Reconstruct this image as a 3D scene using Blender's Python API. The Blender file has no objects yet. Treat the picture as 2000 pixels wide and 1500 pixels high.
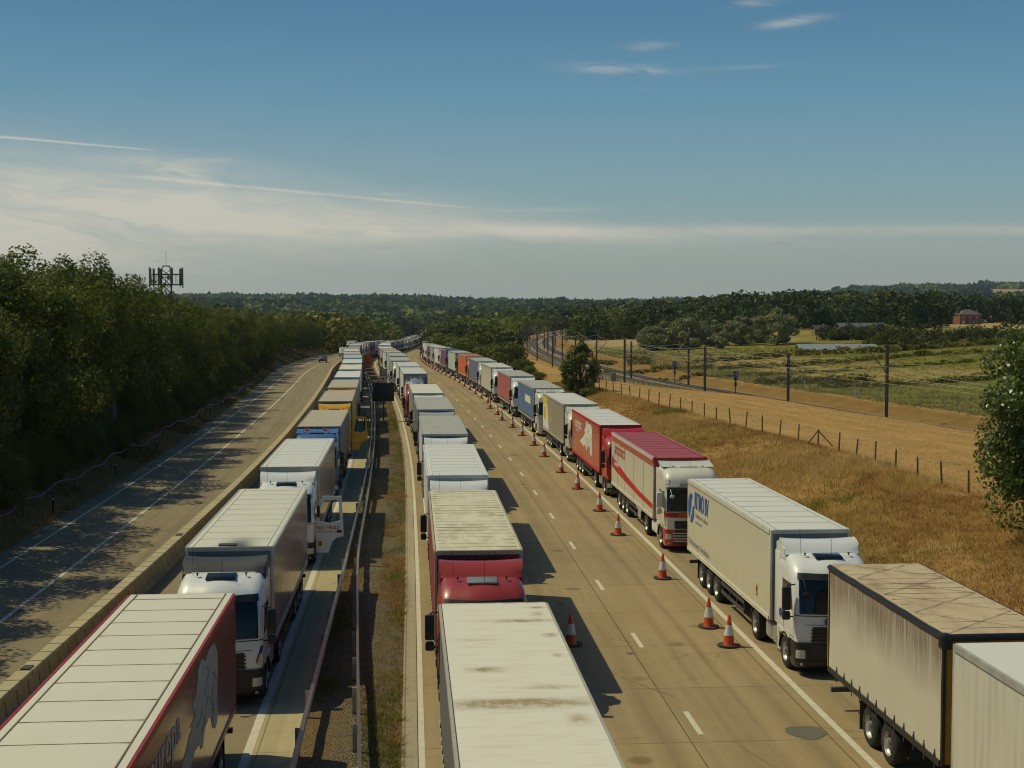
import bpy, bmesh, math, random
import numpy as np
from mathutils import Vector, Matrix

# ------------------------------------------------------------------ camera, sky, sun, exposure
SC = bpy.context.scene
COL = SC.collection
F_PX = 2650.0; H_CAM = 11.07
PITCH = math.atan(150.0 / F_PX)
cam_d = bpy.data.cameras.new("camera"); cam = bpy.data.objects.new("camera", cam_d); COL.objects.link(cam)
cam_d.sensor_width = 36.0; cam_d.lens = 36.0 * F_PX / 2000.0
cam_d.clip_start = 0.3; cam_d.clip_end = 30000.0
cam.location = (0, 0, H_CAM); cam.rotation_euler = (math.radians(90) - PITCH, 0, 0)
SC.camera = cam
SUN_EL = math.radians(53.2); SUN_AZ = math.atan2(-2.88, 0.85)      # azimuth measured from +Y towards +X
sd = bpy.data.lights.new("sun", 'SUN'); sun = bpy.data.objects.new("sun", sd); COL.objects.link(sun)
sd.energy = 4.3; sd.angle = math.radians(0.5); sd.color = (1.0, 0.90, 0.54)
sdir = Vector((math.sin(SUN_AZ) * math.cos(SUN_EL), math.cos(SUN_AZ) * math.cos(SUN_EL), math.sin(SUN_EL)))
sun.rotation_euler = sdir.to_track_quat('Z', 'Y').to_euler()
sun.location = sdir * 200
SC.view_settings.view_transform = 'Standard'; SC.view_settings.look = 'None'
SC.view_settings.gamma = 1.0; SC.view_settings.exposure = -0.68
SC.render.engine = 'CYCLES'
SC.cycles.use_denoising = True; SC.cycles.filter_width = 1.1
SC.cycles.max_bounces = 6; SC.cycles.diffuse_bounces = 2; SC.cycles.glossy_bounces = 2
SC.cycles.transmission_bounces = 3; SC.cycles.transparent_max_bounces = 6; SC.cycles.volume_bounces = 0
SC.cycles.caustics_reflective = False; SC.cycles.caustics_refractive = False

world = bpy.data.worlds.new("World"); SC.world = world; world.use_nodes = True

class NT:
    """small helper for node trees"""
    def __init__(self, nt): self.nt = nt
    def n(self, t, **kw):
        nd = self.nt.nodes.new(t)
        for k, v in kw.items():
            if k.startswith('i_'):
                key = k[2:]
                nd.inputs[int(key) if key.isdigit() else key].default_value = v
            else: setattr(nd, k, v)
        return nd
    def l(self, a, b): self.nt.links.new(a, b)
    def set(self, sock, v):
        if isinstance(v, bpy.types.NodeSocket): self.l(v, sock)
        else: sock.default_value = v
    def m(self, op, a, b=0.0, c=0.0, clamp=False):
        nd = self.n('ShaderNodeMath', operation=op, use_clamp=clamp)
        self.set(nd.inputs[0], a); self.set(nd.inputs[1], b)
        if op in ('MULTIPLY_ADD', 'SMOOTH_MIN', 'SMOOTH_MAX', 'COMPARE', 'WRAP'): self.set(nd.inputs[2], c)
        return nd.outputs[0]
    def mix(self, f, a, b):
        nd = self.n('ShaderNodeMix', data_type='RGBA')
        self.set(nd.inputs[0], f); self.set(nd.inputs[6], a); self.set(nd.inputs[7], b)
        return nd.outputs[2]
    def rng(self, v, a, b, c=0.0, d=1.0, smooth=False):
        nd = self.n('ShaderNodeMapRange')
        if smooth: nd.interpolation_type = 'SMOOTHSTEP'
        self.set(nd.inputs[0], v)
        for i, x in enumerate((a, b, c, d)): self.set(nd.inputs[i + 1], x)
        return nd.outputs[0]
    def noise(self, vec, scale, detail=4, rough=0.55, dist=0.0, dims='3D'):
        nd = self.n('ShaderNodeTexNoise', noise_dimensions=dims)
        if vec is not None: self.l(vec, nd.inputs['Vector'])
        nd.inputs['Scale'].default_value = scale; nd.inputs['Detail'].default_value = detail
        nd.inputs['Roughness'].default_value = rough; nd.inputs['Distortion'].default_value = dist
        return nd.outputs['Fac']
    def comb(self, x, y, z=0.0):
        nd = self.n('ShaderNodeCombineXYZ')
        self.set(nd.inputs[0], x); self.set(nd.inputs[1], y); self.set(nd.inputs[2], z)
        return nd.outputs[0]

def ray(x, y):
    """photo pixel -> (dx/dy, dz/dy) of its ray"""
    v = (y - 750.0) / F_PX; h = (x - 1000.0) / F_PX
    cy = math.cos(PITCH) - v * math.sin(PITCH); cz = -math.sin(PITCH) - v * math.cos(PITCH)
    return h / cy, cz / cy

def build_world():
    w = NT(world.node_tree); world.node_tree.nodes.clear()
    sky = w.n('ShaderNodeTexSky', sky_type='NISHITA'); sky.sun_disc = False
    sky.sun_elevation = SUN_EL; sky.sun_rotation = SUN_AZ % (2 * math.pi)
    sky.altitude = 50; sky.air_density = 1.15; sky.dust_density = 1.6; sky.ozone_density = 2.2
    tc = w.n('ShaderNodeTexCoord')
    sp = w.n('ShaderNodeSeparateXYZ'); w.l(tc.outputs['Generated'], sp.inputs[0])
    ysafe = w.m('MAXIMUM', sp.outputs[1], 0.05)
    px = w.m('DIVIDE', sp.outputs[0], ysafe); pz = w.m('DIVIDE', sp.outputs[2], ysafe)
    front = w.rng(sp.outputs[1], 0.1, 0.3)
    # deepen the blue aloft (polariser-like grade of the clear air)
    hs = w.n('ShaderNodeHueSaturation'); hs.inputs['Saturation'].default_value = 1.45; hs.inputs['Hue'].default_value = 0.492; hs.inputs['Value'].default_value = 0.8
    w.l(sky.outputs[0], hs.inputs['Color'])
    def gl(cx, cz, wx, wz, tilt=0.0):
        """soft oval mask centred on photo point cx,cz with photo-pixel radii"""
        a, b = ray(cx, cz)
        dx = w.m('SUBTRACT', px, a); dz = w.m('SUBTRACT', pz, b)
        dz = w.m('SUBTRACT', dz, w.m('MULTIPLY', dx, tilt))
        q = w.m('ADD', w.m('POWER', w.m('ABSOLUTE', w.m('DIVIDE', dx, wx / F_PX)), 2.0), w.m('POWER', w.m('ABSOLUTE', w.m('DIVIDE', dz, wz / F_PX)), 2.0))
        return w.m('EXPONENT', w.m('MULTIPLY', q, -1.0))
    wob = w.noise(w.comb(w.m('MULTIPLY', px, 3.0), w.m('MULTIPLY', pz, 7.0)), 2.0, 3)
    pz2 = w.m('ADD', pz, w.m('MULTIPLY', w.m('SUBTRACT', wob, 0.5), 0.05))
    streak = w.noise(w.comb(w.m('ADD', w.m('MULTIPLY', px, 3.2), 2.3), w.m('ADD', w.m('MULTIPLY', pz2, 30.0), w.m('MULTIPLY', px, 3.6))), 1.3, 8, 0.6, 0.7)
    fine = w.noise(w.comb(w.m('MULTIPLY', px, 18.0), w.m('ADD', w.m('MULTIPLY', pz2, 90.0), w.m('MULTIPLY', px, 12.0))), 1.0, 6, 0.6, 0.5)
    veil = w.m('ADD', w.m('MULTIPLY', gl(-60, 440, 620, 125, -0.02), 1.0), w.m('MULTIPLY', gl(500, 415, 520, 55, -0.075), 0.55))
    veil = w.m('ADD', veil, w.m('MULTIPLY', gl(850, 447, 620, 17, -0.03), 0.62))
    veil = w.m('ADD', veil, w.m('MULTIPLY', gl(1650, 449, 650, 11, 0.0), 0.45))
    c1 = w.m('MULTIPLY', veil, w.m('ADD', 0.36, w.m('ADD', w.m('MULTIPLY', w.rng(streak, 0.36, 0.66), 0.62), w.m('MULTIPLY', w.rng(fine, 0.35, 0.7), 0.22))))
    def wisp(cx, cy, wx, wy, tilt, s):
        return w.m('MULTIPLY', gl(cx, cy, wx, wy, tilt), w.m('MULTIPLY', w.rng(fine, 0.36, 0.62), s))
    ws = wisp(1215, 135, 85, 9, -0.04, 0.55)
    for a in ((1262, 91, 38, 7, 0.05, 0.5), (1550, 42, 55, 8, 0.14, 0.5), (1490, 3, 50, 8, 0.1, 0.35), (1440, 132, 80, 4, 0.05, 0.22),
              (1245, 176, 30, 5, 0, 0.15), (410, 313, 70, 6, 0, 0.25), (370, 340, 90, 16, -0.22, 0.7), (1080, 410, 160, 5, 0.02, 0.25), (765, 379, 30, 3, 0, 0.25)):
        ws = w.m('ADD', ws, wisp(*a))
    def trail(x0, y0, x1, y1, wd, s):
        a = ray(x0, y0); b = ray(x1, y1)
        t = w.m('DIVIDE', w.m('SUBTRACT', px, a[0]), b[0] - a[0])
        ln = w.m('ADD', a[1], w.m('MULTIPLY', t, b[1] - a[1]))
        ln = w.m('ADD', ln, w.m('MULTIPLY', w.m('SUBTRACT', fine, 0.5), 0.0009))
        wdn = w.m('MULTIPLY', w.rng(t, 0.0, 1.0, wd / F_PX, wd * 0.35 / F_PX), 1.0)
        d = w.m('POWER', w.m('DIVIDE', w.m('SUBTRACT', pz, ln), wdn), 2.0)
        e = w.m('MULTIPLY', w.rng(t, -0.1, 0.05, 0, 1), w.rng(t, 0.9, 1.02, 1, 0))
        return w.m('MULTIPLY', w.m('MULTIPLY', w.m('EXPONENT', w.m('MULTIPLY', d, -1.0)), e), s)
    ws = w.m('ADD', ws, trail(-60, 262, 310, 294, 3.0, 0.55))
    ws = w.m('ADD', ws, trail(270, 345, 935, 408, 4.0, 0.36))
    cl = w.m('MULTIPLY', w.m('ADD', c1, ws), front, clamp=True)
    cl = w.m('MINIMUM', cl, 0.85)
    # small dark puffs low over the horizon
    pf = gl(1583, 464, 28, 4)
    for a in ((1523, 475, 20, 5), (1332, 474, 14, 3), (750, 484, 24, 3), (1320, 389, 10, 2), (308, 511, 9, 3), (1960, 449, 16, 3), (1915, 484, 12, 3)):
        pf = w.m('ADD', pf, gl(*a))
    pf = w.m('MULTIPLY', w.m('MULTIPLY', pf, w.rng(fine, 0.35, 0.6)), 0.45, clamp=True)
    # clear air by elevation: deep blue aloft, cyan lower down, pale grey-green over the horizon
    el = sp.outputs[2]; ramp = w.n('ShaderNodeValToRGB'); cr = ramp.color_ramp; k = 0.1
    stops = [(0.0, (6.3, 6.8, 6.1)), (0.015, (6.1, 6.6, 5.9)), (0.038, (5.7, 6.6, 6.0)), (0.083, (3.7, 6.0, 6.7)), (0.149, (2.25, 4.8, 6.7)), (0.21, (1.38, 3.5, 5.7)), (0.35, (1.0, 2.6, 4.8))]
    while len(cr.elements) < len(stops): cr.elements.new(0.5)
    for e, (t_, col_) in zip(cr.elements, stops): e.position = t_ / 0.35; e.color = (col_[0] * k, col_[1] * k, col_[2] * k, 1)
    w.l(w.m('DIVIDE', el, 0.35), ramp.inputs[0]); sc_ = w.n('ShaderNodeVectorMath', operation='SCALE'); w.l(ramp.outputs[0], sc_.inputs[0]); sc_.inputs['Scale'].default_value = 10.0
    base = w.mix(w.rng(el, 0.22, 0.5, 0.93, 0.0), hs.outputs[0], sc_.outputs[0])
    c = w.mix(cl, base, (10.4, 9.7, 8.0, 1))
    c = w.mix(w.m('MULTIPLY', pf, front), c, (5.0, 5.2, 5.2, 1))
    bg = w.n('ShaderNodeBackground', i_Strength=0.1); w.l(c, bg.inputs[0])
    out = w.n('ShaderNodeOutputWorld'); w.l(bg.outputs[0], out.inputs[0])
build_world()

# ------------------------------------------------------------------ helpers: objects and tags
def tag(o, label=None, cat=None, group=None, kind=None):
    if label: o['label'] = label
    if cat: o['category'] = cat
    if group: o['group'] = group
    if kind: o['kind'] = kind
    return o
def empty(name, loc=(0, 0, 0), rz=0.0, label=None, cat=None, group=None, parent=None):
    o = bpy.data.objects.new(name, None); COL.objects.link(o)
    o.location = loc; o.rotation_euler = (0, 0, rz); o.empty_display_size = 0.2
    if parent: o.parent = parent
    return tag(o, label, cat, group)
def link(name, mesh, parent=None, mats=None, loc=None, rot=None, scale=None):
    """one object showing mesh; mats overrides the material slots per object"""
    o = bpy.data.objects.new(name, mesh); COL.objects.link(o)
    if parent is not None: o.parent = parent
    if loc is not None: o.location = loc
    if rot is not None: o.rotation_euler = rot
    if scale is not None: o.scale = scale
    if mats:
        for i, mm in enumerate(mats):
            if mm is not None and i < len(o.material_slots):
                o.material_slots[i].link = 'OBJECT'; o.material_slots[i].material = mm
    return o

class MB:
    """collects faces, builds ONE mesh"""
    def __init__(self): self.v = []; self.f = []; self.mi = []; self.M = None
    def add(self, vs, fs, mi=0):
        b = len(self.v)
        for p in vs:
            self.v.append(tuple(p) if self.M is None else tuple(self.M @ Vector(p)))
        for q in fs: self.f.append([b + i for i in q]); self.mi.append(mi)
        return self
    def box(self, x0, x1, y0, y1, z0, z1, mi=0):
        return self.add([(x0, y0, z0), (x1, y0, z0), (x1, y1, z0), (x0, y1, z0), (x0, y0, z1), (x1, y0, z1), (x1, y1, z1), (x0, y1, z1)],
                 [(0, 3, 2, 1), (4, 5, 6, 7), (0, 1, 5, 4), (1, 2, 6, 5), (2, 3, 7, 6), (3, 0, 4, 7)], mi)
    def bbox(self, x0, x1, y0, y1, z0, z1, r=0.03, mi=0):
        """box with chamfered edges"""
        xs = (x0, x0 + r, x1 - r, x1); ys = (y0, y0 + r, y1 - r, y1); zs = (z0, z0 + r, z1 - r, z1)
        bm = bmesh.new()
        bmesh.ops.create_cube(bm, size=1.0)
        for v in bm.verts:
            v.co = Vector(((x0 + x1) / 2 + v.co.x * (x1 - x0), (y0 + y1) / 2 + v.co.y * (y1 - y0), (z0 + z1) / 2 + v.co.z * (z1 - z0)))
        bmesh.ops.bevel(bm, geom=bm.edges[:], offset=r, segments=2, profile=0.5, affect='EDGES')
        bm.verts.index_update()
        self.add([v.co[:] for v in bm.verts], [[v.index for v in f.verts] for f in bm.faces], mi); bm.free()
        return self
    def prism(self, poly, a0, a1, axis='x', mi=0):
        """polygon extruded along axis; poly in the other two axes in order (y,z), (x,z) or (x,y)"""
        n = len(poly)
        def P(p, a):
            return (a, p[0], p[1]) if axis == 'x' else ((p[0], a, p[1]) if axis == 'y' else (p[0], p[1], a))
        vs = [P(p, a0) for p in poly] + [P(p, a1) for p in poly]
        fs = [list(range(n))[::-1], list(range(n, 2 * n))] + [[i, (i + 1) % n, n + (i + 1) % n, n + i] for i in range(n)]
        return self.add(vs, fs, mi)
    def lathe(self, prof, c=(0, 0, 0), axis='z', seg=20, mi=0, cap=True):
        """prof: list of (radius, height along the axis)"""
        vs = []; fs = []
        for r, h in prof:
            for k in range(seg):
                a = 2 * math.pi * k / seg; p = (r * math.cos(a), r * math.sin(a), h)
                if axis == 'x': p = (p[2], p[0], p[1])
                elif axis == 'y': p = (p[0], p[2], p[1])
                vs.append((p[0] + c[0], p[1] + c[1], p[2] + c[2]))
        for i in range(len(prof) - 1):
            for k in range(seg):
                fs.append([i * seg + k, i * seg + (k + 1) % seg, (i + 1) * seg + (k + 1) % seg, (i + 1) * seg + k])
        if cap:
            if prof[0][0] > 1e-4: fs.append(list(range(seg))[::-1])
            if prof[-1][0] > 1e-4: fs.append([(len(prof) - 1) * seg + k for k in range(seg)])
        return self.add(vs, fs, mi)
    def tube(self, pts, r, seg=6, mi=0):
        pts = [Vector(p) for p in pts]; rr = r if isinstance(r, (list, tuple)) else [r] * len(pts)
        vs = []; fs = []
        for i, p in enumerate(pts):
            t = (pts[min(i + 1, len(pts) - 1)] - pts[max(i - 1, 0)])
            if t.length < 1e-6: t = Vector((0, 0, 1))
            t.normalize()
            a = t.orthogonal().normalized() if i == 0 else (a - t * a.dot(t)).normalized()
            b = t.cross(a)
            for k in range(seg):
                an = 2 * math.pi * k / seg
                vs.append(p + (a * math.cos(an) + b * math.sin(an)) * rr[i])
        for i in range(len(pts) - 1):
            for k in range(seg): fs.append([i * seg + k, i * seg + (k + 1) % seg, (i + 1) * seg + (k + 1) % seg, (i + 1) * seg + k])
        fs.append(list(range(seg))[::-1]); fs.append([(len(pts) - 1) * seg + k for k in range(seg)])
        return self.add(vs, fs, mi)
    def mesh(self, name, mats=(), smooth=40):
        me = bpy.data.meshes.new(name); me.from_pydata([tuple(v) for v in self.v], [], self.f)
        for mt in mats: me.materials.append(mt)
        if any(self.mi): me.polygons.foreach_set('material_index', self.mi)
        bm = bmesh.new(); bm.from_mesh(me); bmesh.ops.recalc_face_normals(bm, faces=bm.faces); bm.to_mesh(me); bm.free()
        if smooth:
            me.polygons.foreach_set('use_smooth', [True] * len(me.polygons)); me.set_sharp_from_angle(angle=math.radians(smooth))
        me.update(); return me
    def build(self, name, mats=(), parent=None, smooth=40, **kw):
        if not isinstance(mats, (list, tuple)): mats = (mats,)
        return link(name, self.mesh(name, mats, smooth), parent, **kw)

def np_mesh(name, V, Fq, mats=(), smooth=False, mi=None):
    """fast mesh from numpy verts (n,3) and faces (m,k)"""
    me = bpy.data.meshes.new(name); V = np.asarray(V, np.float32); Fq = np.asarray(Fq, np.int32)
    m, k = Fq.shape
    me.vertices.add(len(V)); me.vertices.foreach_set('co', V.ravel())
    me.loops.add(m * k); me.loops.foreach_set('vertex_index', Fq.ravel())
    me.polygons.add(m); me.polygons.foreach_set('loop_start', np.arange(0, m * k, k, dtype=np.int32))
    for mt in mats: me.materials.append(mt)
    if mi is not None: me.polygons.foreach_set('material_index', np.asarray(mi, np.int32))
    me.polygons.foreach_set('use_smooth', np.full(m, smooth))
    me.update(calc_edges=True); me.validate(); return me

# ------------------------------------------------------------------ materials
def principled(name):
    mt = bpy.data.materials.new(name); mt.use_nodes = True; t = NT(mt.node_tree)
    b = mt.node_tree.nodes['Principled BSDF']; return mt, t, b
def c4(c): return (c[0], c[1], c[2], 1.0)
def simple(name, col, rough=0.5, metal=0.0, coat=0.0, vary=0.12, vscale=1.5, bump=0.0, bscale=20.0, spec=0.5):
    """plain surface with a light, uneven tone"""
    mt, t, b = principled(name)
    tc = t.n('ShaderNodeTexCoord'); nz = t.noise(tc.outputs['Object'], vscale, 5, 0.6)
    f = t.rng(nz, 0.3, 0.7)
    t.l(t.mix(f, c4([x * (1 - vary) for x in col]), c4([min(1, x * (1 + vary)) for x in col])), b.inputs['Base Color'])
    b.inputs['Roughness'].default_value = rough; b.inputs['Metallic'].default_value = metal
    b.inputs['Coat Weight'].default_value = coat; b.inputs['Coat Roughness'].default_value = 0.08
    b.inputs['Specular IOR Level'].default_value = spec
    if bump:
        bp = t.n('ShaderNodeBump', i_Strength=bump, i_Distance=0.02); t.l(t.noise(tc.outputs['Object'], bscale, 4), bp.inputs['Height']); t.l(bp.outputs[0], b.inputs['Normal'])
    return mt
def dirty(name, col, dirt=(0.22, 0.17, 0.10), amt=0.35, rough=0.5, streak='z', low=0.0, coat=0.0, bump=0.0):
    """painted panel or tarpaulin with weather streaks; streak axis z for sides, y for roofs; low adds road dirt near the bottom edge"""
    mt, t, b = principled(name)
    tc = t.n('ShaderNodeTexCoord'); mp = t.n('ShaderNodeMapping')
    mp.inputs['Scale'].default_value = (6.0, 6.0, 0.35) if streak == 'z' else (1.6, 0.55, 1.0)
    t.l(tc.outputs['Object'], mp.inputs[0])
    oi = t.n('ShaderNodeObjectInfo')
    va = t.n('ShaderNodeVectorMath', operation='ADD'); t.l(mp.outputs[0], va.inputs[0])
    t.l(t.comb(t.m('MULTIPLY', oi.outputs['Random'], 37.0), t.m('MULTIPLY', oi.outputs['Random'], 91.0)), va.inputs[1])
    n1 = t.noise(va.outputs[0], 1.0, 7, 0.62, 0.3); n2 = t.noise(tc.outputs['Object'], 0.45, 4, 0.5)
    f = t.m('MULTIPLY', t.rng(n1, 0.42, 0.78), t.rng(n2, 0.3, 0.65, 0.25, 1.0))
    f = t.m('MULTIPLY', f, amt)
    if low:
        sp = t.n('ShaderNodeSeparateXYZ'); t.l(tc.outputs['Object'], sp.inputs[0])
        f = t.m('ADD', f, t.m('MULTIPLY', t.rng(sp.outputs[2], 1.15, 2.2, 1.0, 0.0), t.m('MULTIPLY', t.rng(n1, 0.25, 0.7), low)), clamp=True)
    t.l(t.mix(f, c4(col), c4(dirt)), b.inputs['Base Color'])
    t.l(t.rng(f, 0, 0.6, rough, min(1, rough + 0.35)), b.inputs['Roughness'])
    b.inputs['Coat Weight'].default_value = coat; b.inputs['Coat Roughness'].default_value = 0.1
    if bump:
        bp = t.n('ShaderNodeBump', i_Strength=bump, i_Distance=0.03); t.l(n1, bp.inputs['Height']); t.l(bp.outputs[0], b.inputs['Normal'])
    return mt

# ------------------------------------------------------------------ the line of the road: right edge line X(Y), profile z(Y)
class Spl:
    """monotone-ish cubic through control points"""
    def __init__(self, pts):
        self.x = np.array([p[0] for p in pts], float); self.y = np.array([p[1] for p in pts], float)
        d = np.diff(self.y) / np.diff(self.x); m = np.zeros_like(self.y)
        m[0] = d[0]; m[-1] = d[-1]
        h = np.diff(self.x)
        m[1:-1] = (d[:-1] * h[1:] + d[1:] * h[:-1]) / (h[1:] + h[:-1]); self.m = m
    def __call__(self, q):
        q = np.asarray(q, float); i = np.clip(np.searchsorted(self.x, q) - 1, 0, len(self.x) - 2)
        h = self.x[i + 1] - self.x[i]; t = (q - self.x[i]) / h
        r = (2 * t**3 - 3 * t**2 + 1) * self.y[i] + (t**3 - 2 * t**2 + t) * h * self.m[i] + (-2 * t**3 + 3 * t**2) * self.y[i + 1] + (t**3 - t**2) * h * self.m[i + 1]
        lo = q < self.x[0]; hi = q > self.x[-1]
        r = np.where(lo, self.y[0] + (q - self.x[0]) * self.m[0], r); r = np.where(hi, self.y[-1] + (q - self.x[-1]) * self.m[-1], r)
        return r
RX = Spl([(-60, 15.7), (0, 11.25), (32.6, 8.75), (59.4, 6.75), (97, 3.7), (139, -0.45), (201, -7.6), (237, -12.3), (290, -18.2), (350, -23.3), (420, -27.8), (500, -32.2), (620, -38.2), (800, -47), (1000, -56), (1300, -66), (1700, -72)])
PZ = Spl([(-60, 0), (0, 0), (180, 0), (195, 0), (210, -.04), (300, -1.2), (400, -3.0), (520, -5.6), (620, -8.0), (800, -11.5), (1000, -13.8), (1300, -14.5), (1700, -14.0), (4000, -10)])
# railway line, right of the road
QX = Spl([(60, 70), (120, 58), (180, 44.5), (221, 35.9), (249, 29.7), (276, 25), (322, 19.5), (379, 15), (430, 12.3), (516, 10.7), (595, 12.5), (679, 18.6), (774, 28.5), (970, 55), (1400, 140)])
QZ = -3.5
def slope(Y, S=RX): return float((S(Y + 0.5) - S(Y - 0.5)))
def road(Y, u, dz=0.0):
    """point at road distance Y, u metres right of the right edge line (negative = left)"""
    s = slope(Y); k = 1 / math.sqrt(1 + s * s)
    return Vector((float(RX(Y)) + u * k, Y - u * s * k, float(PZ(Y)) + dz))
def heading(Y, S=RX): return -math.atan(slope(Y, S))
U_BAR = Spl([(0, -22.6), (30, -22.2), (64, -21.5), (109, -20.9), (186, -19.9), (263, -18.5), (330, -17.9), (500, -17.9), (1000, -17.9)])
U_MID = Spl([(0, -25.7), (60, -25.6), (100, -25.5), (171, -24.7), (300, -22.6), (400, -22.0), (1000, -22)])
U_LFT = Spl([(0, -28.8), (60, -28.6), (101, -28.5), (190, -27.3), (300, -25.6), (400, -25.2), (1000, -25.2)])

def smooth01(t): t = np.clip(t, 0, 1); return t * t * (3 - 2 * t)
def vnoise(x, y, s, seed=0):
    """cheap smooth value noise for terrain"""
    x = x / s + seed * 17.13; y = y / s + seed * 7.7
    xi = np.floor(x); yi = np.floor(y); fx = x - xi; fy = y - yi
    fx = fx * fx * (3 - 2 * fx); fy = fy * fy * (3 - 2 * fy)
    def hsh(a, b): v = np.sin(a * 127.1 + b * 311.7 + seed * 74.7) * 43758.5453; return v - np.floor(v)
    return (hsh(xi, yi) * (1 - fx) + hsh(xi + 1, yi) * fx) * (1 - fy) + (hsh(xi, yi + 1) * (1 - fx) + hsh(xi + 1, yi + 1) * fx) * fy - 0.5
def terrain(X, Y):
    """natural ground height (no road trench)"""
    X = np.asarray(X, float); Y = np.asarray(Y, float)
    p = PZ(Y); u = X - RX(Y); d = X - QX(Y)
    # left of the road
    zl = p + 1.3 * smooth01((-u - 29.5) / 4.0) + 0.25 * vnoise(X, Y, 5, 1) * smooth01((-u - 29.8) / 2)
    # right: embankment crest, dry field, cutting, far bank, green field
    crest = np.interp(Y, [0, 60, 150, 200, 260, 330, 420], [1.9, 2.0, 1.9, 1.0, 0.0, -1.0, -3.0]) + np.minimum(p, 0) * 0.6
    cu = np.interp(Y, [0, 70, 86, 108, 148, 200, 400], [15.8, 15.6, 15.6, 13.4, 11.2, 10.5, 9.0])
    emb = p + (crest - p) * smooth01((u - 4.0) / (cu - 4.0)) ** 0.9 + 0.55 * vnoise(X, Y, 4.0, 2) * smooth01((u - 4) / 3)
    span = np.maximum(-7.5 - (RX(Y) + cu - QX(Y)), 4.0)                      # crest to top of cutting
    t = (u - cu) / span
    low = np.interp(Y, [0, 120, 150, 178, 200, 218, 260, 330], [-0.6, -1.2, -1.35, -1.3, -1.9, -2.9, -3.3, -3.4]); fld = crest + (low - crest) * np.clip(t, 0, 1) ** 1.25 + (0.15 * np.sin(X * 0.23) + 0.3 * vnoise(X, Y, 9, 3)) * smooth01(t * 1.5) * smooth01((1 - t) * 3)
    top = -7.5
    cutl = fld + (QZ - 0.25 - fld) * smooth01((d + 11.5) / 6.0)
    zr = np.where(u < cu, emb, cutl)
    bank = QZ - 0.25 + 1.1 * smooth01((d - 6.5) / 5.0) + 0.3 * vnoise(X, Y, 3, 5) * smooth01((d - 6.5) / 3)
    rise = 5.3 * smooth01((d - 14) / 95.0) * np.interp(Y, [0, 260, 420, 700, 900], [1, 1, 0.55, 0.5, 0.5]) + 1.0 * vnoise(X, Y, 22, 6) * smooth01((d - 14) / 20)
    zr = np.where(d > -5.4, bank + rise, zr)
    hill = 5.5 * smooth01((X - 60) / 120.0) * smooth01((Y - 430) / 260.0) * (1 - smooth01((Y - 900) / 600)) * (1 - .8 * smooth01((X - 165) / 50.0) * (1 - smooth01((Y - 800) / 60)))
    zr = zr + hill
    z = np.where(u < -14, zl, zr)
    far = smooth01((Y - 1300) / 3200.0)
    ridge = 24.0 + 14 * vnoise(X, Y, 900, 8) + 10 * vnoise(X, Y, 380, 9) + 44 * smooth01((X - 900) / 600.0) - 14 * np.exp(-((X - 300) / 500.0)**2)
    z = z * (1 - far) + far * ridge + smooth01((Y - 700) / 900) * 2.5 * vnoise(X, Y, 140, 4)
    return z
def tz(x, y): return float(terrain(np.array([x]), np.array([y]))[0])

# ------------------------------------------------------------------ ground
def ground_material():
    mt, t, b = principled("ground_mat")
    at = t.n('ShaderNodeAttribute', attribute_name='tone'); tc = t.n('ShaderNodeTexCoord')
    n1 = t.noise(tc.outputs['Object'], 0.35, 8, 0.62, 0.4); n2 = t.noise(tc.outputs['Object'], 2.6, 6, 0.7)
    mp = t.n('ShaderNodeMapping'); mp.inputs['Scale'].default_value = (7, 2.0, 4); mp.inputs['Rotation'].default_value = (0, 0, 0.5); t.l(tc.outputs['Object'], mp.inputs[0])
    n3 = t.noise(mp.outputs[0], 1.6, 5, 0.7, 1.0)
    f = t.m('ADD', t.m('MULTIPLY', t.rng(n1, 0.3, 0.7), 0.45), t.m('ADD', t.m('MULTIPLY', t.rng(n2, 0.3, 0.7), 0.3), t.m('MULTIPLY', t.rng(n3, 0.3, 0.72), 0.42)))
    mu = t.n('ShaderNodeVectorMath', operation='SCALE'); t.l(at.outputs['Color'], mu.inputs[0]); t.l(t.rng(f, 0, 1.1, 0.55, 1.42), mu.inputs['Scale'])
    t.l(mu.outputs[0], b.inputs['Base Color']); b.inputs['Roughness'].default_value = 0.95; b.inputs['Specular IOR Level'].default_value = 0.15
    bp = t.n('ShaderNodeBump', i_Strength=0.8, i_Distance=0.12); t.l(t.m('ADD', n2, n3), bp.inputs['Height']); t.l(bp.outputs[0], b.inputs['Normal'])
    return mt
DRY = np.array([0.53, 0.325, 0.115]); BRN = np.array([0.31, 0.185, 0.055]); GRN = np.array([0.155, 0.155, 0.026]); DKG = np.array([0.035, 0.042, 0.015])
WHT = np.array([0.42, 0.29, 0.13])
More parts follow.
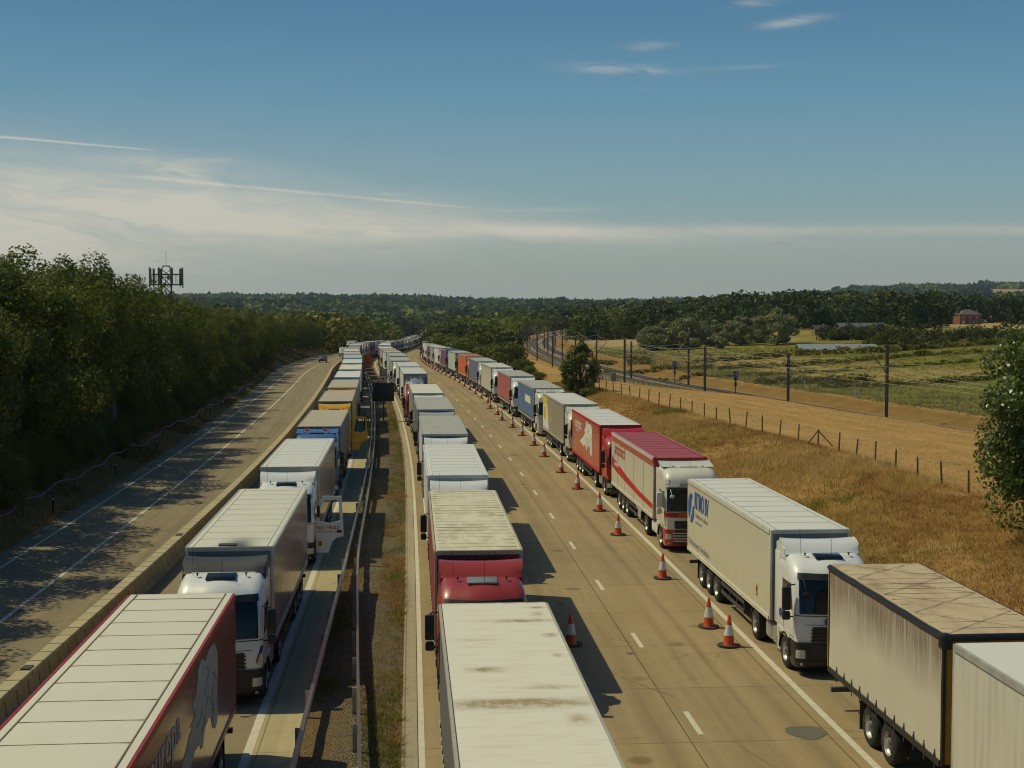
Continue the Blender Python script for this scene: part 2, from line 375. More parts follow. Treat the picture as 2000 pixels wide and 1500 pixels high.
def tone(X, Y):
    u = X - RX(Y); d = X - QX(Y)
    cu = np.interp(Y, [0, 70, 86, 108, 148, 200, 400], [15.8, 15.6, 15.6, 13.4, 11.2, 10.5, 9.0])
    n = vnoise(X, Y, 6, 11) + 0.6 * vnoise(X, Y, 2.3, 12); nn = vnoise(X, Y, 28, 13) + 0.6 * vnoise(X, Y, 9, 14)
    def lerp(a, b, w): return a * (1 - w)[..., None] + b * w[..., None]
    c = np.broadcast_to(DRY, X.shape + (3,)).copy()
    emb = smooth01((cu + 0.3 - u) / 1.2); c = lerp(c, BRN * 1.0 + 0 * c, emb)
    c = lerp(c, DRY * 0.8 + 0 * c, emb * smooth01(n * 1.6 + 0.3)); c = lerp(c, GRN + 0 * c, emb * smooth01((nn - 0.22) * 4) * 0.55)
    stripes = 0.5 + 0.5 * np.sin((u - cu) * 1.35 + 1.2 * vnoise(X, Y, 14, 21)); c = lerp(c, DRY * 0.78 + 0 * c, (1 - emb) * smooth01(stripes) * 0.5)
    bank = smooth01((d - 5.5) / 1.5) * (1 - smooth01((d - 11) / 2)); c = lerp(c, BRN * .85 + 0 * c, bank)
    cutz = smooth01((d + 10.5) / 2) * (1 - smooth01((d + 5) / 1)); c = lerp(c, BRN * 1.25 + 0 * c, cutz * 0.8)
    gs = smooth01((d - 12) / 2.5) * (1 - smooth01((Y - 640) / 120)); g2 = np.clip(0.85 + nn * .8, 0.5, 1); c = lerp(c, GRN * 1.2 + 0 * c, gs * g2)
    hollow = smooth01((d - 12) / 2.5) * smooth01((Y - 300) / 40) * smooth01((d - 6) / 8) * (1 - smooth01((d - 40) / 10)) * smooth01((410 - Y) / 30); c = lerp(c, DRY * 0.9 + 0 * c, hollow * 0.4)
    wh = smooth01((Y - 640) / 30) * (1 - smooth01((Y - 775) / 12)) * smooth01((X - 200) / 20); c = lerp(c, WHT + 0 * c, wh)
    wf = smooth01((Y - 455) / 15) * (1 - smooth01((Y - 560) / 15)) * smooth01((X - 26) / 5) * (1 - smooth01((X - 95) / 10)); c = lerp(c, WHT + 0 * c, wf)
    left = (u < -29).astype(float); c = lerp(c, BRN * 0.8 + 0 * c, left); c = lerp(c, DKG * 1.5 + 0 * c, left * smooth01((-u - 33) / 4))
    far = smooth01((Y - 820) / 120); c = lerp(c, DKG * 1.1 + 0 * c, far)
    ff = smooth01((vnoise(X, Y, 420, 31) + 0.5 * vnoise(X, Y, 130, 33) - 0.25) * 8) * smooth01((Y - 2300) / 300)
    patch = ((X > 1190) & (X < 1750) & (Y > 3500) & (Y < 4300)).astype(float); c = lerp(c, WHT * 0.9 + 0 * c, np.maximum(ff * 0.6 * (X > -5000), patch * far))
    return c
def build_ground():
    ys = [-60.0]
    while ys[-1] < 6500:
        y = max(ys[-1], 0); ys.append(ys[-1] + (1.5 if ys[-1] < 20 else max(0.75, y * 0.0125)))
    ys = np.array(ys)
    U = list(-np.geomspace(45, 5000, 40)[::-1]) + list(np.arange(-43, -29.9, 1.0)) + [-29.75, -29.7, -14, 3.75, 3.8] + list(np.arange(4.3, 34, 0.6)) + list(np.arange(34, 95, 1.25)) + list(np.geomspace(96, 5500, 62))
    U = np.array(sorted(U)); Yg, Ug = np.meshgrid(ys, U, indexing='ij'); Xg = Ug + RX(Yg); Z = terrain(Xg, Yg)
    tr = (Ug > -29.72) & (Ug < 3.77); Z = np.where(tr, PZ(Yg) - 0.4, Z)
    V = np.stack([Xg, Yg, Z], -1).reshape(-1, 3); nr, nc = Yg.shape
    idx = np.arange(nr * nc).reshape(nr, nc)
    Fq = np.stack([idx[:-1, :-1], idx[:-1, 1:], idx[1:, 1:], idx[1:, :-1]], -1).reshape(-1, 4)
    me = np_mesh("ground", V, Fq, [ground_material()], smooth=True)
    a = me.attributes.new('tone', 'FLOAT_COLOR', 'POINT'); cc = np.ones((len(V), 4), np.float32); cc[:, :3] = tone(Xg, Yg).reshape(-1, 3); a.data.foreach_set('color', cc.ravel())
    tag(link("ground", me), kind='structure')
build_ground()

# ------------------------------------------------------------------ roads
def concrete(name, base, wear=(0.5, 2.0), slab=4.9, lanes=(), dark=1.0, joints=1.0, spots=True):
    """UV: x = u metres across, y = metres along"""
    mt, t, b = principled(name)
    uv = t.n('ShaderNodeUVMap'); uv.uv_map = 'UVMap'; sp = t.n('ShaderNodeSeparateXYZ'); t.l(uv.outputs[0], sp.inputs[0])
    u, s = sp.outputs[0], sp.outputs[1]
    n1 = t.noise(uv.outputs[0], 0.22, 6, 0.6, 0.3); n2 = t.noise(uv.outputs[0], 9.0, 5, 0.7)
    st = t.noise(t.comb(t.m('MULTIPLY', u, 2.2), t.m('MULTIPLY', s, 0.05)), 1.0, 6, 0.6)
    wn = t.n('ShaderNodeTexWhiteNoise', noise_dimensions='2D'); t.l(t.comb(t.m('FLOOR', t.m('DIVIDE', s, slab)), t.m('FLOOR', t.m('DIVIDE', t.m('ADD', u, 40.4), 3.65))), wn.inputs[0])
    f = t.m('ADD', t.m('MULTIPLY', t.rng(n1, 0.3, 0.7), 0.10), t.m('ADD', t.m('MULTIPLY', t.rng(n2, 0.3, 0.7), 0.05), t.m('ADD', t.m('MULTIPLY', t.rng(st, 0.35, 0.7), 0.17), t.m('MULTIPLY', wn.outputs[0], 0.07 * joints))))
    k = t.m('SUBTRACT', 1.12, f)
    for (c, w, a) in wear and [(x[0], x[1], x[2]) for x in lanes]:
        q = t.m('POWER', t.m('DIVIDE', t.m('SUBTRACT', u, c), w), 2.0)
        k = t.m('SUBTRACT', k, t.m('MULTIPLY', t.m('EXPONENT', t.m('MULTIPLY', q, -1.0)), t.m('MULTIPLY', t.rng(st, 0.3, 0.6), a)))
    # transverse and longitudinal joints
    fr = t.m('ABSOLUTE', t.m('SUBTRACT', t.m('FRACT', t.m('DIVIDE', s, slab)), 0.5)); jt = t.m('GREATER_THAN', fr, 0.5 - 0.016 / slab)
    fu = t.m('ABSOLUTE', t.m('SUBTRACT', t.m('FRACT', t.m('DIVIDE', t.m('ADD', u, 40.55), 3.65)), 0.5)); ju = t.m('GREATER_THAN', fu, 0.5 - 0.02 / 3.65)
    k = t.m('MULTIPLY', k, t.m('SUBTRACT', 1.0, t.m('MULTIPLY', t.m('MAXIMUM', jt, ju), 0.55 * joints)))
    if spots:                                            # oil spots and small patches
        vo = t.n('ShaderNodeTexVoronoi', feature='F1'); t.l(uv.outputs[0], vo.inputs['Vector']); vo.inputs['Scale'].default_value = 0.28
        k = t.m('MULTIPLY', k, t.m('SUBTRACT', 1.0, t.m('MULTIPLY', t.rng(vo.outputs['Distance'], 0.06, 0.11, 1, 0), 0.35)))
    vc = t.n('ShaderNodeTexVoronoi', feature='DISTANCE_TO_EDGE'); vm = t.n('ShaderNodeVectorMath', operation='ADD'); t.l(uv.outputs[0], vm.inputs[0]); t.l(t.comb(t.m('MULTIPLY', n2, 0.5), t.m('MULTIPLY', n1, 1.2)), vm.inputs[1]); t.l(vm.outputs[0], vc.inputs['Vector']); vc.inputs['Scale'].default_value = 0.11
    k = t.m('MULTIPLY', k, t.m('SUBTRACT', 1.0, t.m('MULTIPLY', t.rng(vc.outputs['Distance'], 0.0, 0.004, 1, 0), t.rng(n1, .45, .55, 0, .3))))
    n4 = t.noise(uv.outputs[0], 1.3, 5, 0.75); k = t.m('MULTIPLY', k, t.rng(n4, 0.3, 0.7, 0.94, 1.05))
    mu = t.n('ShaderNodeVectorMath', operation='SCALE'); mu.inputs[0].default_value = base; t.l(k, mu.inputs['Scale'])
    t.l(mu.outputs[0], b.inputs['Base Color']); b.inputs['Roughness'].default_value = 0.88; b.inputs['Specular IOR Level'].default_value = 0.2
    bp = t.n('ShaderNodeBump', i_Strength=0.25, i_Distance=0.01); t.l(n2, bp.inputs['Height']); t.l(bp.outputs[0], b.inputs['Normal'])
    return mt
M = {}
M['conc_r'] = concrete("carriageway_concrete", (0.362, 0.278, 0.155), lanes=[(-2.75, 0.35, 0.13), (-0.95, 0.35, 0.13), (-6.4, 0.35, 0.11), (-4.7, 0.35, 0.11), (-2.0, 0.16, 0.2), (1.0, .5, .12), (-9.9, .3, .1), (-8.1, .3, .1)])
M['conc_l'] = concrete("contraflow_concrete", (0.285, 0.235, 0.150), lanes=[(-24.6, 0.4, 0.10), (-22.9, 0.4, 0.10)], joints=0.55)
M['conc_s'] = concrete("hard_strip_concrete", (0.46, 0.39, 0.235), lanes=[], joints=0.8)
M['kerb'] = concrete("edge_strip_concrete", (0.40, 0.34, 0.24), lanes=[], slab=2.4, joints=0.7, spots=False)
def paint(name, col):
    mt, t, b = principled(name); tc = t.n('ShaderNodeTexCoord'); n1 = t.noise(tc.outputs['Object'], 3.0, 6, 0.7)
    mm = t.noise(tc.outputs['Object'], 16.0, 3, 0.7)
    f = t.m('ADD', t.m('MULTIPLY', t.rng(n1, 0.4, 0.75), 0.4), t.m('MULTIPLY', t.rng(mm, 0.55, 0.7), 0.45), clamp=True)
    t.l(t.mix(f, c4(col), (0.36, 0.30, 0.20, 1)), b.inputs['Base Color']); b.inputs['Roughness'].default_value = 0.8; return mt
M['white_paint'] = paint("white_line_paint", (0.66, 0.62, 0.50))
YS = np.concatenate([np.arange(-50, 120, 1.2), np.arange(120, 400, 3.0), np.arange(400, 1690, 10.0)])
def strip(name, ul, ur, dz, mat, ys=YS, nu=2, thick=0.0, bumpf=None, kind='structure'):
    """ribbon between two lateral offsets (numbers or splines of Y)"""
    V = []; UV = []; nu = max(nu, 2)
    for y in ys:
        a = float(ul(y)) if callable(ul) else ul; b = float(ur(y)) if callable(ur) else ur
        for k in range(nu):
            u = a + (b - a) * k / (nu - 1); p = road(y, u, dz)
            if bumpf: p.z += bumpf(u, y, k / (nu - 1))
            V.append(p[:]); UV.append((u, y))
    V = np.array(V); n = len(ys); idx = np.arange(n * nu).reshape(n, nu)
    Fq = np.stack([idx[:-1, :-1], idx[:-1, 1:], idx[1:, 1:], idx[1:, :-1]], -1).reshape(-1, 4)
    if thick:
        nv = len(V); V = np.vstack([V, V - np.array([0, 0, thick])]); UV = UV + UV
        sl = [[idx[i, 0], idx[i + 1, 0], idx[i + 1, 0] + nv, idx[i, 0] + nv] for i in range(n - 1)] + [[idx[i + 1, -1], idx[i, -1], idx[i, -1] + nv, idx[i + 1, -1] + nv] for i in range(n - 1)]
        Fq = np.vstack([Fq, sl])
    me = np_mesh(name, V, Fq, [mat]); uvl = me.uv_layers.new(name='UVMap')
    li = np.zeros(len(me.loops), np.int32); me.loops.foreach_get('vertex_index', li)
    uvl.data.foreach_set('uv', np.array(UV, np.float32)[li].ravel())
    return tag(link(name, me), kind=kind)
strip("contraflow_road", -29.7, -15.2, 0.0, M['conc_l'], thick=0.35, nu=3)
strip("hard_strip", -15.2, -14.05, 0.004, M['conc_s'], thick=0.35)
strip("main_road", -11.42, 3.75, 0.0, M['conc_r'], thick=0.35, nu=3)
strip("channel_strip", -11.42, -11.02, 0.03, M['kerb'], thick=0.3)
strip("edge_line", -0.1, 0.1, 0.006, M['white_paint'])
strip("edge_line_median", -11.0, -10.84, 0.006, M['white_paint'])
strip("edge_line_queue", -15.35, -15.12, 0.01, M['white_paint'])
strip("edge_line_verge", lambda y: float(U_LFT(y)) - 0.08, lambda y: float(U_LFT(y)) + 0.08, 0.006, M['white_paint'])
strip("lane_line_contraflow", lambda y: float(U_MID(y)) - 0.08, lambda y: float(U_MID(y)) + 0.08, 0.006, M['white_paint'])
def dashes():
    mb = MB(); y = 34.9 - 63
    while y < 900:
        for u in (-3.68, -7.33, -18.75):
            w = 0.075
            for k in range(2):
                ya, yb = y + k, y + k + 1
                mb.add([road(ya, u - w, .006), road(ya, u + w, .006), road(yb, u + w, .006), road(yb, u - w, .006)], [(0, 1, 2, 3)])
        y += 9.0
    tag(mb.build("lane_dashes", M['white_paint']), kind='structure')
dashes()
def patches():
    mb = MB()
    for (y, u, a, b) in ((34.9, -0.9, 0.55, 0.55), (43.2, -4.2, .12, .12), (50.5, -5.6, .1, .18), (63.5, -5.3, .12, .1), (55, -12.0 + 1.7, .2, .05), (87, -4.6, .12, .1)):
        pts = [road(y + b * math.sin(t) * (1 + .2 * math.sin(3 * t)), u + a * math.cos(t), .008) for t in np.linspace(0, 2 * math.pi, 13)[:-1]]
        mb.add(pts, [list(range(12))])
    tag(mb.build("tar_patches", simple("tar_patch_mat", (0.13, 0.12, 0.09), 0.8)), kind='structure')
patches()

# central reservation
def median_material():
    mt, t, b = principled("median_soil"); tc = t.n('ShaderNodeTexCoord'); uv = t.n('ShaderNodeUVMap'); uv.uv_map = 'UVMap'; sp = t.n('ShaderNodeSeparateXYZ'); t.l(uv.outputs[0], sp.inputs[0])
    n1 = t.noise(tc.outputs['Object'], 0.7, 6, 0.6); vo = t.n('ShaderNodeTexVoronoi'); vo.inputs['Scale'].default_value = 16; t.l(tc.outputs['Object'], vo.inputs['Vector'])
    n2 = t.noise(tc.outputs['Object'], 5, 5, 0.7)
    gravel = t.mix(t.rng(vo.outputs['Distance'], 0.1, 0.6), (0.32, 0.26, 0.17, 1), (0.08, 0.06, 0.035, 1))
    soil = t.mix(t.rng(n2, 0.35, 0.65), (0.12, 0.075, 0.03, 1), (0.20, 0.14, 0.06, 1))
    g = t.m('ADD', n1, t.m('MULTIPLY', t.m('ABSOLUTE', t.m('SUBTRACT', sp.outputs[0], -12.5)), -0.12))
    c = t.mix(t.rng(g, 0.35, 0.5), soil, gravel)
    t.l(c, b.inputs['Base Color']); b.inputs['Roughness'].default_value = 0.95
    bp = t.n('ShaderNodeBump', i_Strength=1.0, i_Distance=0.05); t.l(t.m('ADD', vo.outputs['Distance'], n2), bp.inputs['Height']); t.l(bp.outputs[0], b.inputs['Normal'])
    return mt
def mbump(u, y, k): return (0.05 * math.sin(math.pi * k) + 0.10 * float(vnoise(np.array(u), np.array(y), 1.1, 41)) * math.sin(math.pi * k))
strip("median_ground", -14.06, -11.4, 0.0, median_material(), ys=np.concatenate([np.arange(20, 120, 0.5), np.arange(120, 400, 2.0), np.arange(400, 1690, 10.0)]), nu=9, bumpf=mbump, thick=0.0)

# ------------------------------------------------------------------ foliage material and leaf clouds
def leaf_material(name, a, b_, trans=0.3, rough=0.5, spec=0.3):
    mt, t, b = principled(name); tc = t.n('ShaderNodeTexCoord'); oi = t.n('ShaderNodeObjectInfo')
    n1 = t.noise(tc.outputs['Object'], 0.55, 4, 0.6); n2 = t.noise(tc.outputs['Object'], 5.0, 3, 0.7)
    f = t.m('ADD', t.m('MULTIPLY', t.rng(n1, 0.3, 0.7), 0.5), t.m('ADD', t.m('MULTIPLY', t.rng(n2, 0.3, 0.7), 0.3), t.m('MULTIPLY', oi.outputs['Random'], 0.3)), clamp=True)
    c = t.mix(f, c4(a), c4(b_)); t.l(c, b.inputs['Base Color']); b.inputs['Roughness'].default_value = rough; b.inputs['Specular IOR Level'].default_value = spec
    tr = t.n('ShaderNodeBsdfTranslucent'); t.l(c, tr.inputs[0]); mx = t.n('ShaderNodeMixShader', i_Fac=trans)
    out = [n for n in mt.node_tree.nodes if n.type == 'OUTPUT_MATERIAL'][0]
    t.l(b.outputs[0], mx.inputs[1]); t.l(tr.outputs[0], mx.inputs[2]); t.l(mx.outputs[0], out.inputs[0]); return mt
def tone_leaf_material(name, trans=0.25):
    mt, t, b = principled(name); at = t.n('ShaderNodeAttribute', attribute_name='tone'); t.l(at.outputs['Color'], b.inputs['Base Color'])
    b.inputs['Roughness'].default_value = 0.6; b.inputs['Specular IOR Level'].default_value = 0.2
    tr = t.n('ShaderNodeBsdfTranslucent'); t.l(at.outputs['Color'], tr.inputs[0]); mx = t.n('ShaderNodeMixShader', i_Fac=trans)
    out = [n for n in mt.node_tree.nodes if n.type == 'OUTPUT_MATERIAL'][0]
    t.l(b.outputs[0], mx.inputs[1]); t.l(tr.outputs[0], mx.inputs[2]); t.l(mx.outputs[0], out.inputs[0]); return mt
M['leaf_left'] = leaf_material("poplar_leaf", (0.066, 0.090, 0.012), (0.185, 0.200, 0.028), trans=.42)
M['leaf_green'] = leaf_material("oak_leaf", (0.055, 0.095, 0.014), (0.13, 0.18, 0.03), rough=0.35, spec=0.5)
M['leaf_bush'] = leaf_material("bush_leaf", (0.080, 0.112, 0.018), (0.190, 0.200, 0.034))
M['leaf_willow'] = leaf_material("willow_leaf", (0.185, 0.20, 0.085), (0.27, 0.28, 0.13))
M['bark'] = simple("bark", (0.10, 0.075, 0.05), 0.9, bump=0.6, bscale=12)
M['bark_grey'] = simple("bark_grey", (0.17, 0.15, 0.12), 0.9, bump=0.6, bscale=12)
rng = np.random.default_rng(7)
def leaf_quads(C, Nrm, size, rg, aspect=0.62):
    """quads centred on C roughly facing Nrm"""
    n = len(C); R = rg.normal(size=(n, 3)); N = Nrm + 0.75 * R; N /= np.linalg.norm(N, axis=1)[:, None] + 1e-9
    A = np.cross(N, rg.normal(size=(n, 3))); A /= np.linalg.norm(A, axis=1)[:, None] + 1e-9; B = np.cross(N, A)
    s = (size * rg.uniform(0.6, 1.35, n))[:, None]; A = A * s; B = B * s * aspect
    V = np.stack([C - A, C - B * 0.9, C + A, C + B], 1).reshape(-1, 3); return V, np.arange(4 * n).reshape(n, 4)
def crown_points(n, rad, rg, blobs=26, bsize=0.36, flat=0.0, shell=0.6):
    """points clustered in clumps inside an ellipsoid of radii rad centred on the origin"""
    P = []; Q = []; k = 0; c = []
    while len(c) < blobs:
        q = rg.normal(size=3); q /= np.linalg.norm(q); q *= rg.uniform(shell, 0.95); c.append(q)
    c = np.array(c); br = rg.uniform(0.7, 1.3, blobs) * bsize; which = rg.integers(0, blobs, n)
    d = rg.normal(size=(n, 3)); d /= np.linalg.norm(d, axis=1)[:, None]; r = rg.uniform(0.35, 1.0, n) ** 0.45
    P = c[which] + d * (br[which] * r)[:, None] * np.array([1, 1, 0.8]); P[:, 2] = np.where(P[:, 2] < -0.85, -0.85 + 0.1 * rg.random(n), P[:, 2])
    Nn = P * 0.5 + d * 0.8 + np.array([0, 0, 0.35])
    return P * np.array(rad), Nn
def trunk_mb(h, r, rg, limbs=6, spread=2.0, crown_z=None, sides=7):
    mb = MB(); cz = crown_z or h * 0.45; x = y = 0.0; pts = []; rr = []
    for k in range(7):
        t = k / 6; pts.append((x, y, h * t)); rr.append(r * (1.15 - t) ** 0.8 + 0.02); x += rg.uniform(-.12, .12) * r * 4; y += rg.uniform(-.12, .12) * r * 4
    mb.tube(pts, rr, sides)
    for k in range(limbs):
        a = rg.uniform(0, 6.283); z0 = rg.uniform(cz * 0.7, h * 0.75); L = spread * rg.uniform(0.6, 1.1); i = min(5, int(z0 / h * 6)); b = pts[i]
        p0 = Vector((b[0], b[1], z0)); p1 = p0 + Vector((math.cos(a) * L * .45, math.sin(a) * L * .45, L * .35)); p2 = p0 + Vector((math.cos(a) * L, math.sin(a) * L, L * .75))
        mb.tube([p0, p1, p2], [r * .42, r * .27, r * .08], 5)
    return mb
def make_tree_proto(seed, n, rad, hz, leaf, mat, trunk_h, trunk_r, bark='bark', blobs=26, bsize=0.36, sub=None):
    """returns (crown mesh, trunk mesh); crown centred at height hz"""
    rg = np.random.default_rng(seed); P, N = crown_points(n, rad, rg, blobs, bsize)
    P[:, 2] += hz
    if sub: P = sub(P, rg)
    V, Fq = leaf_quads(P, N, leaf, rg); cm = np_mesh("crown", V, Fq, [mat])
    tm = trunk_mb(trunk_h, trunk_r, rg, 7, rad[0] * 0.8, hz * 0.7).mesh("trunk", [M[bark]])
    return cm, tm
def place_tree(proto, x, y, z, s, rz, name, label, cat='tree', group=None, sz=None, mat=None):
    r = empty(name, (x, y, z), rz, label, cat, group); r.scale = (s, s, sz or s)
    link("crown" if cat == 'tree' else "foliage", proto[0], r, [mat] if mat else None); link("trunk" if cat == 'tree' else "stem", proto[1], r); return r

# left belt beside the contraflow
ORD = ['zeroth', 'first', 'second', 'third', 'fourth', 'fifth', 'sixth', 'seventh', 'eighth', 'ninth', 'tenth', 'eleventh', 'twelfth', 'thirteenth', 'fourteenth', 'fifteenth', 'sixteenth', 'seventeenth', 'eighteenth', 'nineteenth']
TENS = ['', '', 'twenty', 'thirty', 'forty', 'fifty', 'sixty', 'seventy', 'eighty', 'ninety']; TENSO = ['', '', 'twentieth', 'thirtieth', 'fortieth', 'fiftieth', 'sixtieth', 'seventieth', 'eightieth', 'ninetieth']
def ordinal(n):
    if n < 20: return ORD[n]
    if n >= 100: return 'hundred-and-' + ordinal(n - 100) if n > 100 else 'hundredth'
    return TENSO[n // 10] if n % 10 == 0 else TENS[n // 10] + '-' + ORD[n % 10]
belt = [make_tree_proto(100 + i, 12500, (3.3 + .3 * (i % 3), 3.3 + .3 * (i % 2), 5.4), 6.6, 0.115, M['leaf_left'], 9.5, 0.2, 'bark_grey', blobs=40, bsize=0.30) for i in range(5)]
def build_belt():
    y = 30.0; i = 0; rg = np.random.default_rng(5)
    hh = lambda Y: float(np.interp(Y, [0, 60, 95, 135, 165, 190, 240, 330, 450], [12.8, 13.0, 13.4, 11.8, 10.2, 9.5, 9.0, 9.2, 9.4]))
    while y < 420:
        for row in range(3 if y < 230 else 2):
            if row == 2 and rg.random() < 0.25: continue
            yy = y + rg.uniform(-1.2, 1.2) + row * 1.7; u = -34.6 - row * 4.6 + rg.uniform(-.8, .8) + float(np.interp(yy, [150, 300], [0, 1.5]))
            p = road(yy, u); hgt = hh(yy) * rg.uniform(0.86, 1.07) * (1, 1.0, 0.98)[row]; z = tz(p.x, p.y) - 0.1
            s = hgt / 12.4; sw = s * (1.0 if s > 0.8 else 1.15)
            place_tree(belt[i % 5], p.x, yy, z, sw, rg.uniform(0, 6.28), "roadside_tree", ("tall leafy tree in the front row of the dark belt left of the contraflow road", "leafy tree in the middle row of the dark belt left of the contraflow road", "tall leafy tree in the back row of the dark belt left of the road")[row], 'tree', ("front row of the roadside tree belt", "middle row of the roadside tree belt", "back row of the roadside tree belt")[row], sz=s)
            i += 1
        if y < 260:                                            # shrubs filling the edge of the belt
            for q in range(2):
                yy = y + rg.uniform(0, 4); p = road(yy, -32.3 + rg.uniform(-.7, .5)); s = rg.uniform(0.22, 0.36)
                place_tree(belt[(i + q + 2) % 5], p.x, yy, tz(p.x, p.y) - 1.0, s * 1.15, rg.uniform(0, 6.28), "roadside_shrub", "low dark shrub at the foot of the tree belt behind the purple duct", 'shrub', 'shrubs at the foot of the roadside tree belt', sz=s)
        y += 4.3 if y < 150 else 5.4
build_belt()

# the tree at the right edge
def edge_tree():
    rg = np.random.default_rng(55); n = 76000; P, N = crown_points(n, (5.0, 4.0, 4.8), rg, 140, 0.23, shell=0.4)
    V, Fq = leaf_quads(P, N, 0.09, rg, 0.75); x, y = 23.6, 54.5; z = tz(x, y)
    r = empty("leafy_tree", (x, y, z), 0, "big glossy green broadleaf tree on the embankment cut by the right edge of the photo", 'tree')
    V[:, 2] += 4.2 - (z - 0.0) * 0 ; link("crown", np_mesh("crown", V, Fq, [M['leaf_green']]), r)
    trunk_mb(8.5, 0.22, rg, 12, 3.2, 2.5).build("trunk", M['bark'], r)
edge_tree()

# bushes and small trees between road and railway
bushp = [make_tree_proto(200 + i, 5600, (2.6, 2.6, 2.2), 2.1, 0.13, M['leaf_bush'], 3.0, 0.12, blobs=30, bsize=0.34) for i in range(3)]
def conic(P, rg):
    t = np.clip((P[:, 2] - 0.4) / 6.4, 0, 1); k = 1.15 - 0.72 * t ** 1.6; P[:, 0] *= k; P[:, 1] *= k; return P
cone_tree = make_tree_proto(210, 13000, (2.7, 2.7, 3.4), 3.3, 0.12, M['leaf_bush'], 6.2, 0.14, blobs=60, bsize=0.28, sub=conic)
p0 = (12.6, 150.0)
place_tree(cone_tree, p0[0] - 5.0, p0[1], tz(p0[0] - 5.0, p0[1]) - .2, 0.86, 0.4, "small_tree", "single upright dark green tree at the head of the wooden fence above the queue", 'tree')
for (ix, iy, Y, s, sz, lab) in ((1088, 742, 158, .35, .3, "small round bush beside the upright tree above the right queue"), (1108, 790, 140, .55, .3, "low bush at the foot of the upright tree by the fence"), (1150, 780, 146, .4, .32, "small low bush right of the foot of the upright tree"),
    (988, 722, 236, 1.3, 1.25, "large dark green bush nearest the trucks on the verge of the right queue"), (1020, 735, 212, .75, .6, "low dark bush just right of the large bush above the right queue"), (945, 705, 262, 1.2, 1.1, "rounded bush behind the large one above the orange lorry"),
    (1005, 702, 255, .9, .85, "dark bush close behind the largest bush"), (906, 692, 290, 1.5, 1.4, "yellowish green bush beside the far end of the right queue"), (930, 690, 310, 1.6, 1.7, "tall bush clump between the far queue and the brown railway field"),
    (866, 682, 335, 1.6, 1.7, "bush at the bend where the right queue disappears"), (885, 684, 325, 1.5, 1.5, "bush second from the bend beside the far right queue"), (968, 684, 345, 1.1, 1.2, "round dark tree standing at the edge of the brown field by the railway"),
    (1050, 752, 185, .45, .35, "thorny low bush on the slope above the salmon trailer"), (1035, 745, 195, .5, .4, "flat low bush on the slope behind the large bush")):
    h, v = ray(ix, iy); X = h * Y; place_tree(bushp[int(Y) % 3], X, Y, tz(X, Y) - .3, s, Y, "bush", lab, 'bush', sz=sz)

# willows beyond the green slope
willp = [make_tree_proto(230 + i, 7000, (5.2, 5.0, 4.0), 4.2, 0.26, M['leaf_willow'], 5.0, 0.3, blobs=30, bsize=0.32) for i in range(2)]
for k, (ix, Y, s, lab) in enumerate(((1272, 432, .82, "leftmost of the grey green willows beyond the railway slope"), (1306, 440, .95, "second willow from the left in the grey green row"), (1345, 430, 1.08, "broad willow third from the left in the row"),
    (1388, 446, .9, "willow in the middle of the grey green row, slightly lower"), (1410, 425, .6, "small low willow in front of the middle of the row"), (1447, 440, 1.0, "tall pale willow right of the row's middle"), (1480, 452, .9, "dark willow partly behind the tall pale one"), (1518, 425, 1.2, "largest round willow at the right end of the row"))):
    h, v = ray(ix, 660); X = h * Y; place_tree(willp[k % 2], X, Y, tz(X, Y) - .5, s * 1.15, k * 1.3, "willow", lab, 'willow tree', sz=s * 1.2)

# ------------------------------------------------------------------ far woods: masses nobody could count
def clump_cloud(pts, rads, hts, nleaf, leafk, rg):
    """pts (n,3) bases; returns verts, faces, tree index per vertex"""
    n = len(pts); T = 6; prot = []
    for k in range(T):
        P, N = crown_points(nleaf, (1, 1, 1), rg, 12, 0.42); prot.append((P, N))
    Vs = []; ids = []
    for k in range(T):
        sel = np.arange(n)[np.arange(n) % T == k]
        if not len(sel): continue
        P, N = prot[k]; a = rg.uniform(0, 6.28, len(sel)); ca, sa = np.cos(a), np.sin(a)
        X = P[None, :, 0] * ca[:, None] - P[None, :, 1] * sa[:, None]; Yv = P[None, :, 0] * sa[:, None] + P[None, :, 1] * ca[:, None]
        C = np.stack([X * rads[sel][:, None] + pts[sel][:, 0:1], Yv * rads[sel][:, None] + pts[sel][:, 1:2], (P[None, :, 2] * 0.62 + 0.5) * hts[sel][:, None] + pts[sel][:, 2:3]], -1).reshape(-1, 3)
        Nn = np.repeat(N[None], len(sel), 0).reshape(-1, 3); sz = np.repeat(rads[sel] * leafk, nleaf)
        V, _ = leaf_quads(C, Nn, sz, rg, 0.8); Vs.append(V); ids.append(np.repeat(sel, nleaf * 4))
    V = np.vstack(Vs); return V, np.arange(len(V)).reshape(-1, 4), np.concatenate(ids)
def wood(name, pts, rads, hts, nleaf, leafk, cols, seed):
    rg = np.random.default_rng(seed); pts = np.array(pts); V, Fq, ids = clump_cloud(pts, np.array(rads), np.array(hts), nleaf, leafk, rg)
    me = np_mesh(name, V, Fq, [M['wood_leaf']]); cc = np.ones((len(V), 4), np.float32)
    base = cols[ids]; jit = np.repeat(rg.uniform(0.88, 1.14, len(V) // 4), 4)[:, None]; cc[:, :3] = base * jit
    a = me.attributes.new('tone', 'FLOAT_COLOR', 'POINT'); a.data.foreach_set('color', cc.ravel())
    return tag(link(name, me), kind='stuff')
M['wood_leaf'] = tone_leaf_material("wood_foliage")
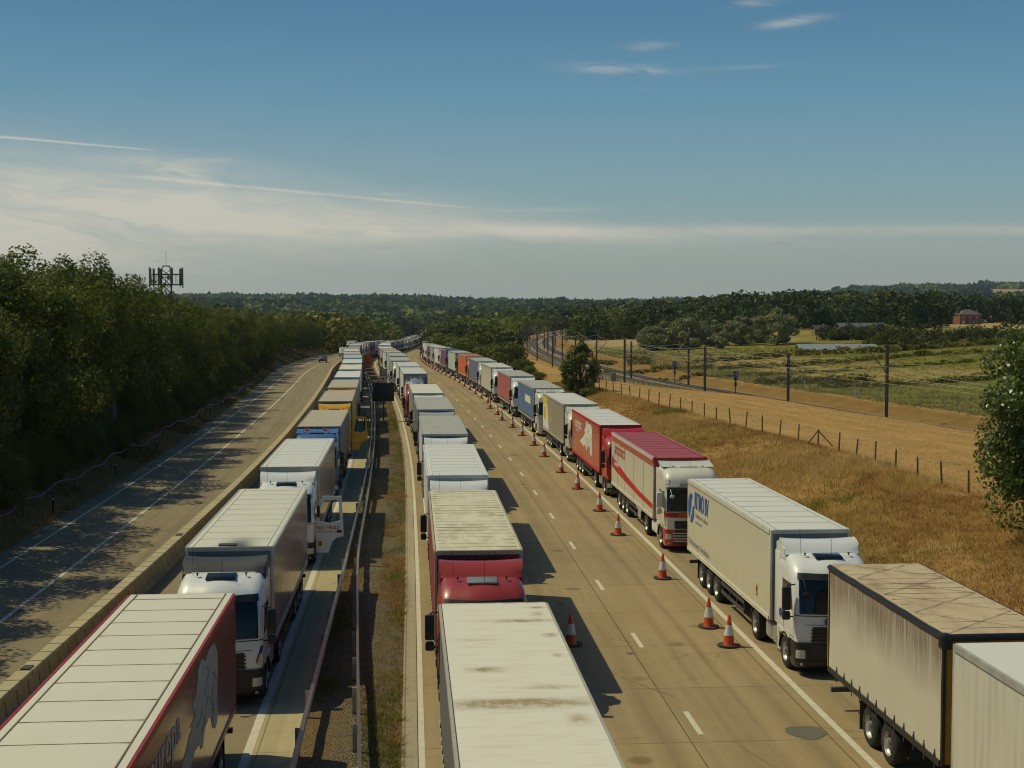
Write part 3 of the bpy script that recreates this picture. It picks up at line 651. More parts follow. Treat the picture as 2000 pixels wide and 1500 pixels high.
def scatter_wood(name, y0, y1, cell, allow, hfun, nleaf, leafk, seed, palette, rk=0.62, xr=0.43):
    rg = np.random.default_rng(seed); P = []; R = []; Hh = []; y = y0
    while y < y1:
        c = cell(y); xs = np.arange(-xr * y - c, xr * y + c, c); xs = xs + rg.uniform(-.4, .4, len(xs)) * c; yy = y + rg.uniform(-.4, .4, len(xs)) * c
        ok = allow(xs, yy)
        for a, b in zip(xs[ok], yy[ok]):
            P.append((a, b)); q = rg.random() ** 2.2; R.append(c * rk * (.75 + .9 * q)); Hh.append(hfun(a, b) * (.74 + .5 * q))
        y += c
    P = np.array(P); z = terrain(P[:, 0], P[:, 1]) - 0.6; pts = np.column_stack([P, z]); Hh = np.array(Hh)
    pal = np.array(palette); cols = pal[rg.integers(0, len(pal), len(P))] * rg.uniform(.65, 1.45, (len(P), 1)) * (1 + 1.1 * vnoise(P[:, 0], P[:, 1], 45 if y0 < 1500 else 160, 77))[:, None]
    return wood(name, pts, R, Hh, nleaf, leafk, cols, seed)
G1 = (0.085, 0.105, 0.018); G2 = (0.125, 0.140, 0.024); G3 = (0.055, 0.080, 0.020); G4 = (0.180, 0.165, 0.026)
def clear_rail(X, Y): return (X - QX(Y) < -12) | (X - QX(Y) > 16)
def a_left(X, Y):
    u = X - RX(Y); return (u < -46) & (Y < 900) | (u < -31) & (Y >= 415)
scatter_wood("left_woodland", 190, 900, lambda y: 6.5 + y * 0.006, a_left, lambda x, y: float(np.interp(y, [190, 330, 500, 900], [9.0, 9.5, 11, 13])), 420, 0.10, 301, [G1, G2, G4, G2])
def a_mid(X, Y):                                       # between motorway and railway, and across it further off
    u = X - RX(Y); d = X - QX(Y); return ((u > np.where(Y > 400, 5.2, 8)) & (d < -13) & (Y > 345) & ((Y > 560) | (u < 22))) | ((d > 15) & (d < 60) & (Y > 560) & (Y < 900) & (X > 26) & (X < 95))
scatter_wood("railway_copse", 345, 900, lambda y: 6.0 + y * 0.004, a_mid, lambda x, y: float(np.interp(y, [345, 600, 900], [7.0, 10, 12])), 420, 0.10, 302, [G1, G2, G3, G2])
def a_right(X, Y):
    house = (np.abs(X - 265) < 34) & (Y > 640) & (Y < 800); wheat = (Y > 570) & (Y < 790) & (X > 195)
    cone = (X / Y > .315) & (X / Y < .375) & (Y < 770); return ~cone & (X > 60) & (X - QX(Y) > 16) & (Y > 560 + 0 * X) & ~house & ~wheat & ((X > 95) | (Y > 570))
scatter_wood("hill_wood", 560, 1000, lambda y: 8.0 + y * 0.003, a_right, lambda x, y: float(np.interp(x, [60, 120, 200, 260, 420], [10.5, 12.5, 13.0, 11, 10.5])), 400, 0.10, 303, [G3, G1, G3, (0.04, 0.06, 0.016), G1])
def a_far(X, Y):
    u = X - RX(Y); road_ok = (u < -32) | (u > 5.5); fld = (np.abs(X - 1470) < 290) & (Y > 3300) & (Y < 4300)
    fld2 = (vnoise(X, Y, 420, 31) + 0.5 * vnoise(X, Y, 130, 33) > 0.28) & (Y > 2300)
    farroad = (np.abs(X - 80 - (Y - 1500) * 0.005) < 26) & (Y > 1400) & (Y < 1900)
    return road_ok & clear_rail(X, Y) & ~fld & ~fld2 & ~farroad
scatter_wood("distant_woods", 900, 2000, lambda y: 10 + (y - 900) * 0.016, a_far, lambda x, y: 12.5, 180, 0.15, 304, [G3, G1, G2, G3])
scatter_wood("horizon_woods", 2000, 5200, lambda y: y / 58.0, a_far, lambda x, y: 15.0, 95, 0.22, 305, [G3, G1, G3, G2])
# hedges and shrubs on the green slope and around the field
def spots(name, lst, nleaf, leafk, pal, seed):
    rg = np.random.default_rng(seed); P = []; R = []; Hh = []
    for (x0, x1, Y, r, h, n) in lst:
        for k in range(n):
            ix = x0 + (x1 - x0) * (k + rg.uniform(.1, .9)) / n; yy = Y + rg.uniform(-r, r) * 1.5; hx, _ = ray(ix, 650); P.append((hx * yy, yy)); R.append(r * rg.uniform(.7, 1.3)); Hh.append(h * rg.uniform(.7, 1.25))
    P = np.array(P); pts = np.column_stack([P, terrain(P[:, 0], P[:, 1]) - .3]); pal = np.array(pal); cols = pal[rg.integers(0, len(pal), len(P))] * rg.uniform(.7, 1.35, (len(P), 1)); return wood(name, pts, R, Hh, nleaf, leafk, cols, seed)
spots("field_hedge", [(1610, 1830, 455, 3.0, 4.4, 26), (1610, 1800, 470, 3.0, 4.6, 16), (1830, 1860, 440, 2.2, 3.5, 4), (1865, 1950, 430, 3.2, 4.4, 14), (1955, 2030, 420, 3.0, 4.8, 9), (1700, 1990, 385, 2.4, 3.0, 34), (1780, 1990, 350, 2.0, 2.4, 30)], 300, 0.12, [G1, G2, (0.06, 0.06, 0.018)], 310)
spots("slope_scrub", [(1190, 1990, 300, 1.6, 1.1, 46), (1250, 1990, 270, 1.2, .8, 44), (1480, 1700, 245, 1.4, 1.5, 26), (1600, 1990, 232, 1.2, 1.2, 34), (1130, 1200, 345, 1.4, 1.6, 8), (1230, 1270, 330, 1.5, 2.2, 5), (1360, 1990, 335, 1.7, 1.7, 50)], 240, 0.13, [(0.20, 0.19, 0.035), (0.16, 0.16, 0.03), (0.24, 0.21, 0.05), (0.12, 0.125, 0.024)], 311)

# ------------------------------------------------------------------ grasses
M['grass'] = tone_leaf_material("grass_blade", 0.3)
def blades(name, P, H, cols, per, width, seed, spread=0.12, lean=0.35):
    rg = np.random.default_rng(seed); n = len(P); B = np.repeat(P, per, 0); m = len(B); B = B + np.column_stack([rg.normal(0, spread, m), rg.normal(0, spread, m), np.zeros(m)])
    h = np.repeat(H, per) * rg.uniform(.5, 1.2, m); a = rg.uniform(0, 6.28, m); w = width * rg.uniform(.6, 1.3, m)
    dx = np.column_stack([np.cos(a) * w, np.sin(a) * w, np.zeros(m)]); tip = B + np.column_stack([rg.normal(0, lean, m) * h, rg.normal(0, lean, m) * h, h])
    V = np.stack([B - dx, B + dx, tip], 1).reshape(-1, 3); V[:, 2] -= 0.03
    me = np_mesh(name, V, np.arange(3 * m).reshape(m, 3), [M['grass']]); cc = np.ones((3 * m, 4), np.float32)
    cc[:, :3] = np.repeat(np.repeat(cols, per, 0) * rg.uniform(.75, 1.3, (m, 1)), 3, 0); at = me.attributes.new('tone', 'FLOAT_COLOR', 'POINT'); at.data.foreach_set('color', cc.ravel())
    return tag(link(name, me), kind='stuff')
def sample(n, y0, y1, f0, f1, seed, power=1.0):
    """random ground points with lateral range f0(y)..f1(y), denser near"""
    rg = np.random.default_rng(seed); t = rg.random(n) ** power; Y = y0 + (y1 - y0) * t; a, b = f0(Y), f1(Y); X = a + (b - a) * rg.random(n); return X, Y, rg
CU = lambda Y: np.interp(Y, [0, 70, 86, 108, 148, 200, 400], [15.8, 15.6, 15.6, 13.4, 11.2, 10.5, 9.0])
def grasses():
    X, Y, rg = sample(34000, 30, 175, lambda y: RX(y) + 4.1, lambda y: RX(y) + CU(y) + 0.6, 401, 1.5)
    n1 = vnoise(X, Y, 5, 51) + .5 * vnoise(X, Y, 1.8, 52); n2 = vnoise(X, Y, 7, 53) + .5 * vnoise(X, Y, 2, 54)
    c = np.where((n1 > 0)[:, None], np.array([0.54, 0.35, 0.115]), np.array([0.36, 0.20, 0.06])); c = np.where((n1 > .3)[:, None], np.array([0.60, 0.42, 0.165]), c); c = np.where((n2 > .33)[:, None], np.array([0.22, 0.21, 0.035]), c)
    blades("bank_grass", np.column_stack([X, Y, terrain(X, Y)]), 0.16 + 0.22 * np.clip(n1 + .4, 0, 1) + .16 * (n2 > .40), c, 8, 0.013, 402, 0.18, 0.55)
    X, Y, rg = sample(26000, 50, 230, lambda y: RX(y) + CU(y), lambda y: np.minimum(QX(y) - 7, 0.42 * y), 403, 1.4)
    n1 = vnoise(X, Y, 6, 61); c = np.where((n1 > 0)[:, None], np.array([0.62, 0.40, 0.15]), np.array([0.50, 0.30, 0.10]))
    blades("field_grass", np.column_stack([X, Y, terrain(X, Y)]), 0.07 + 0.08 * np.clip(n1 + .4, 0, 1), c, 5, 0.02, 404, 0.3, 1.0)
    X, Y, rg = sample(22000, 150, 420, lambda y: QX(y) + 12, lambda y: QX(y) + 130, 405, 1.3); k = np.abs(X) < .43 * Y; X, Y = X[k], Y[k]
    n1 = vnoise(X, Y, 8, 71) + .5 * vnoise(X, Y, 3, 72); c = np.where((n1 > .1)[:, None], np.array([0.30, 0.25, 0.07]), np.array([0.17, 0.18, 0.03])); c = np.where((n1 < -.25)[:, None], np.array([0.15, 0.15, 0.03]), c)
    blades("slope_grass", np.column_stack([X, Y, terrain(X, Y)]), 0.3 + .4 * np.abs(n1), c, 7, 0.05, 406, 0.4, 0.5)
    # central reservation
    rg = np.random.default_rng(407); n = 22000; Y = 24 + 190 * rg.random(n) ** 1.6; U = rg.uniform(-14.0, -11.45, n)
    dens = vnoise(U * 3, Y, 3.0, 81) + .5 * vnoise(U * 4, Y, 1.2, 82) + np.where(U > -12.5, .45, 0.0) - np.where((U > -13.2) & (U < -12.5), .25, 0); k = dens > 0.02; U, Y, dens = U[k], Y[k], dens[k]
    P = np.array([road(float(y), float(u), 0.02) for u, y in zip(U, Y)]); nn = vnoise(U * 2, Y, 4, 83)
    c = np.where((nn > .24)[:, None], np.array([0.36, 0.22, 0.07]), np.array([0.21, 0.20, 0.035])); c = np.where((nn < -.28)[:, None], np.array([0.30, 0.25, 0.12]), c)
    blades("median_grass", P, 0.10 + .14 * np.clip(dens, 0, 1), c, 7, 0.010, 408, 0.07, 0.7)
    # verge left of the contraflow
    n = 14000; Y = 30 + 330 * rg.random(n) ** 1.5; U = -29.7 - 3.5 * rg.random(n); X = RX(Y) + U; nn = vnoise(X, Y, 4, 91)
    c = np.where((nn > 0)[:, None], np.array([0.34, 0.25, 0.12]), np.array([0.16, 0.13, 0.045]))
    blades("verge_grass", np.column_stack([X, Y, terrain(X, Y)]), 0.25 + .3 * np.abs(nn), c, 6, 0.02, 409, 0.15, 0.5)
    # tall green weeds on the bank
    X, Y, rg = sample(220, 45, 100, lambda y: RX(y) + 5, lambda y: RX(y) + CU(y) - 1, 410, 1.0); nn = vnoise(X, Y, 6, 95); k = nn > .05; X, Y = X[k], Y[k]
    blades("bank_weeds", np.column_stack([X, Y, terrain(X, Y)]), np.full(len(X), .7), np.tile([0.24, 0.24, 0.04], (len(X), 1)), 12, 0.012, 411, 0.22, 0.25)
grasses()

# ------------------------------------------------------------------ lorries: shared materials
def paintm(name, col, coat=0.6, rough=0.35, vary=0.05): return simple(name, col, rough, coat=coat, vary=vary, vscale=0.8)
PAL = {
 'white': paintm("cab_white", (0.78, 0.79, 0.78)), 'cream': paintm("cab_cream", (0.74, 0.71, 0.60)), 'red': paintm("cab_red", (0.50, 0.022, 0.020)),
 'wine': paintm("cab_wine", (0.36, 0.040, 0.030)), 'yellow': paintm("cab_yellow", (0.75, 0.40, 0.015)), 'blue': paintm("cab_blue", (0.07, 0.15, 0.36)), 'navy': paintm("cab_navy", (0.025, 0.05, 0.15)),
 'sky': paintm("cab_sky", (0.06, 0.28, 0.55)), 'orange': paintm("cab_orange", (0.75, 0.18, 0.02)), 'silver': paintm("cab_silver", (0.42, 0.44, 0.45), rough=0.3), 'dgrey': paintm("cab_grey", (0.045, 0.05, 0.055), coat=.25, rough=.5), 'green': paintm("cab_green", (0.05, 0.20, 0.10))}
B = {
 'glass': simple("dark_glass", (0.008, 0.010, 0.014), 0.05, spec=0.45, vary=0), 'black': simple("black_plastic", (0.018, 0.018, 0.019), 0.45, vary=0.1), 'grille': simple("grille_black", (0.03, 0.03, 0.032), 0.5),
 'tyre': simple("tyre_rubber", (0.022, 0.021, 0.020), 0.85, vary=0.3, vscale=6), 'rim': simple("wheel_rim", (0.42, 0.42, 0.41), 0.4, metal=0.6, vary=0.25, vscale=8), 'steel': simple("chassis_steel", (0.055, 0.055, 0.055), 0.6, vary=0.3),
 'alu': simple("bare_aluminium", (0.55, 0.56, 0.56), 0.35, metal=0.7, vary=0.1), 'lamp': simple("lamp_glass", (0.55, 0.55, 0.52), 0.08, coat=1, vary=0.3, vscale=30), 'amber': simple("amber_lens", (0.65, 0.22, 0.02), 0.3), 'redl': simple("red_lens", (0.5, 0.03, 0.02), 0.3),
 'white': simple("white_plastic", (0.72, 0.72, 0.70), 0.4), 'gal': simple("galvanised_steel", (0.50, 0.49, 0.44), 0.45, metal=0.35, vary=0.18, vscale=3), 'yel': simple("sticker_yellow", (0.75, 0.45, 0.03), 0.5), 'redp': simple("sign_red", (0.50, 0.02, 0.015), 0.45), 'bluep': simple("logo_blue", (0.035, 0.10, 0.33), 0.5), 'greyp': simple("lettering_grey", (0.30, 0.31, 0.30), 0.6), 'whitep': simple("lettering_white", (0.72, 0.70, 0.62), 0.6), 'yelp': simple("lettering_yellow", (0.70, 0.52, 0.06), 0.6), 'seam': simple('seam_grey', (0.42, 0.40, 0.33), 0.7), 'cyan': simple("stripe_blue", (0.02, 0.03, 0.25), 0.5)}
D = {   # trailer sides and roofs
 'white': dirty("side_white", (0.68, 0.68, 0.65), amt=0.18, low=0.2), 'cream': dirty("side_cream", (0.66, 0.62, 0.48), amt=0.14, low=0.18, rough=0.35, coat=0.15), 'grey': dirty("side_grey", (0.36, 0.36, 0.35), amt=0.3), 'dgrey': dirty("side_dark_grey", (0.16, 0.16, 0.165), amt=0.3),
 'red': dirty("side_red", (0.56, 0.068, 0.035), amt=0.18, rough=0.25, coat=0.5), 'wine': dirty("side_wine", (0.32, 0.05, 0.045), amt=0.25, low=0.2), 'shaded_red': dirty("side_shaded_red", (0.36, 0.032, 0.018), amt=0.3, rough=0.18, coat=0.6), 'rose': dirty("side_rose", (0.44, 0.11, 0.10), amt=0.3, low=0.2), 'mauve': dirty("side_mauve", (0.33, 0.22, 0.22), amt=0.25, rough=0.22, coat=0.5), 'blue': dirty("side_blue", (0.09, 0.17, 0.34), amt=0.2, low=0.2),  # nearest left trailer: red livery with flank shade put into the paint colour
 'slate': dirty("side_slate", (0.15, 0.16, 0.26), amt=0.25), 'purple': dirty("side_purple", (0.17, 0.07, 0.15), amt=0.3), 'orange': dirty("side_orange", (0.62, 0.14, 0.02), amt=0.15), 'mint': dirty("side_mint", (0.50, 0.55, 0.44), amt=0.2), 'navy': dirty("side_navy", (0.03, 0.05, 0.13), amt=0.2), 'taupe': dirty("side_taupe", (0.33, 0.29, 0.22), amt=0.2), 'green': dirty("side_green", (0.05, 0.18, 0.09), amt=0.2), 'yellow': dirty("side_yellow", (0.65, 0.36, 0.03), amt=0.2),
 'grime': dirty("side_grimy", (0.60, 0.575, 0.48), dirt=(0.20, 0.14, 0.085), amt=0.5, rough=0.7, bump=0.15)}
RF = {'white': dirty("roof_white", (0.74, 0.73, 0.68), amt=0.10, streak='y', rough=0.45), 'cream': dirty("roof_cream", (0.72, 0.69, 0.58), amt=0.12, streak='y', rough=0.5), 'tan': dirty("roof_tan", (0.70, 0.65, 0.50), dirt=(0.34, 0.28, 0.17), amt=1.1, streak='y', rough=0.7),
 'grey': dirty("roof_grey", (0.42, 0.42, 0.38), amt=0.4, streak='y', rough=0.6), 'sand': dirty("roof_sand", (0.46, 0.41, 0.31), amt=0.4, streak='y', rough=0.7), 'wine': dirty("roof_wine", (0.36, 0.06, 0.075), dirt=(0.32, 0.13, 0.13), amt=0.4, streak='y', rough=0.55), 'brown': dirty("roof_brown", (0.55, 0.44, 0.28), dirt=(0.24, 0.17, 0.11), amt=1.1, streak='y', rough=0.8), 'orange': dirty("roof_orange", (0.45, 0.14, 0.03), amt=0.2, streak='y'), 'navy': dirty("roof_navy", (0.05, 0.06, 0.12), amt=0.3, streak='y'), 'yellow': dirty("roof_yellow", (0.68, 0.44, 0.04), amt=0.2, streak='y'), 'sky': dirty("roof_sky", (0.42, 0.50, 0.55), amt=0.2, streak='y'), 'pink': dirty("roof_pink", (0.55, 0.42, 0.36), amt=0.2, streak='y')}
def stained_roof():
    """white tarpaulin roof with brown puddle marks"""
    mt, t, b = principled("roof_stained"); tc = t.n('ShaderNodeTexCoord'); sp = t.n('ShaderNodeSeparateXYZ'); t.l(tc.outputs['Object'], sp.inputs[0])
    n = t.noise(tc.outputs['Object'], 3.0, 6, 0.65); nb = t.noise(t.comb(t.m('MULTIPLY', sp.outputs[0], .8), t.m('MULTIPLY', sp.outputs[1], 5)), 1.2, 5, .6)
    f = None
    for (x, y, a, c, s) in ((0.1, 15.9, 1.5, .14, .9), (.95, 15.3, .22, .12, .9), (.95, 14.6, .16, .2, .5), (.55, 14.0, .8, .13, .75), (1.0, 12.6, .15, .16, .9), (1.0, 10.9, .1, .12, .7), (-.5, 9.9, .35, .16, .8), (.6, 8.6, .5, .12, .6), (-.1, 7.6, 1.4, .3, .9), (.9, 6.6, .2, .3, .5), (-.6, 12.3, .5, .1, .3)):
        q = t.m('ADD', t.m('POWER', t.m('DIVIDE', t.m('SUBTRACT', sp.outputs[0], x), a), 2.0), t.m('POWER', t.m('DIVIDE', t.m('SUBTRACT', sp.outputs[1], y), c), 2.0))
        g = t.m('MULTIPLY', t.m('EXPONENT', t.m('MULTIPLY', q, -1.0)), s); f = g if f is None else t.m('ADD', f, g)
    f = t.m('MULTIPLY', f, t.rng(n, 0.35, 0.60, 0.4, 1.7), clamp=True); f2 = t.m('MULTIPLY', t.rng(nb, .5, .75), .3)
    t.l(t.mix(t.m('MAXIMUM', f, f2), (0.74, 0.71, 0.60, 1), (0.36, 0.29, 0.165, 1)), b.inputs['Base Color']); b.inputs['Roughness'].default_value = 0.7
    return mt
def sooty_roof():
    mt, t, b = principled("roof_sooty"); tc = t.n('ShaderNodeTexCoord'); sp = t.n('ShaderNodeSeparateXYZ'); t.l(tc.outputs['Object'], sp.inputs[0])
    n = t.noise(tc.outputs['Object'], 1.2, 5, 0.6)
    q = t.m('ADD', t.m('POWER', t.m('DIVIDE', t.m('SUBTRACT', sp.outputs[0], 0.22), 0.42), 2.0), t.m('POWER', t.m('DIVIDE', t.m('SUBTRACT', sp.outputs[1], 2.9), 1.25), 2.0))
    f = t.m('MULTIPLY', t.m('EXPONENT', t.m('MULTIPLY', q, -1.0)), t.rng(n, .25, .6, .8, 1.05), clamp=True)
    base = t.mix(t.rng(n, .3, .7, 0, .35), (0.72, 0.70, 0.58, 1), (0.60, 0.57, 0.45, 1)); t.l(t.mix(f, base, (0.02, 0.018, 0.015, 1)), b.inputs['Base Color']); b.inputs['Roughness'].default_value = 0.5; return mt
RF['stained'] = stained_roof(); RF['sooty'] = sooty_roof()
def ydirt_side():
    """grimy curtain: brown streaks running down from the roof edge"""
    mt, t, b = principled("side_streaked"); tc = t.n('ShaderNodeTexCoord'); sp = t.n('ShaderNodeSeparateXYZ'); t.l(tc.outputs['Object'], sp.inputs[0])
    n = t.noise(t.comb(0.0, t.m('MULTIPLY', sp.outputs[1], 7.0), t.m('MULTIPLY', sp.outputs[2], 0.5)), 1.0, 7, 0.7, .2); n2 = t.noise(tc.outputs['Object'], 0.7, 4, .6)
    edge = t.m('ADD', 3.0, t.m('MULTIPLY', t.m('SUBTRACT', t.noise(t.comb(0.0, t.m('MULTIPLY', sp.outputs[1], 0.8)), 1.0, 3), 0.5), 0.9))
    f = t.m('MULTIPLY', t.m('MULTIPLY', t.rng(sp.outputs[2], t.m('SUBTRACT', edge, 0.6), 3.55, 0, 1), t.rng(n, 0.30, 0.55, .22, 1)), t.rng(n2, .2, .6, .75, 1.15), clamp=True)
    t.l(t.mix(t.m('MULTIPLY', f, .85), t.mix(n2, (0.62, 0.59, 0.48, 1), (0.54, 0.50, 0.40, 1)), (0.19, 0.12, 0.08, 1)), b.inputs['Base Color']); b.inputs['Roughness'].default_value = 0.7
    bp = t.n('ShaderNodeBump', i_Strength=0.25, i_Distance=0.03); t.l(n, bp.inputs['Height']); t.l(bp.outputs[0], b.inputs['Normal']); return mt
D['streaked'] = ydirt_side()

# ------------------------------------------------------------------ cab surface
def surf_fn(tab, yrear=2.25):
    """tab rows: z, yfront, halfwidth, corner radius, bow. u: 0-1 side, 1-2 corner, 2-3 front, 3-4 corner, 4-5 side"""
    T = np.array(tab, float)
    def f(u, z, off=0.0):
        yf, w, r, bow = [float(np.interp(z, T[:, 0], T[:, k])) for k in (1, 2, 3, 4)]
        def base(u):
            if u < 1: return (-w, yrear + (yf + r + bow - yrear) * u)
            if u <= 2: a = (u - 1) * math.pi / 2; return (-w + r - r * math.cos(a), yf + bow + r - r * math.sin(a))
            if u < 3: t = (u - 2) * 2 - 1; x = t * (w - r); return (x, yf + bow * t * t)
            if u <= 4: a = (u - 3) * math.pi / 2; return (w - r + r * math.sin(a), yf + bow + r - r * math.cos(a))
            return (w, yf + r + bow + (yrear - yf - r - bow) * (u - 4))
        x, y = base(u)
        if off:
            x0, y0 = base(max(0, u - .02)); x1, y1 = base(min(5, u + .02)); nx, ny = (y1 - y0), -(x1 - x0); l = math.hypot(nx, ny) or 1; x += nx / l * off; y += ny / l * off
        return (x, y, z)
    return f
UL = [0, .25, .5, .75, 1, 1.2, 1.4, 1.6, 1.8, 2, 2.2, 2.4, 2.6, 2.8, 3, 3.2, 3.4, 3.6, 3.8, 4, 4.25, 4.5, 4.75, 5]
def shell(tab, zs, yrear=2.25, cap_top=True, cap_bot=True):
    f = surf_fn(tab, yrear); mb = MB(); n = len(UL); vs = [f(u, z) for z in zs for u in UL]; fs = []
    for i in range(len(zs) - 1):
        for k in range(n): fs.append([i * n + k, i * n + (k + 1) % n, (i + 1) * n + (k + 1) % n, (i + 1) * n + k])
    if cap_bot: fs.append(list(range(n))[::-1])
    if cap_top: fs.append([(len(zs) - 1) * n + k for k in range(n)])
    mb.add(vs, fs); return mb, f
def patch(mb, f, u0, u1, z0, z1, off, nu=10, nz=5, mi=0, thick=0.012):
    """raised panel on the cab surface; u0,u1 may be functions of z"""
    U0 = u0 if callable(u0) else (lambda z: u0); U1 = u1 if callable(u1) else (lambda z: u1)
    vs = []
    for o in (off, off - thick - off * 1.0):
        for j in range(nz + 1):
            z = z0 + (z1 - z0) * j / nz
            for i in range(nu + 1): vs.append(f(U0(z) + (U1(z) - U0(z)) * i / nu, z, o))
    N = (nu + 1) * (nz + 1); fs = []
    for j in range(nz):
        for i in range(nu): a = j * (nu + 1) + i; fs.append([a, a + 1, a + nu + 2, a + nu + 1])
    ring = [i for i in range(nu + 1)] + [j * (nu + 1) + nu for j in range(1, nz + 1)] + [nz * (nu + 1) + i for i in range(nu - 1, -1, -1)] + [j * (nu + 1) for j in range(nz - 1, 0, -1)]
    for k in range(len(ring)): a, b = ring[k], ring[(k + 1) % len(ring)]; fs.append([a, b, b + N, a + N])
    mb.add(vs, fs, mi)
TAB = {
 'A': [(1.05, .10, 1.20, .22, .10), (1.5, .04, 1.23, .26, .12), (1.95, .03, 1.24, .30, .14), (2.5, .14, 1.24, .34, .16), (2.92, .27, 1.22, .38, .18), (3.12, .38, 1.20, .42, .20), (3.30, .60, 1.15, .46, .20), (3.41, .85, 1.10, .46, .18), (3.475, 1.12, 1.05, .42, .13), (3.51, 1.5, 1.0, .34, .06)],
 'B': [(1.05, .06, 1.20, .16, .06), (1.5, .02, 1.23, .18, .08), (1.95, .02, 1.24, .20, .08), (2.5, .10, 1.24, .22, .09), (2.86, .16, 1.23, .24, .10), (2.98, .08, 1.23, .26, .10), (3.35, .18, 1.21, .34, .12), (3.58, .38, 1.17, .42, .14), (3.70, .72, 1.10, .44, .14), (3.74, 1.0, 1.05, .42, .1)]}
LOWT = [(0.28, .16, 1.18, .22, .10), (0.45, .02, 1.22, .24, .12), (1.06, .04, 1.22, .22, .10)]
WSZ = {'A': (1.93, 2.93), 'B': (1.90, 2.84)}
MC = {}
def cached(key, fn):
    if key not in MC: MC[key] = fn()
    return MC[key]
def wheel_meshes(w=0.30):
    t = MB(); t.lathe([(.30, -w / 2), (.44, -w / 2 - .005), (.495, -w / 2 + .03), (.515, -w / 2 + .06), (.515, w / 2 - .06), (.495, w / 2 - .03), (.44, w / 2 + .005), (.30, w / 2)], axis='x', seg=28, cap=False)
    r = MB(); r.lathe([(.305, -w / 2), (.285, -w / 2 + .05), (.26, -w / 2 + .10), (.20, -w / 2 + .13), (.135, -w / 2 + .10), (.13, -w / 2 - .02), (.09, -w / 2 - .04), (.0, -w / 2 - .04)], axis='x', seg=24, cap=False)
    r.lathe([(.305, w / 2), (.285, w / 2 - .05), (.26, w / 2 - .10), (.20, w / 2 - .13), (.135, w / 2 - .10), (.13, w / 2 + .02), (.09, w / 2 + .04), (.0, w / 2 + .04)], axis='x', seg=24, cap=False)
    for k in range(8):
        a = k * math.pi / 4
        for sx in (-1, 1): r.box(sx * (w / 2 - .1) - .02, sx * (w / 2 - .1) + .02, .21 * math.cos(a) - .03, .21 * math.cos(a) + .03, .21 * math.sin(a) - .03, .21 * math.sin(a) + .03, 1)
    return t.mesh("tyre", [B['tyre']]), r.mesh("rim", [B['rim'], B['black']])
def add_wheel(root, x, y, w=0.30, z=0.515):
    tm, rm = cached(('wheel', w), lambda: wheel_meshes(w)); o = link("wheel", tm, root, loc=(x, y, z)); link("rim", rm, o)
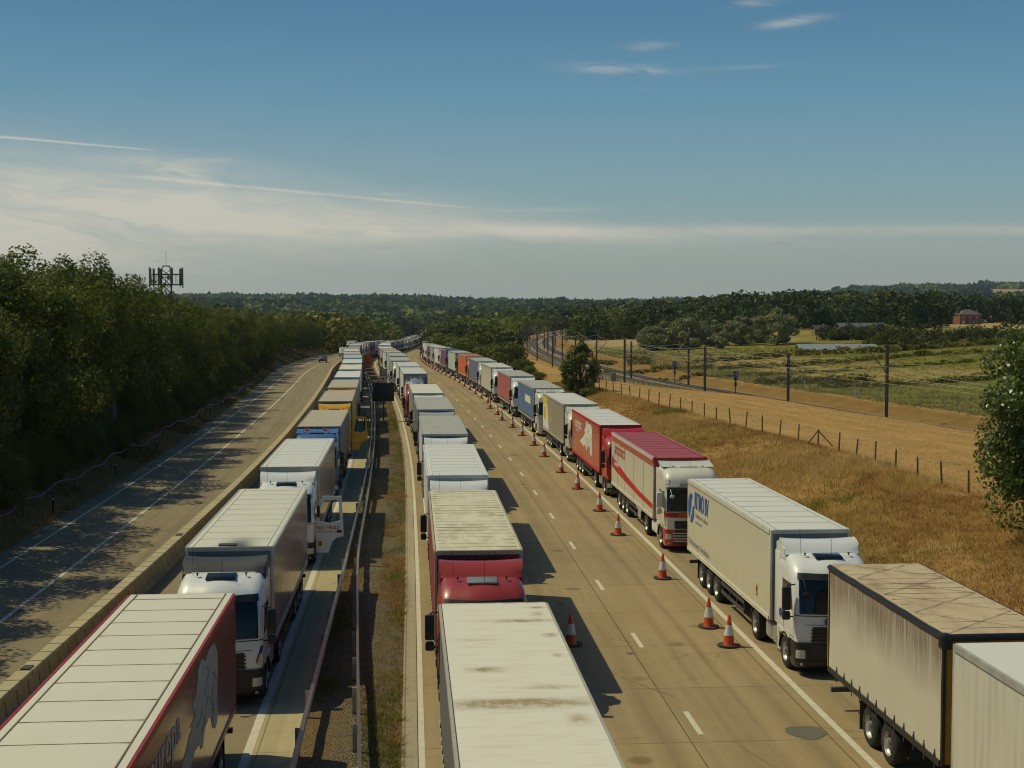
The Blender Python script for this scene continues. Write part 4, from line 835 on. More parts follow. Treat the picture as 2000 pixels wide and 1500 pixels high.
def cab_meshes(st):
    T = TAB[st]; zs = sorted(set([r[0] for r in T] + [1.7, 2.2, 2.7, 3.22])); zs = [z for z in zs if z <= T[-1][0]]
    body, f = shell(T, zs); out = {}
    # roof crown over the top ring, with side fairings behind the cab
    zt = T[-1][0]; wt = T[-1][2]
    body.bbox(-wt * .9, wt * .9, 1.56 if st == 'A' else 1.1, 2.2, zt - .05, zt + .012, .01)
    for s in (-1, 1): body.bbox(s * 1.16 - .035, s * 1.16 + .035, 2.2, 2.72, 1.15, 3.45 if st == 'A' else 3.6, .03)
    for s in (-1, 1): body.bbox(s * 1.13 - .09, s * 1.13 + .09, 1.98, 2.25, .38, 1.1, .04)
    for s in (-1, 1): body.prism([(2.05, .95), (2.3, .75), (2.3, 1.16), (.92, 1.16), (.92, 1.04)], s * 1.13 - .09, s * 1.13 + .09, 'x')
    out['body'] = body
    z0, z1 = WSZ[st]; g = MB(); patch(g, f, 1.62, 3.38, z0, z1, .014, 18, 6); out['windscreen'] = g
    vis = MB()
    if st == 'A': patch(vis, f, 1.55, 3.45, z1 - .02, z1 + .16, .03, 16, 2, 0)
    else:
        patch(vis, f, 1.7, 3.3, z1 - .03, z1 + .09, .06, 16, 2, 0)
    out['sun_visor'] = vis
    for s in (0, 1):
        w = MB()
        if s == 0: patch(w, f, lambda z: .42, lambda z: .97 - max(0, (2.15 - z)) * .1, 1.98, 2.74, .012, 5, 3)
        else: patch(w, f, lambda z: 4.03 + max(0, (2.15 - z)) * .1, lambda z: 4.58, 1.98, 2.74, .012, 5, 3)
        out['side_window%d' % s] = w
    gr = MB(); patch(gr, f, 2.12, 2.88, 1.08, 1.55 if st == 'A' else 1.45, .012, 8, 3, 0)
    for k in range(4): zz = 1.12 + k * (.42 if st == 'A' else .34) / 4; patch(gr, f, 2.1, 2.9, zz, zz + .03, .03, 8, 1, 1)
    out['grille'] = gr
    tr = MB()                                                    # panel gaps, door edges, steps
    for (u, a, b) in ((.38, 1.15, 2.8), (.99, 1.15, 2.8), (4.01, 1.15, 2.8), (4.62, 1.15, 2.8)): patch(tr, f, u - .006, u + .006, a, b, .004, 1, 6)
    patch(tr, f, .38, .99, 1.15, 1.165, .004, 4, 1); patch(tr, f, 4.01, 4.62, 1.15, 1.165, .004, 4, 1)
    patch(tr, f, 1.15, 3.85, 1.86, 1.885, .006, 20, 1); patch(tr, f, 2.0, 3.0, 1.60, 1.612, .005, 10, 1)
    for s in (0.46, 4.54): patch(tr, f, s - .05, s + .05, 1.72, 1.79, .02, 2, 1)
    for s in (-1, 1):
        tr.prism([(1.4 + .60 * math.cos(a), .52 + .60 * math.sin(a)) for a in np.linspace(0, math.pi, 13)] + [(1.4 + .55 * math.cos(a), .52 + .55 * math.sin(a)) for a in np.linspace(math.pi, 0, 13)], s * 1.2 - .05, s * 1.2 + .05, 'x')
        tr.box(s * 1.0 - .12, s * 1.0 + .12, .9, 2.0, 1.02, 1.06)
    tr.box(-.9, .9, .35, 2.3, .45, 1.06); out['trim'] = tr
    lo, fl = shell(LOWT, [.28, .36, .45, .7, 1.06], .86); out['bumper'] = lo
    lg = MB(); patch(lg, fl, 2.1, 2.9, .62, 1.02, .012, 8, 2); patch(lg, fl, 2.05, 2.95, .36, .52, .012, 8, 2); out['air_intake'] = lg
    for s in (0, 1):
        h = MB(); patch(h, fl, *( (1.35, 2.02) if s == 0 else (2.98, 3.65)), .60, .84, .03, 6, 3, 0); patch(h, fl, *( (1.7, 1.9) if s == 0 else (3.1, 3.3)), .38, .46, .03, 3, 1, 0); out['headlight%d' % s] = h
    for s in (-1, 1):
        m = MB(); m.bbox(s * 1.47 - .13, s * 1.47 + .13, .30, .48, 2.02, 2.72, .05); m.bbox(s * 1.47 - .12, s * 1.47 + .12, .33, .47, 1.72, 1.98, .05)
        m.tube([(s * 1.2, .42, 2.78), (s * 1.44, .40, 2.76), (s * 1.46, .40, 2.6)], .025, 6); m.tube([(s * 1.22, .45, 1.8), (s * 1.45, .42, 1.82)], .025, 6); out['mirror%d' % (s > 0)] = m
    fm = MB(); fm.tube([(-.98, .3, 2.95), (-1.0, .06, 2.8), (-.96, .0, 2.62)], .02); fm.bbox(-1.05, -.86, -.06, .04, 2.5, 2.62, .02); out['front_mirror'] = fm
    de = MB()
    if st == 'A':
        xs = np.linspace(-1.19, 1.19, 13); vs = []; prof = [(1.50, 3.47, 1), (1.62, 3.60, 1), (1.80, 3.76, 1), (2.02, 3.86, 1), (2.22, 3.89, 1), (2.30, 3.82, 0), (2.25, 3.5, 0), (1.55, 3.44, 0)]
        for x in xs:
            e = (abs(x) / 1.19) ** 6
            for (y, z, k) in prof: vs.append((x * (1 if z > 3.7 else .96), y + .10 * e * (z < 3.7), z + .05 * k * (x / 1.19) ** 2 - .05 * k))
        n = len(prof); fs = [[i * n + k, i * n + (k + 1) % n, (i + 1) * n + (k + 1) % n, (i + 1) * n + k] for i in range(12) for k in range(n)] + [list(range(n)), [12 * n + k for k in range(n)][::-1]]
        de.add(vs, fs)
        for s in (-1, 1): de.prism([(1.62, 3.3), (1.75, 3.62), (2.3, 3.80), (2.6, 3.72), (2.6, 3.3)], s * 1.15 - .03, s * 1.15 + .03, 'x')
    else:
        xs = np.linspace(-1.2, 1.2, 13); vs = []; prof = [(1.1, 3.75), (1.6, 3.83), (2.05, 3.93), (2.12, 3.91), (1.8, 3.75)]
        for x in xs:
            for (y, z) in prof: vs.append((x, y, z + .03 * (x / 1.2) ** 2))
        n = len(prof); fs = [[i * n + k, i * n + (k + 1) % n, (i + 1) * n + (k + 1) % n, (i + 1) * n + k] for i in range(12) for k in range(n)] + [list(range(n)), [12 * n + k for k in range(n)][::-1]]
        de.add(vs, fs)
    out['roof_deflector'] = de
    rf = MB()
    zt2 = zt + .04
    if st == 'A': rf.M = Matrix.Translation((0, 1.13, 3.49)) @ Matrix.Rotation(math.radians(9), 4, 'X'); rf.bbox(-.42, .42, -.24, .24, -.03, .03, .02); rf.M = None
    else: rf.bbox(-.42, .42, 1.05, 1.5, zt2 - .05, zt2 + .02, .02, 0)
    rh = MB()
    for s in (-1, 1): rh.lathe([(.02, 0), (.02, .05), (.05, .09), (.0, .1)], (s * .68, 1.2, zt2 - .06), 'z', 8)
    rh.tube([(0.05, .9, zt - .12), (.05, .95, zt + .55)], .008, 4); rh.tube([(-.8, 1.2, zt - .02), (-.82, 1.3, zt + .8)], .006, 4)
    out['roof_hatch'] = rf; out['antenna'] = rh
    wp = MB(); zw = WSZ[st][0]
    for (ua, ub) in ((2.05, 2.5), (2.55, 3.0)): wp.tube([f(ua, zw + .02, .03), f(ub, zw + .09, .035), f(ub + .12, zw + .13, .03)], .012, 4)
    out['wiper'] = wp; np_ = MB(); patch(np_, surf_fn(LOWT, .86), 2.38, 2.62, .52, .62, .045, 3, 1); out['number_plate'] = np_
    if st == 'B':
        for s in (0, 1):
            h = MB(); patch(h, f, *((1.25, 1.75) if s == 0 else (3.25, 3.75)), 3.08, 3.30, .02, 4, 3); out['roof_lamp%d' % s] = h
    ch = MB()                                                     # tractor frame, tanks, mudguards
    ch.box(-.45, -.36, .9, 6.3, .72, .98); ch.box(.36, .45, .9, 6.3, .72, .98)
    for y in (2.6, 3.4, 4.2, 5.9): ch.box(-.4, .4, y, y + .12, .74, .94)
    ch.box(-.5, .5, 4.6, 5.3, .98, 1.1); out['chassis'] = ch
    for s in (-1, 1):
        tk = MB(); out['fuel_tank%d' % (s > 0)] = tk
        for (a, b) in ((2.35, 3.05), (3.1, 3.85)) if s < 0 else ((2.35, 3.7),): tk.bbox(s * .9 - .28, s * .9 + .28, a, b, .42, .98, .10)
    mg = MB()
    for s in (-1, 1): mg.prism([(5.0 + .62 * math.cos(a), .52 + .62 * math.sin(a)) for a in np.linspace(.1, math.pi - .1, 11)] + [(5.0 + .57 * math.cos(a), .52 + .57 * math.sin(a)) for a in np.linspace(math.pi - .1, .1, 11)], s * .98 - .25, s * .98 + .25, 'x')
    out['mudguard'] = mg
    return {k: v.mesh(k.rstrip('01'), [B['black'], B['black']] if k == 'grille' else [B['black']]) for k, v in out.items()}

def text_mesh(s, size, shear=0.0, bold=0.0, xscale=1.0, spacing=1.0):
    key = ('txt', s, size, shear, bold, xscale, spacing)
    def mk():
        cu = bpy.data.curves.new("lettering", 'FONT'); cu.body = s; cu.size = size; cu.shear = shear; cu.offset = bold; cu.space_character = spacing; cu.fill_mode = 'BOTH'; cu.extrude = 0.003
        ob = bpy.data.objects.new("lettering", cu); COL.objects.link(ob); dg = bpy.context.evaluated_depsgraph_get(); dg.update()
        me = bpy.data.meshes.new_from_object(ob.evaluated_get(dg)); bpy.data.objects.remove(ob); bpy.data.curves.remove(cu); me.name = "lettering"
        for v in me.vertices: v.co.x *= xscale
        me.materials.clear(); me.materials.append(B['whitep']); return me
    return cached(key, mk)
def side_text(root, s, side, y, z, size, mat, x=1.28, **kw):
    """writing on a trailer flank; side -1 is seen from the left (reads rear to front), +1 from the right"""
    me = text_mesh(s, size, **kw)
    if side < 0: M4 = Matrix(((0, 0, -1), (-1, 0, 0), (0, 1, 0)))
    else: M4 = Matrix(((0, 0, 1), (1, 0, 0), (0, 1, 0)))
    return link("lettering", me, root, [mat], loc=(side * x, y, z), rot=M4.to_euler())
def front_text(root, s, x, y, z, size, mat, **kw):
    return link("lettering", text_mesh(s, size, **kw), root, [mat], loc=(x, y, z), rot=(math.radians(90), 0, 0))
def side_poly(root, pts, side, mat, x=1.278, name="emblem", th=0.006):
    """flat mark on a flank from (y, z) points"""
    mb = MB(); mb.prism(pts, side * x, side * (x + th), 'x'); return mb.build(name, mat, root, smooth=0)
def disc_logo(root, side, yc, zc, r, x=1.278, mats=('bluep',)):
    """round blue emblem cut by a pale S-curve with a small ring"""
    mb = MB(); mb2 = MB()
    top = [(yc + r * math.cos(a), zc + r * math.sin(a)) for a in np.linspace(math.radians(60), math.radians(235), 18)] + [(yc - .15 * r, zc - .25 * r), (yc + .1 * r, zc + .1 * r), (yc + .1 * r, zc + .5 * r)]
    bot = [(yc + r * math.cos(a), zc + r * math.sin(a)) for a in np.linspace(math.radians(255), math.radians(375), 14)] + [(yc + .45 * r, zc + .12 * r), (yc + .3 * r, zc - .35 * r), (yc - .0 * r, zc - .5 * r)]
    sgn = 1 if side > 0 else -1
    fl = lambda P: [(yc + (p[0] - yc) * sgn, p[1]) for p in P]
    mb.prism(fl(top), side * x, side * (x + .006), 'x'); mb.prism(fl(bot), side * x, side * (x + .006), 'x'); return mb.build("emblem", B['bluep'], root, smooth=0)

# ------------------------------------------------------------------ trailers
def trailer_meshes(kind, y0, y1, z0=1.12, z1=4.0, w=1.275):
    out = {}; L = y1 - y0
    b = MB(); b.box(-w + .01, w - .01, y0 + .02, y1 - .02, z0 + .12, z1 - .02)
    if kind == 'curtain':                                        # slightly slack curtain
        for s in (-1, 1):
            n = max(8, int(L / 0.3)); nz = 5; vs = []; rg = np.random.default_rng(int(L * 10))
            for j in range(nz + 1):
                for i in range(n + 1):
                    t = i / n; k = j / nz; vs.append((s * (w + .004 + (.014 * math.sin(t * L * 2.1 + 1.3 * k) + rg.uniform(-.006, .006)) * math.sin(math.pi * k)), y0 + .08 + (L - .16) * t, z0 + .02 + (z1 - z0 - .16) * k))
            b.add(vs, [[j * (n + 1) + i, j * (n + 1) + i + 1, (j + 1) * (n + 1) + i + 1, (j + 1) * (n + 1) + i] for j in range(nz) for i in range(n)])
    else:
        b.box(-w, w, y0 + .04, y1 - .04, z0 + .1, z1 - .06)
    out['side_panel'] = b
    fp = MB(); fp.box(-w + .06, w - .06, y0 - .012, y0 + .03, z0 + .05, z1 - .1); out['front_panel'] = fp
    fr = MB()
    for s in (-1, 1):
        for y in (y0, y1 - .09): fr.bbox(s * w - s * .05 - .06, s * w - s * .05 + .06, y - .012, y + .09, z0, z1 - .01, .012)
        fr.box(s * w - .03 - .012, s * w + .03 - .012, y0 + .08, y1 - .09, z1 - .13, z1 + .004)
        fr.box(s * w - .03 - .008, s * w + .03 - .008, y0 + .08, y1 - .09, z0 - .02, z0 + .12)
    fr.box(-w + .05, w - .05, y0 - .02, y0 + .05, z1 - .12, z1 + .002); fr.box(-w + .05, w - .05, y1 - .05, y1 + .01, z1 - .12, z1 + .002); fr.box(-w + .05, w - .05, y1 - .05, y1 + .02, z0, z0 + .14)
    out['frame'] = fr
    r = MB(); nx, ny = 6, max(6, int(L / (0.28 if kind == 'curtain' else 1.0))); vs = []; rg = np.random.default_rng(3)
    for j in range(ny + 1):
        for i in range(nx + 1):
            x = -w + .04 + 2 * (w - .04) * i / nx; y = y0 + .03 + (L - .06) * j / ny; e = 1 if 0 < i < nx and 0 < j < ny else 0
            zz = z1 + .008 + (e * (.016 * math.cos((y - y0 - .51) * 2 * math.pi / 0.6) + rg.uniform(-.005, .005)) if kind == 'curtain' else .012 * e)
            vs.append((x, y, zz))
    r.add(vs, [[j * (nx + 1) + i, j * (nx + 1) + i + 1, (j + 1) * (nx + 1) + i + 1, (j + 1) * (nx + 1) + i] for j in range(ny) for i in range(nx)])
    r.box(-w + .04, w - .04, y0 + .03, y1 - .03, z1 - .06, z1 - .004)
    out['roof'] = r
    sm = MB()
    if kind == 'box':
        y = y0 + 1.3
        while y < y1 - .6: sm.box(-w + .2, w - .2, y, y + .016, z1 + .019, z1 + .028); y += 1.22
        for s in (-1, 1): sm.box(s * (w - .2) - .012, s * (w - .2) + .012, y0 + .1, y1 - .1, z1 + .019, z1 + .027)
    else:
        y = y0 + .5
        while y < y1 - .3: sm.box(-w + .12, w - .12, y, y + .018, z1 + .001, z1 + .021); y += .6
        for k in range(12): sm.box(-1.0 + k * .18, -.94 + k * .18, y0 - .03, y0 - .018, z1 - .09, z1 - .05)
    out['roof_seam'] = sm
    if kind == 'curtain':
        st = MB(); n = int(L / .62)
        for s in (-1, 1):
            for k in range(n):
                y = y0 + .35 + k * .62; st.box(s * (w + .015) - .006, s * (w + .015) + .006, y, y + .035, z0 - .16, z0 + .28); st.box(s * (w + .024) - .008, s * (w + .024) + .008, y - .015, y + .05, z0 + .08, z0 + .20)
        out['strap'] = st
    return out
def under_meshes(y0, y1, axles, legs=True):
    out = {}
    c = MB(); c.box(-.55, -.42, y0 + .6, y1 - .1, .82, 1.14); c.box(.42, .55, y0 + .6, y1 - .1, .82, 1.14)
    y = y0 + 1.0
    while y < y1: c.box(-1.15, 1.15, y, y + .07, 1.02, 1.13); y += 1.1
    for a in axles: c.lathe([(.07, -1.0), (.07, 1.0)], (0, a, .515), 'x', 10); c.box(-.55, -.42, a - .3, a + .3, .6, .85); c.box(.42, .55, a - .3, a + .3, .6, .85)
    out['chassis'] = c
    g = MB(); a0, a1 = (y0 + 3.6, axles[0] - .75)
    for s in (-1, 1):
        if a1 - a0 > .8:
            for z in (.50, .82): g.box(s * 1.2 - .02, s * 1.2 + .02, a0, a1, z, z + .13)
            for y in np.linspace(a0 + .1, a1 - .2, 4): g.box(s * 1.16 - .02, s * 1.16 + .02, y, y + .07, .5, 1.1)
    out['side_guard'] = g
    if legs:
        l = MB()
        for s in (-1, 1): l.bbox(s * .78 - .07, s * .78 + .07, y0 + 2.75, y0 + 2.9, .3, 1.12, .01); l.bbox(s * .78 - .16, s * .78 + .16, y0 + 2.68, y0 + 2.96, .22, .31, .02)
        out['landing_leg'] = l
    m = MB()
    for s in (-1, 1): m.box(s * 1.0 - .24, s * 1.0 + .24, axles[-1] + .62, axles[-1] + .64, .25, 1.0); m.prism([(axles[0] - .6, 1.06), (axles[-1] + .62, 1.06), (axles[-1] + .62, 1.1), (axles[0] - .6, 1.1)], s * 1.0 - .25, s * 1.0 + .25, 'x')
    out['mudflap'] = m
    rb = MB(); rb.bbox(-1.2, 1.2, y1 - .12, y1, .50, .64, .02); rb.box(-.7, -.6, y1 - .1, y1 - .02, .62, 1.1); rb.box(.6, .7, y1 - .1, y1 - .02, .62, 1.1); out['rear_bumper'] = rb
    return out
PARTNAME = {'fuel_tank0': 'fuel_tank', 'fuel_tank1': 'fuel_tank', 'side_window0': 'side_window', 'side_window1': 'side_window', 'headlight0': 'headlight', 'headlight1': 'headlight', 'mirror0': 'mirror', 'mirror1': 'mirror', 'roof_lamp0': 'roof_lamp', 'roof_lamp1': 'roof_lamp', 'body': 'cab', 'trim': 'cab_trim'}
def build_cab(root, st, col, defl=None, bump=None, mirror=None, visor=None, lod=0, hatch=None, grille=None, skip=()):
    ms = cached(('cab', st), lambda: cab_meshes(st)); c = PAL[col]
    mat = {'body': c, 'windscreen': B['glass'], 'side_window0': B['glass'], 'side_window1': B['glass'], 'sun_visor': visor or B['black'], 'grille': grille or B['grille'], 'trim': B['black'], 'bumper': bump or (c if st == 'B' else B['black']), 'air_intake': B['grille'],
           'headlight0': B['lamp'], 'headlight1': B['lamp'], 'mirror0': mirror or B['black'], 'mirror1': mirror or B['black'], 'front_mirror': mirror or B['black'], 'roof_deflector': defl or c, 'roof_hatch': hatch or B['glass'], 'wiper': B['black'], 'number_plate': B['white'], 'antenna': B['black'], 'roof_lamp0': B['lamp'], 'roof_lamp1': B['lamp'],
           'chassis': B['steel'], 'fuel_tank0': B['alu'] if st == 'A' else B['white'], 'fuel_tank1': B['alu'] if st == 'A' else B['white'], 'mudguard': B['black']}
    keep = {0: None, 1: ('body', 'windscreen', 'side_window0', 'side_window1', 'sun_visor', 'grille', 'trim', 'bumper', 'headlight0', 'headlight1', 'mirror0', 'mirror1', 'roof_deflector', 'chassis', 'fuel_tank0', 'fuel_tank1', 'mudguard', 'roof_hatch')}[lod]
    cabobj = None
    for k, me in ms.items():
        if (keep and k not in keep) or k in skip: continue
        if k == 'chassis': o = link('tractor_frame', me, root, [mat[k]]); continue
        par = root
        if cabobj is not None and k in ('side_window0', 'side_window1', 'windscreen', 'grille', 'headlight0', 'headlight1', 'sun_visor', 'roof_hatch', 'roof_lamp0', 'roof_lamp1', 'antenna', 'trim', 'front_mirror', 'mirror0', 'mirror1', 'roof_deflector', 'bumper', 'air_intake', 'wiper', 'number_plate'): par = cabobj
        o = link(PARTNAME.get(k, k), me, par, [mat[k]] * 2)
        if k == 'body': cabobj = o
    for s in (-1, 1): add_wheel(root, s * 1.06, 1.4); add_wheel(root, s * .98, 5.0, .5)
    return cabobj
def build_trailer(root, kind, side, roof, front, frame, y0=2.95, y1=15.9, axles=(10.8, 12.1, 13.4), lod=0, z1=4.0, legs=True, seam=None, z0=1.12, strap=True):
    ms = cached(('tr', kind, y0, y1, z1, z0), lambda: {k: v.mesh(k, [B['black']]) for k, v in trailer_meshes(kind, y0, y1, z0, z1).items()})
    um = cached(('un', y0, y1, axles), lambda: {k: v.mesh(k, [B['steel']]) for k, v in under_meshes(y0, y1, axles, legs).items()})
    mat = {'side_panel': side, 'front_panel': front, 'frame': frame, 'roof': roof, 'roof_seam': seam or B['seam'], 'strap': B['steel']}
    body = None
    for k, me in ms.items():
        if k == 'roof_seam' and kind == 'curtain' and seam is None: continue
        if lod and k in ('roof_seam', 'strap'): continue
        if k == 'strap' and not strap: continue
        o = link({'side_panel': 'trailer_body'}.get(k, k), me, root if body is None else body, [mat[k]])
        if body is None: body = o
    for k, me in um.items():
        if lod and k in ('landing_leg', 'rear_bumper'): continue
        link({'chassis': 'trailer_chassis'}.get(k, k), me, root, [B['black'] if k == 'mudflap' else B['steel']])
    for a in axles:
        for s in (-1, 1): add_wheel(root, s * 1.05, a, .36)
    return body
U_Q = {'R': lambda y: 1.5, 'C': lambda y: -9.2, 'L': Spl([(0, -16.5), (130, -16.4), (200, -15.9), (260, -15.55), (1200, -15.55)])}
def lorry_root(q, Yf, label, group, du=0.0):
    """origin at the cab front; the rig points back along the lane"""
    Yc = Yf + 8.0; p = road(Yf, float(U_Q[q](Yf)) + du); p2 = road(Yf + 15, float(U_Q[q](Yf + 15)) + du); a = -math.atan2(p2.x - p.x, p2.y - p.y)
    r = empty("articulated_lorry", p, a, label, 'lorry', group)
    dz = p2.z - p.z
    if abs(dz) > 0.02: r.rotation_euler = (math.atan2(dz, 15), 0, a)
    return r
GQ = {'R': "lorries queued on the right hard shoulder", 'C': "lorries queued in the middle lane", 'L': "lorries queued between the concrete barrier and the central reservation"}

# ------------------------------------------------------------------ the lorries of the three queues
QN = {'R': 'right queue', 'C': 'middle queue', 'L': 'left queue'}
def semi(q, Yf, label, cab='A', col='white', kind='curtain', side='white', roof='white', front=None, frame=None, lod=0, du=0.0, **kw):
    r = lorry_root(q, Yf, label, GQ[q], du)
    c = build_cab(r, cab, col, lod=lod, **{k: v for k, v in kw.items() if k in ('defl', 'bump', 'mirror', 'visor', 'hatch', 'grille', 'skip')})
    t = build_trailer(r, kind, D.get(side, side) if isinstance(side, str) else side, RF[roof], front or (D[side] if isinstance(side, str) and side in ('red', 'wine') else B['gal']), frame or B['gal'], lod=lod, seam=kw.get('seam'), strap=kw.get('strap', True))
    return r, c, t
EU = [(.57, .03), (.6, .06), (.615, .1), (.66, .055), (.72, .07), (.755, .2), (.76, .34), (.75, .48), (.745, .8), (.72, .83), (.69, .78), (.675, .66), (.645, .62), (.60, .65), (.575, .76), (.555, .74), (.55, .68), (.50, .66), (.46, .72), (.41, .70), (.36, .66), (.30, .70), (.35, .6), (.42, .52), (.45, .46), (.48, .44), (.46, .41), (.50, .38), (.51, .33), (.48, .31), (.485, .26), (.52, .24), (.525, .18), (.54, .13), (.535, .07)]
def europa(body, side, mat=None):
    mat = mat or B['whitep']
    """white map shape with a few contour lines and the word europa; runs rear to front"""
    y0, y1, zt, zb = 2.95, 15.9, 3.85, 1.3
    fy = (lambda s: y1 - s * (y1 - y0)) if side < 0 else (lambda s: y0 + s * (y1 - y0)); fz = lambda t: zt - t * (zt - zb)
    pts = [(fy(s), fz(t)) for s, t in EU]
    side_poly(body, pts, side, mat, name="emblem")
    rg = np.random.default_rng(4); mb = MB()
    for k in range(9):
        s0, t0 = (.56 + .15 * rg.random(), .12 + .5 * rg.random()); P = [(side * 1.288, fy(s0), fz(t0))]
        for j in range(7): s0 += rg.uniform(-.018, .012); t0 += rg.uniform(-.01, .035); P.append((side * 1.288, fy(s0), fz(t0)))
        mb.tube(P, .012, 4)
    mb.build("outline", B['greyp'], body)
    side_text(body, "europa", side, fy(.13), 2.98, .95, mat, x=1.282, bold=.012, xscale=1.15)
    side_text(body, "worldwide", side, fy(.17), 2.72, .25, mat, x=1.282)
def orange_card(par, x, side, y, z, w=.16, h=.24):
    """small orange and yellow blind-spot sticker"""
    mb = MB(); mb.box(x, x + side * .006, y - w / 2, y + w / 2, z - h / 2, z + h / 2); o = mb.build("sticker", B['yel'], par, smooth=0)
    m2 = MB(); m2.box(x + side * .006, x + side * .01, y - w * .3, y + w * .3, z - h * .15, z + h * .3); m2.box(x + side * .006, x + side * .01, y - w * .35, y + w * .2, z - h * .4, z - h * .25); m2.build("pictogram", B['black'], par, smooth=0)
def build_queues():
    # ---- right, hard shoulder
    r = empty("drawbar_lorry", road(16.0, 1.55), heading(24), "white drawbar lorry towing a grime-streaked curtain trailer, nearest in the right queue", 'lorry', GQ['R'])
    build_cab(r, 'A', 'white')
    build_trailer(r, 'curtain', D['grime'], RF['white'], B['yel'], B['gal'], y0=2.6, y1=12.4, axles=(8.4,), z1=3.96, legs=False)
    tb = cached(('dbt',), lambda: {k: v.mesh(k, [B['black']]) for k, v in trailer_meshes('curtain', 12.9, 20.9, 1.12, 4.02).items()})
    mats = {'side_panel': D['streaked'], 'front_panel': simple("headboard_yellow", (0.42, 0.22, 0.02), 0.6), 'frame': B['black'], 'roof': RF['brown'], 'roof_seam': simple("roof_bow_line", (0.42, 0.33, 0.22), 0.8), 'strap': B['steel']}
    tbo = None
    for k, me in tb.items():
        o = link({'side_panel': 'trailer_body'}.get(k, k), me, r if tbo is None else tbo, [mats[k]])
        if tbo is None: tbo = o
    mb = MB()                                                        # black rolled tarpaulin edge and cross lashings on the roof
    for s in (-1, 1): mb.tube([(s * 1.27, 12.86 + i * .5, 3.95 + .012 * math.sin(i * 1.7)) for i in range(17)], .075, 8)
    mb.tube([(-1.27, 12.86, 3.96), (0, 12.84, 3.97), (1.27, 12.86, 3.96)], .08, 8); mb.bbox(-1.38, -1.14, 12.74, 13.0, 3.72, 4.06, .05); mb.build("rolled_edge", B['black'], tbo)
    ml = MB()
    for k in range(4):
        y = 12.95 + k * 2.0; ml.tube([(-1.15, y, 4.04), (0, y + 1.0, 4.05), (1.15, y + 2, 4.04)], .006, 4); ml.tube([(1.15, y, 4.04), (0, y + 1.0, 4.05), (-1.15, y + 2, 4.04)], .006, 4)
    ml.build("roof_lashing", simple("lashing", (0.30, 0.23, 0.17), 0.8), tbo)
    yp = MB(); yp.box(-1.285, -1.262, 20.82, 20.92, 1.2, 3.9); yp.build("corner_post", simple("post_yellow", (0.60, 0.36, 0.02), 0.6), tbo)
    for k, me in {k: v.mesh(k, [B['steel']]) for k, v in under_meshes(12.9, 20.9, (16.35, 17.7), False).items()}.items(): link({'chassis': 'trailer_chassis'}.get(k, k), me, r, [B['steel']])
    db = MB(); db.tube([(0, 11.5, .8), (0, 13.2, .8)], .07, 8); db.build("drawbar", B['steel'], r)
    for a in (16.35, 17.7):
        for s in (-1, 1): add_wheel(r, s * 1.04, a, .36)
    # RITMO
    r, c, t = semi('R', 39.8, "white box lorry marked RITMO BV with a round blue emblem", 'A', 'white', 'box', 'cream', 'white', front=simple("reefer_front", (0.17, 0.18, 0.18), 0.6), frame=simple("frame_cream", (0.62, 0.60, 0.50), 0.5), mirror=B['black'])
    side_text(t, "RITMO BV", -1, 14.55, 3.0, .95, B['bluep'], bold=.02, xscale=.60, x=1.286); disc_logo(t, -1, 15.2, 2.9, .60)
    side_text(t, "Solution for Solution", -1, 14.4, 2.66, .27, B['greyp'], shear=.3); side_text(t, "www.ritmobv.com", -1, 14.4, 2.42, .16, B['greyp'])
    side_text(t, "Warehousing & Distribution", -1, 15.7, 1.42, .34, B['greyp'], bold=.004); orange_card(t, -1.279, -1, 4.6, 1.75, .2, .42)
    side_text(c, "RITMO BV", -1, 1.78, 1.62, .19, B['bluep'], x=1.245, bold=.006); disc_logo(c, -1, 1.86, 1.62, .14, 1.243)
    orange_card(r, -1.245, -1, 1.02 + .9, .92, .13, .26)
    lg = MB(); lg.lathe([(.13, 0), (.13, .012)], (-.28, .0, 1.72), 'y', 20); lg.build("emblem", B['bluep'], c); front_text(c, "RITMO BV", -.1, -.01, 1.66, .17, B['bluep'], bold=.005)
    # red-topped walking-floor lorry
    r, c, t = semi('R', 60.6, "cream lorry with dark red roof and diagonal red stripe, named Jantschitsch", 'B', 'cream', 'box', 'cream', 'wine', front=B['redp'], frame=simple("frame_cream_red", (0.60, 0.55, 0.44), 0.5), mirror=PAL['cream'], bump=PAL['red'], hatch=PAL['cream'], seam=simple("red_seam", (0.20, 0.03, 0.035), 0.5), visor=B['black'])
    ra = MB(); 
    for s in (-1, 1): ra.prism([(s * 1.275, 3.55), (s * 1.30, 3.95), (s * 1.22, 4.04), (s * 1.15, 4.04), (s * 1.15, 3.55)], 2.92, 15.93, 'y')
    ra.box(-1.15, 1.15, 2.92, 2.97, 3.55, 4.0); ra.build("roof_rail", PAL['red'], t)
    st = MB()
    P = [(15.85, 2.72), (14.2, 2.52), (10.5, 2.16), (7.0, 1.92), (2.97, 1.78)]; Q = [(15.85, 2.14), (14.2, 1.98), (10.5, 1.78), (7.0, 1.62), (2.97, 1.52)]
    st.prism(P + Q[::-1], -1.278, -1.272, 'x'); st.build("stripe", B['redp'], t)
    for y in (5.6, 8.4, 11.2, 13.8): MB().box(-1.282, -1.27, y, y + .025, 1.2, 3.5).build('door_gap', B['steel'], t)
    side_text(t, "Jantschitsch", -1, 14.9, 2.95, .95, B['redp'], shear=.35, bold=.004, xscale=.82); side_text(t, "TRANSPORTE", -1, 15.0, 2.27, .28, B['whitep'], bold=.004, x=1.285)
    front_text(c, "Jantschitsch", -.62, .07, 3.0, .28, simple("script_wine", (0.13, 0.01, 0.012), 0.5), shear=.35, bold=.001)
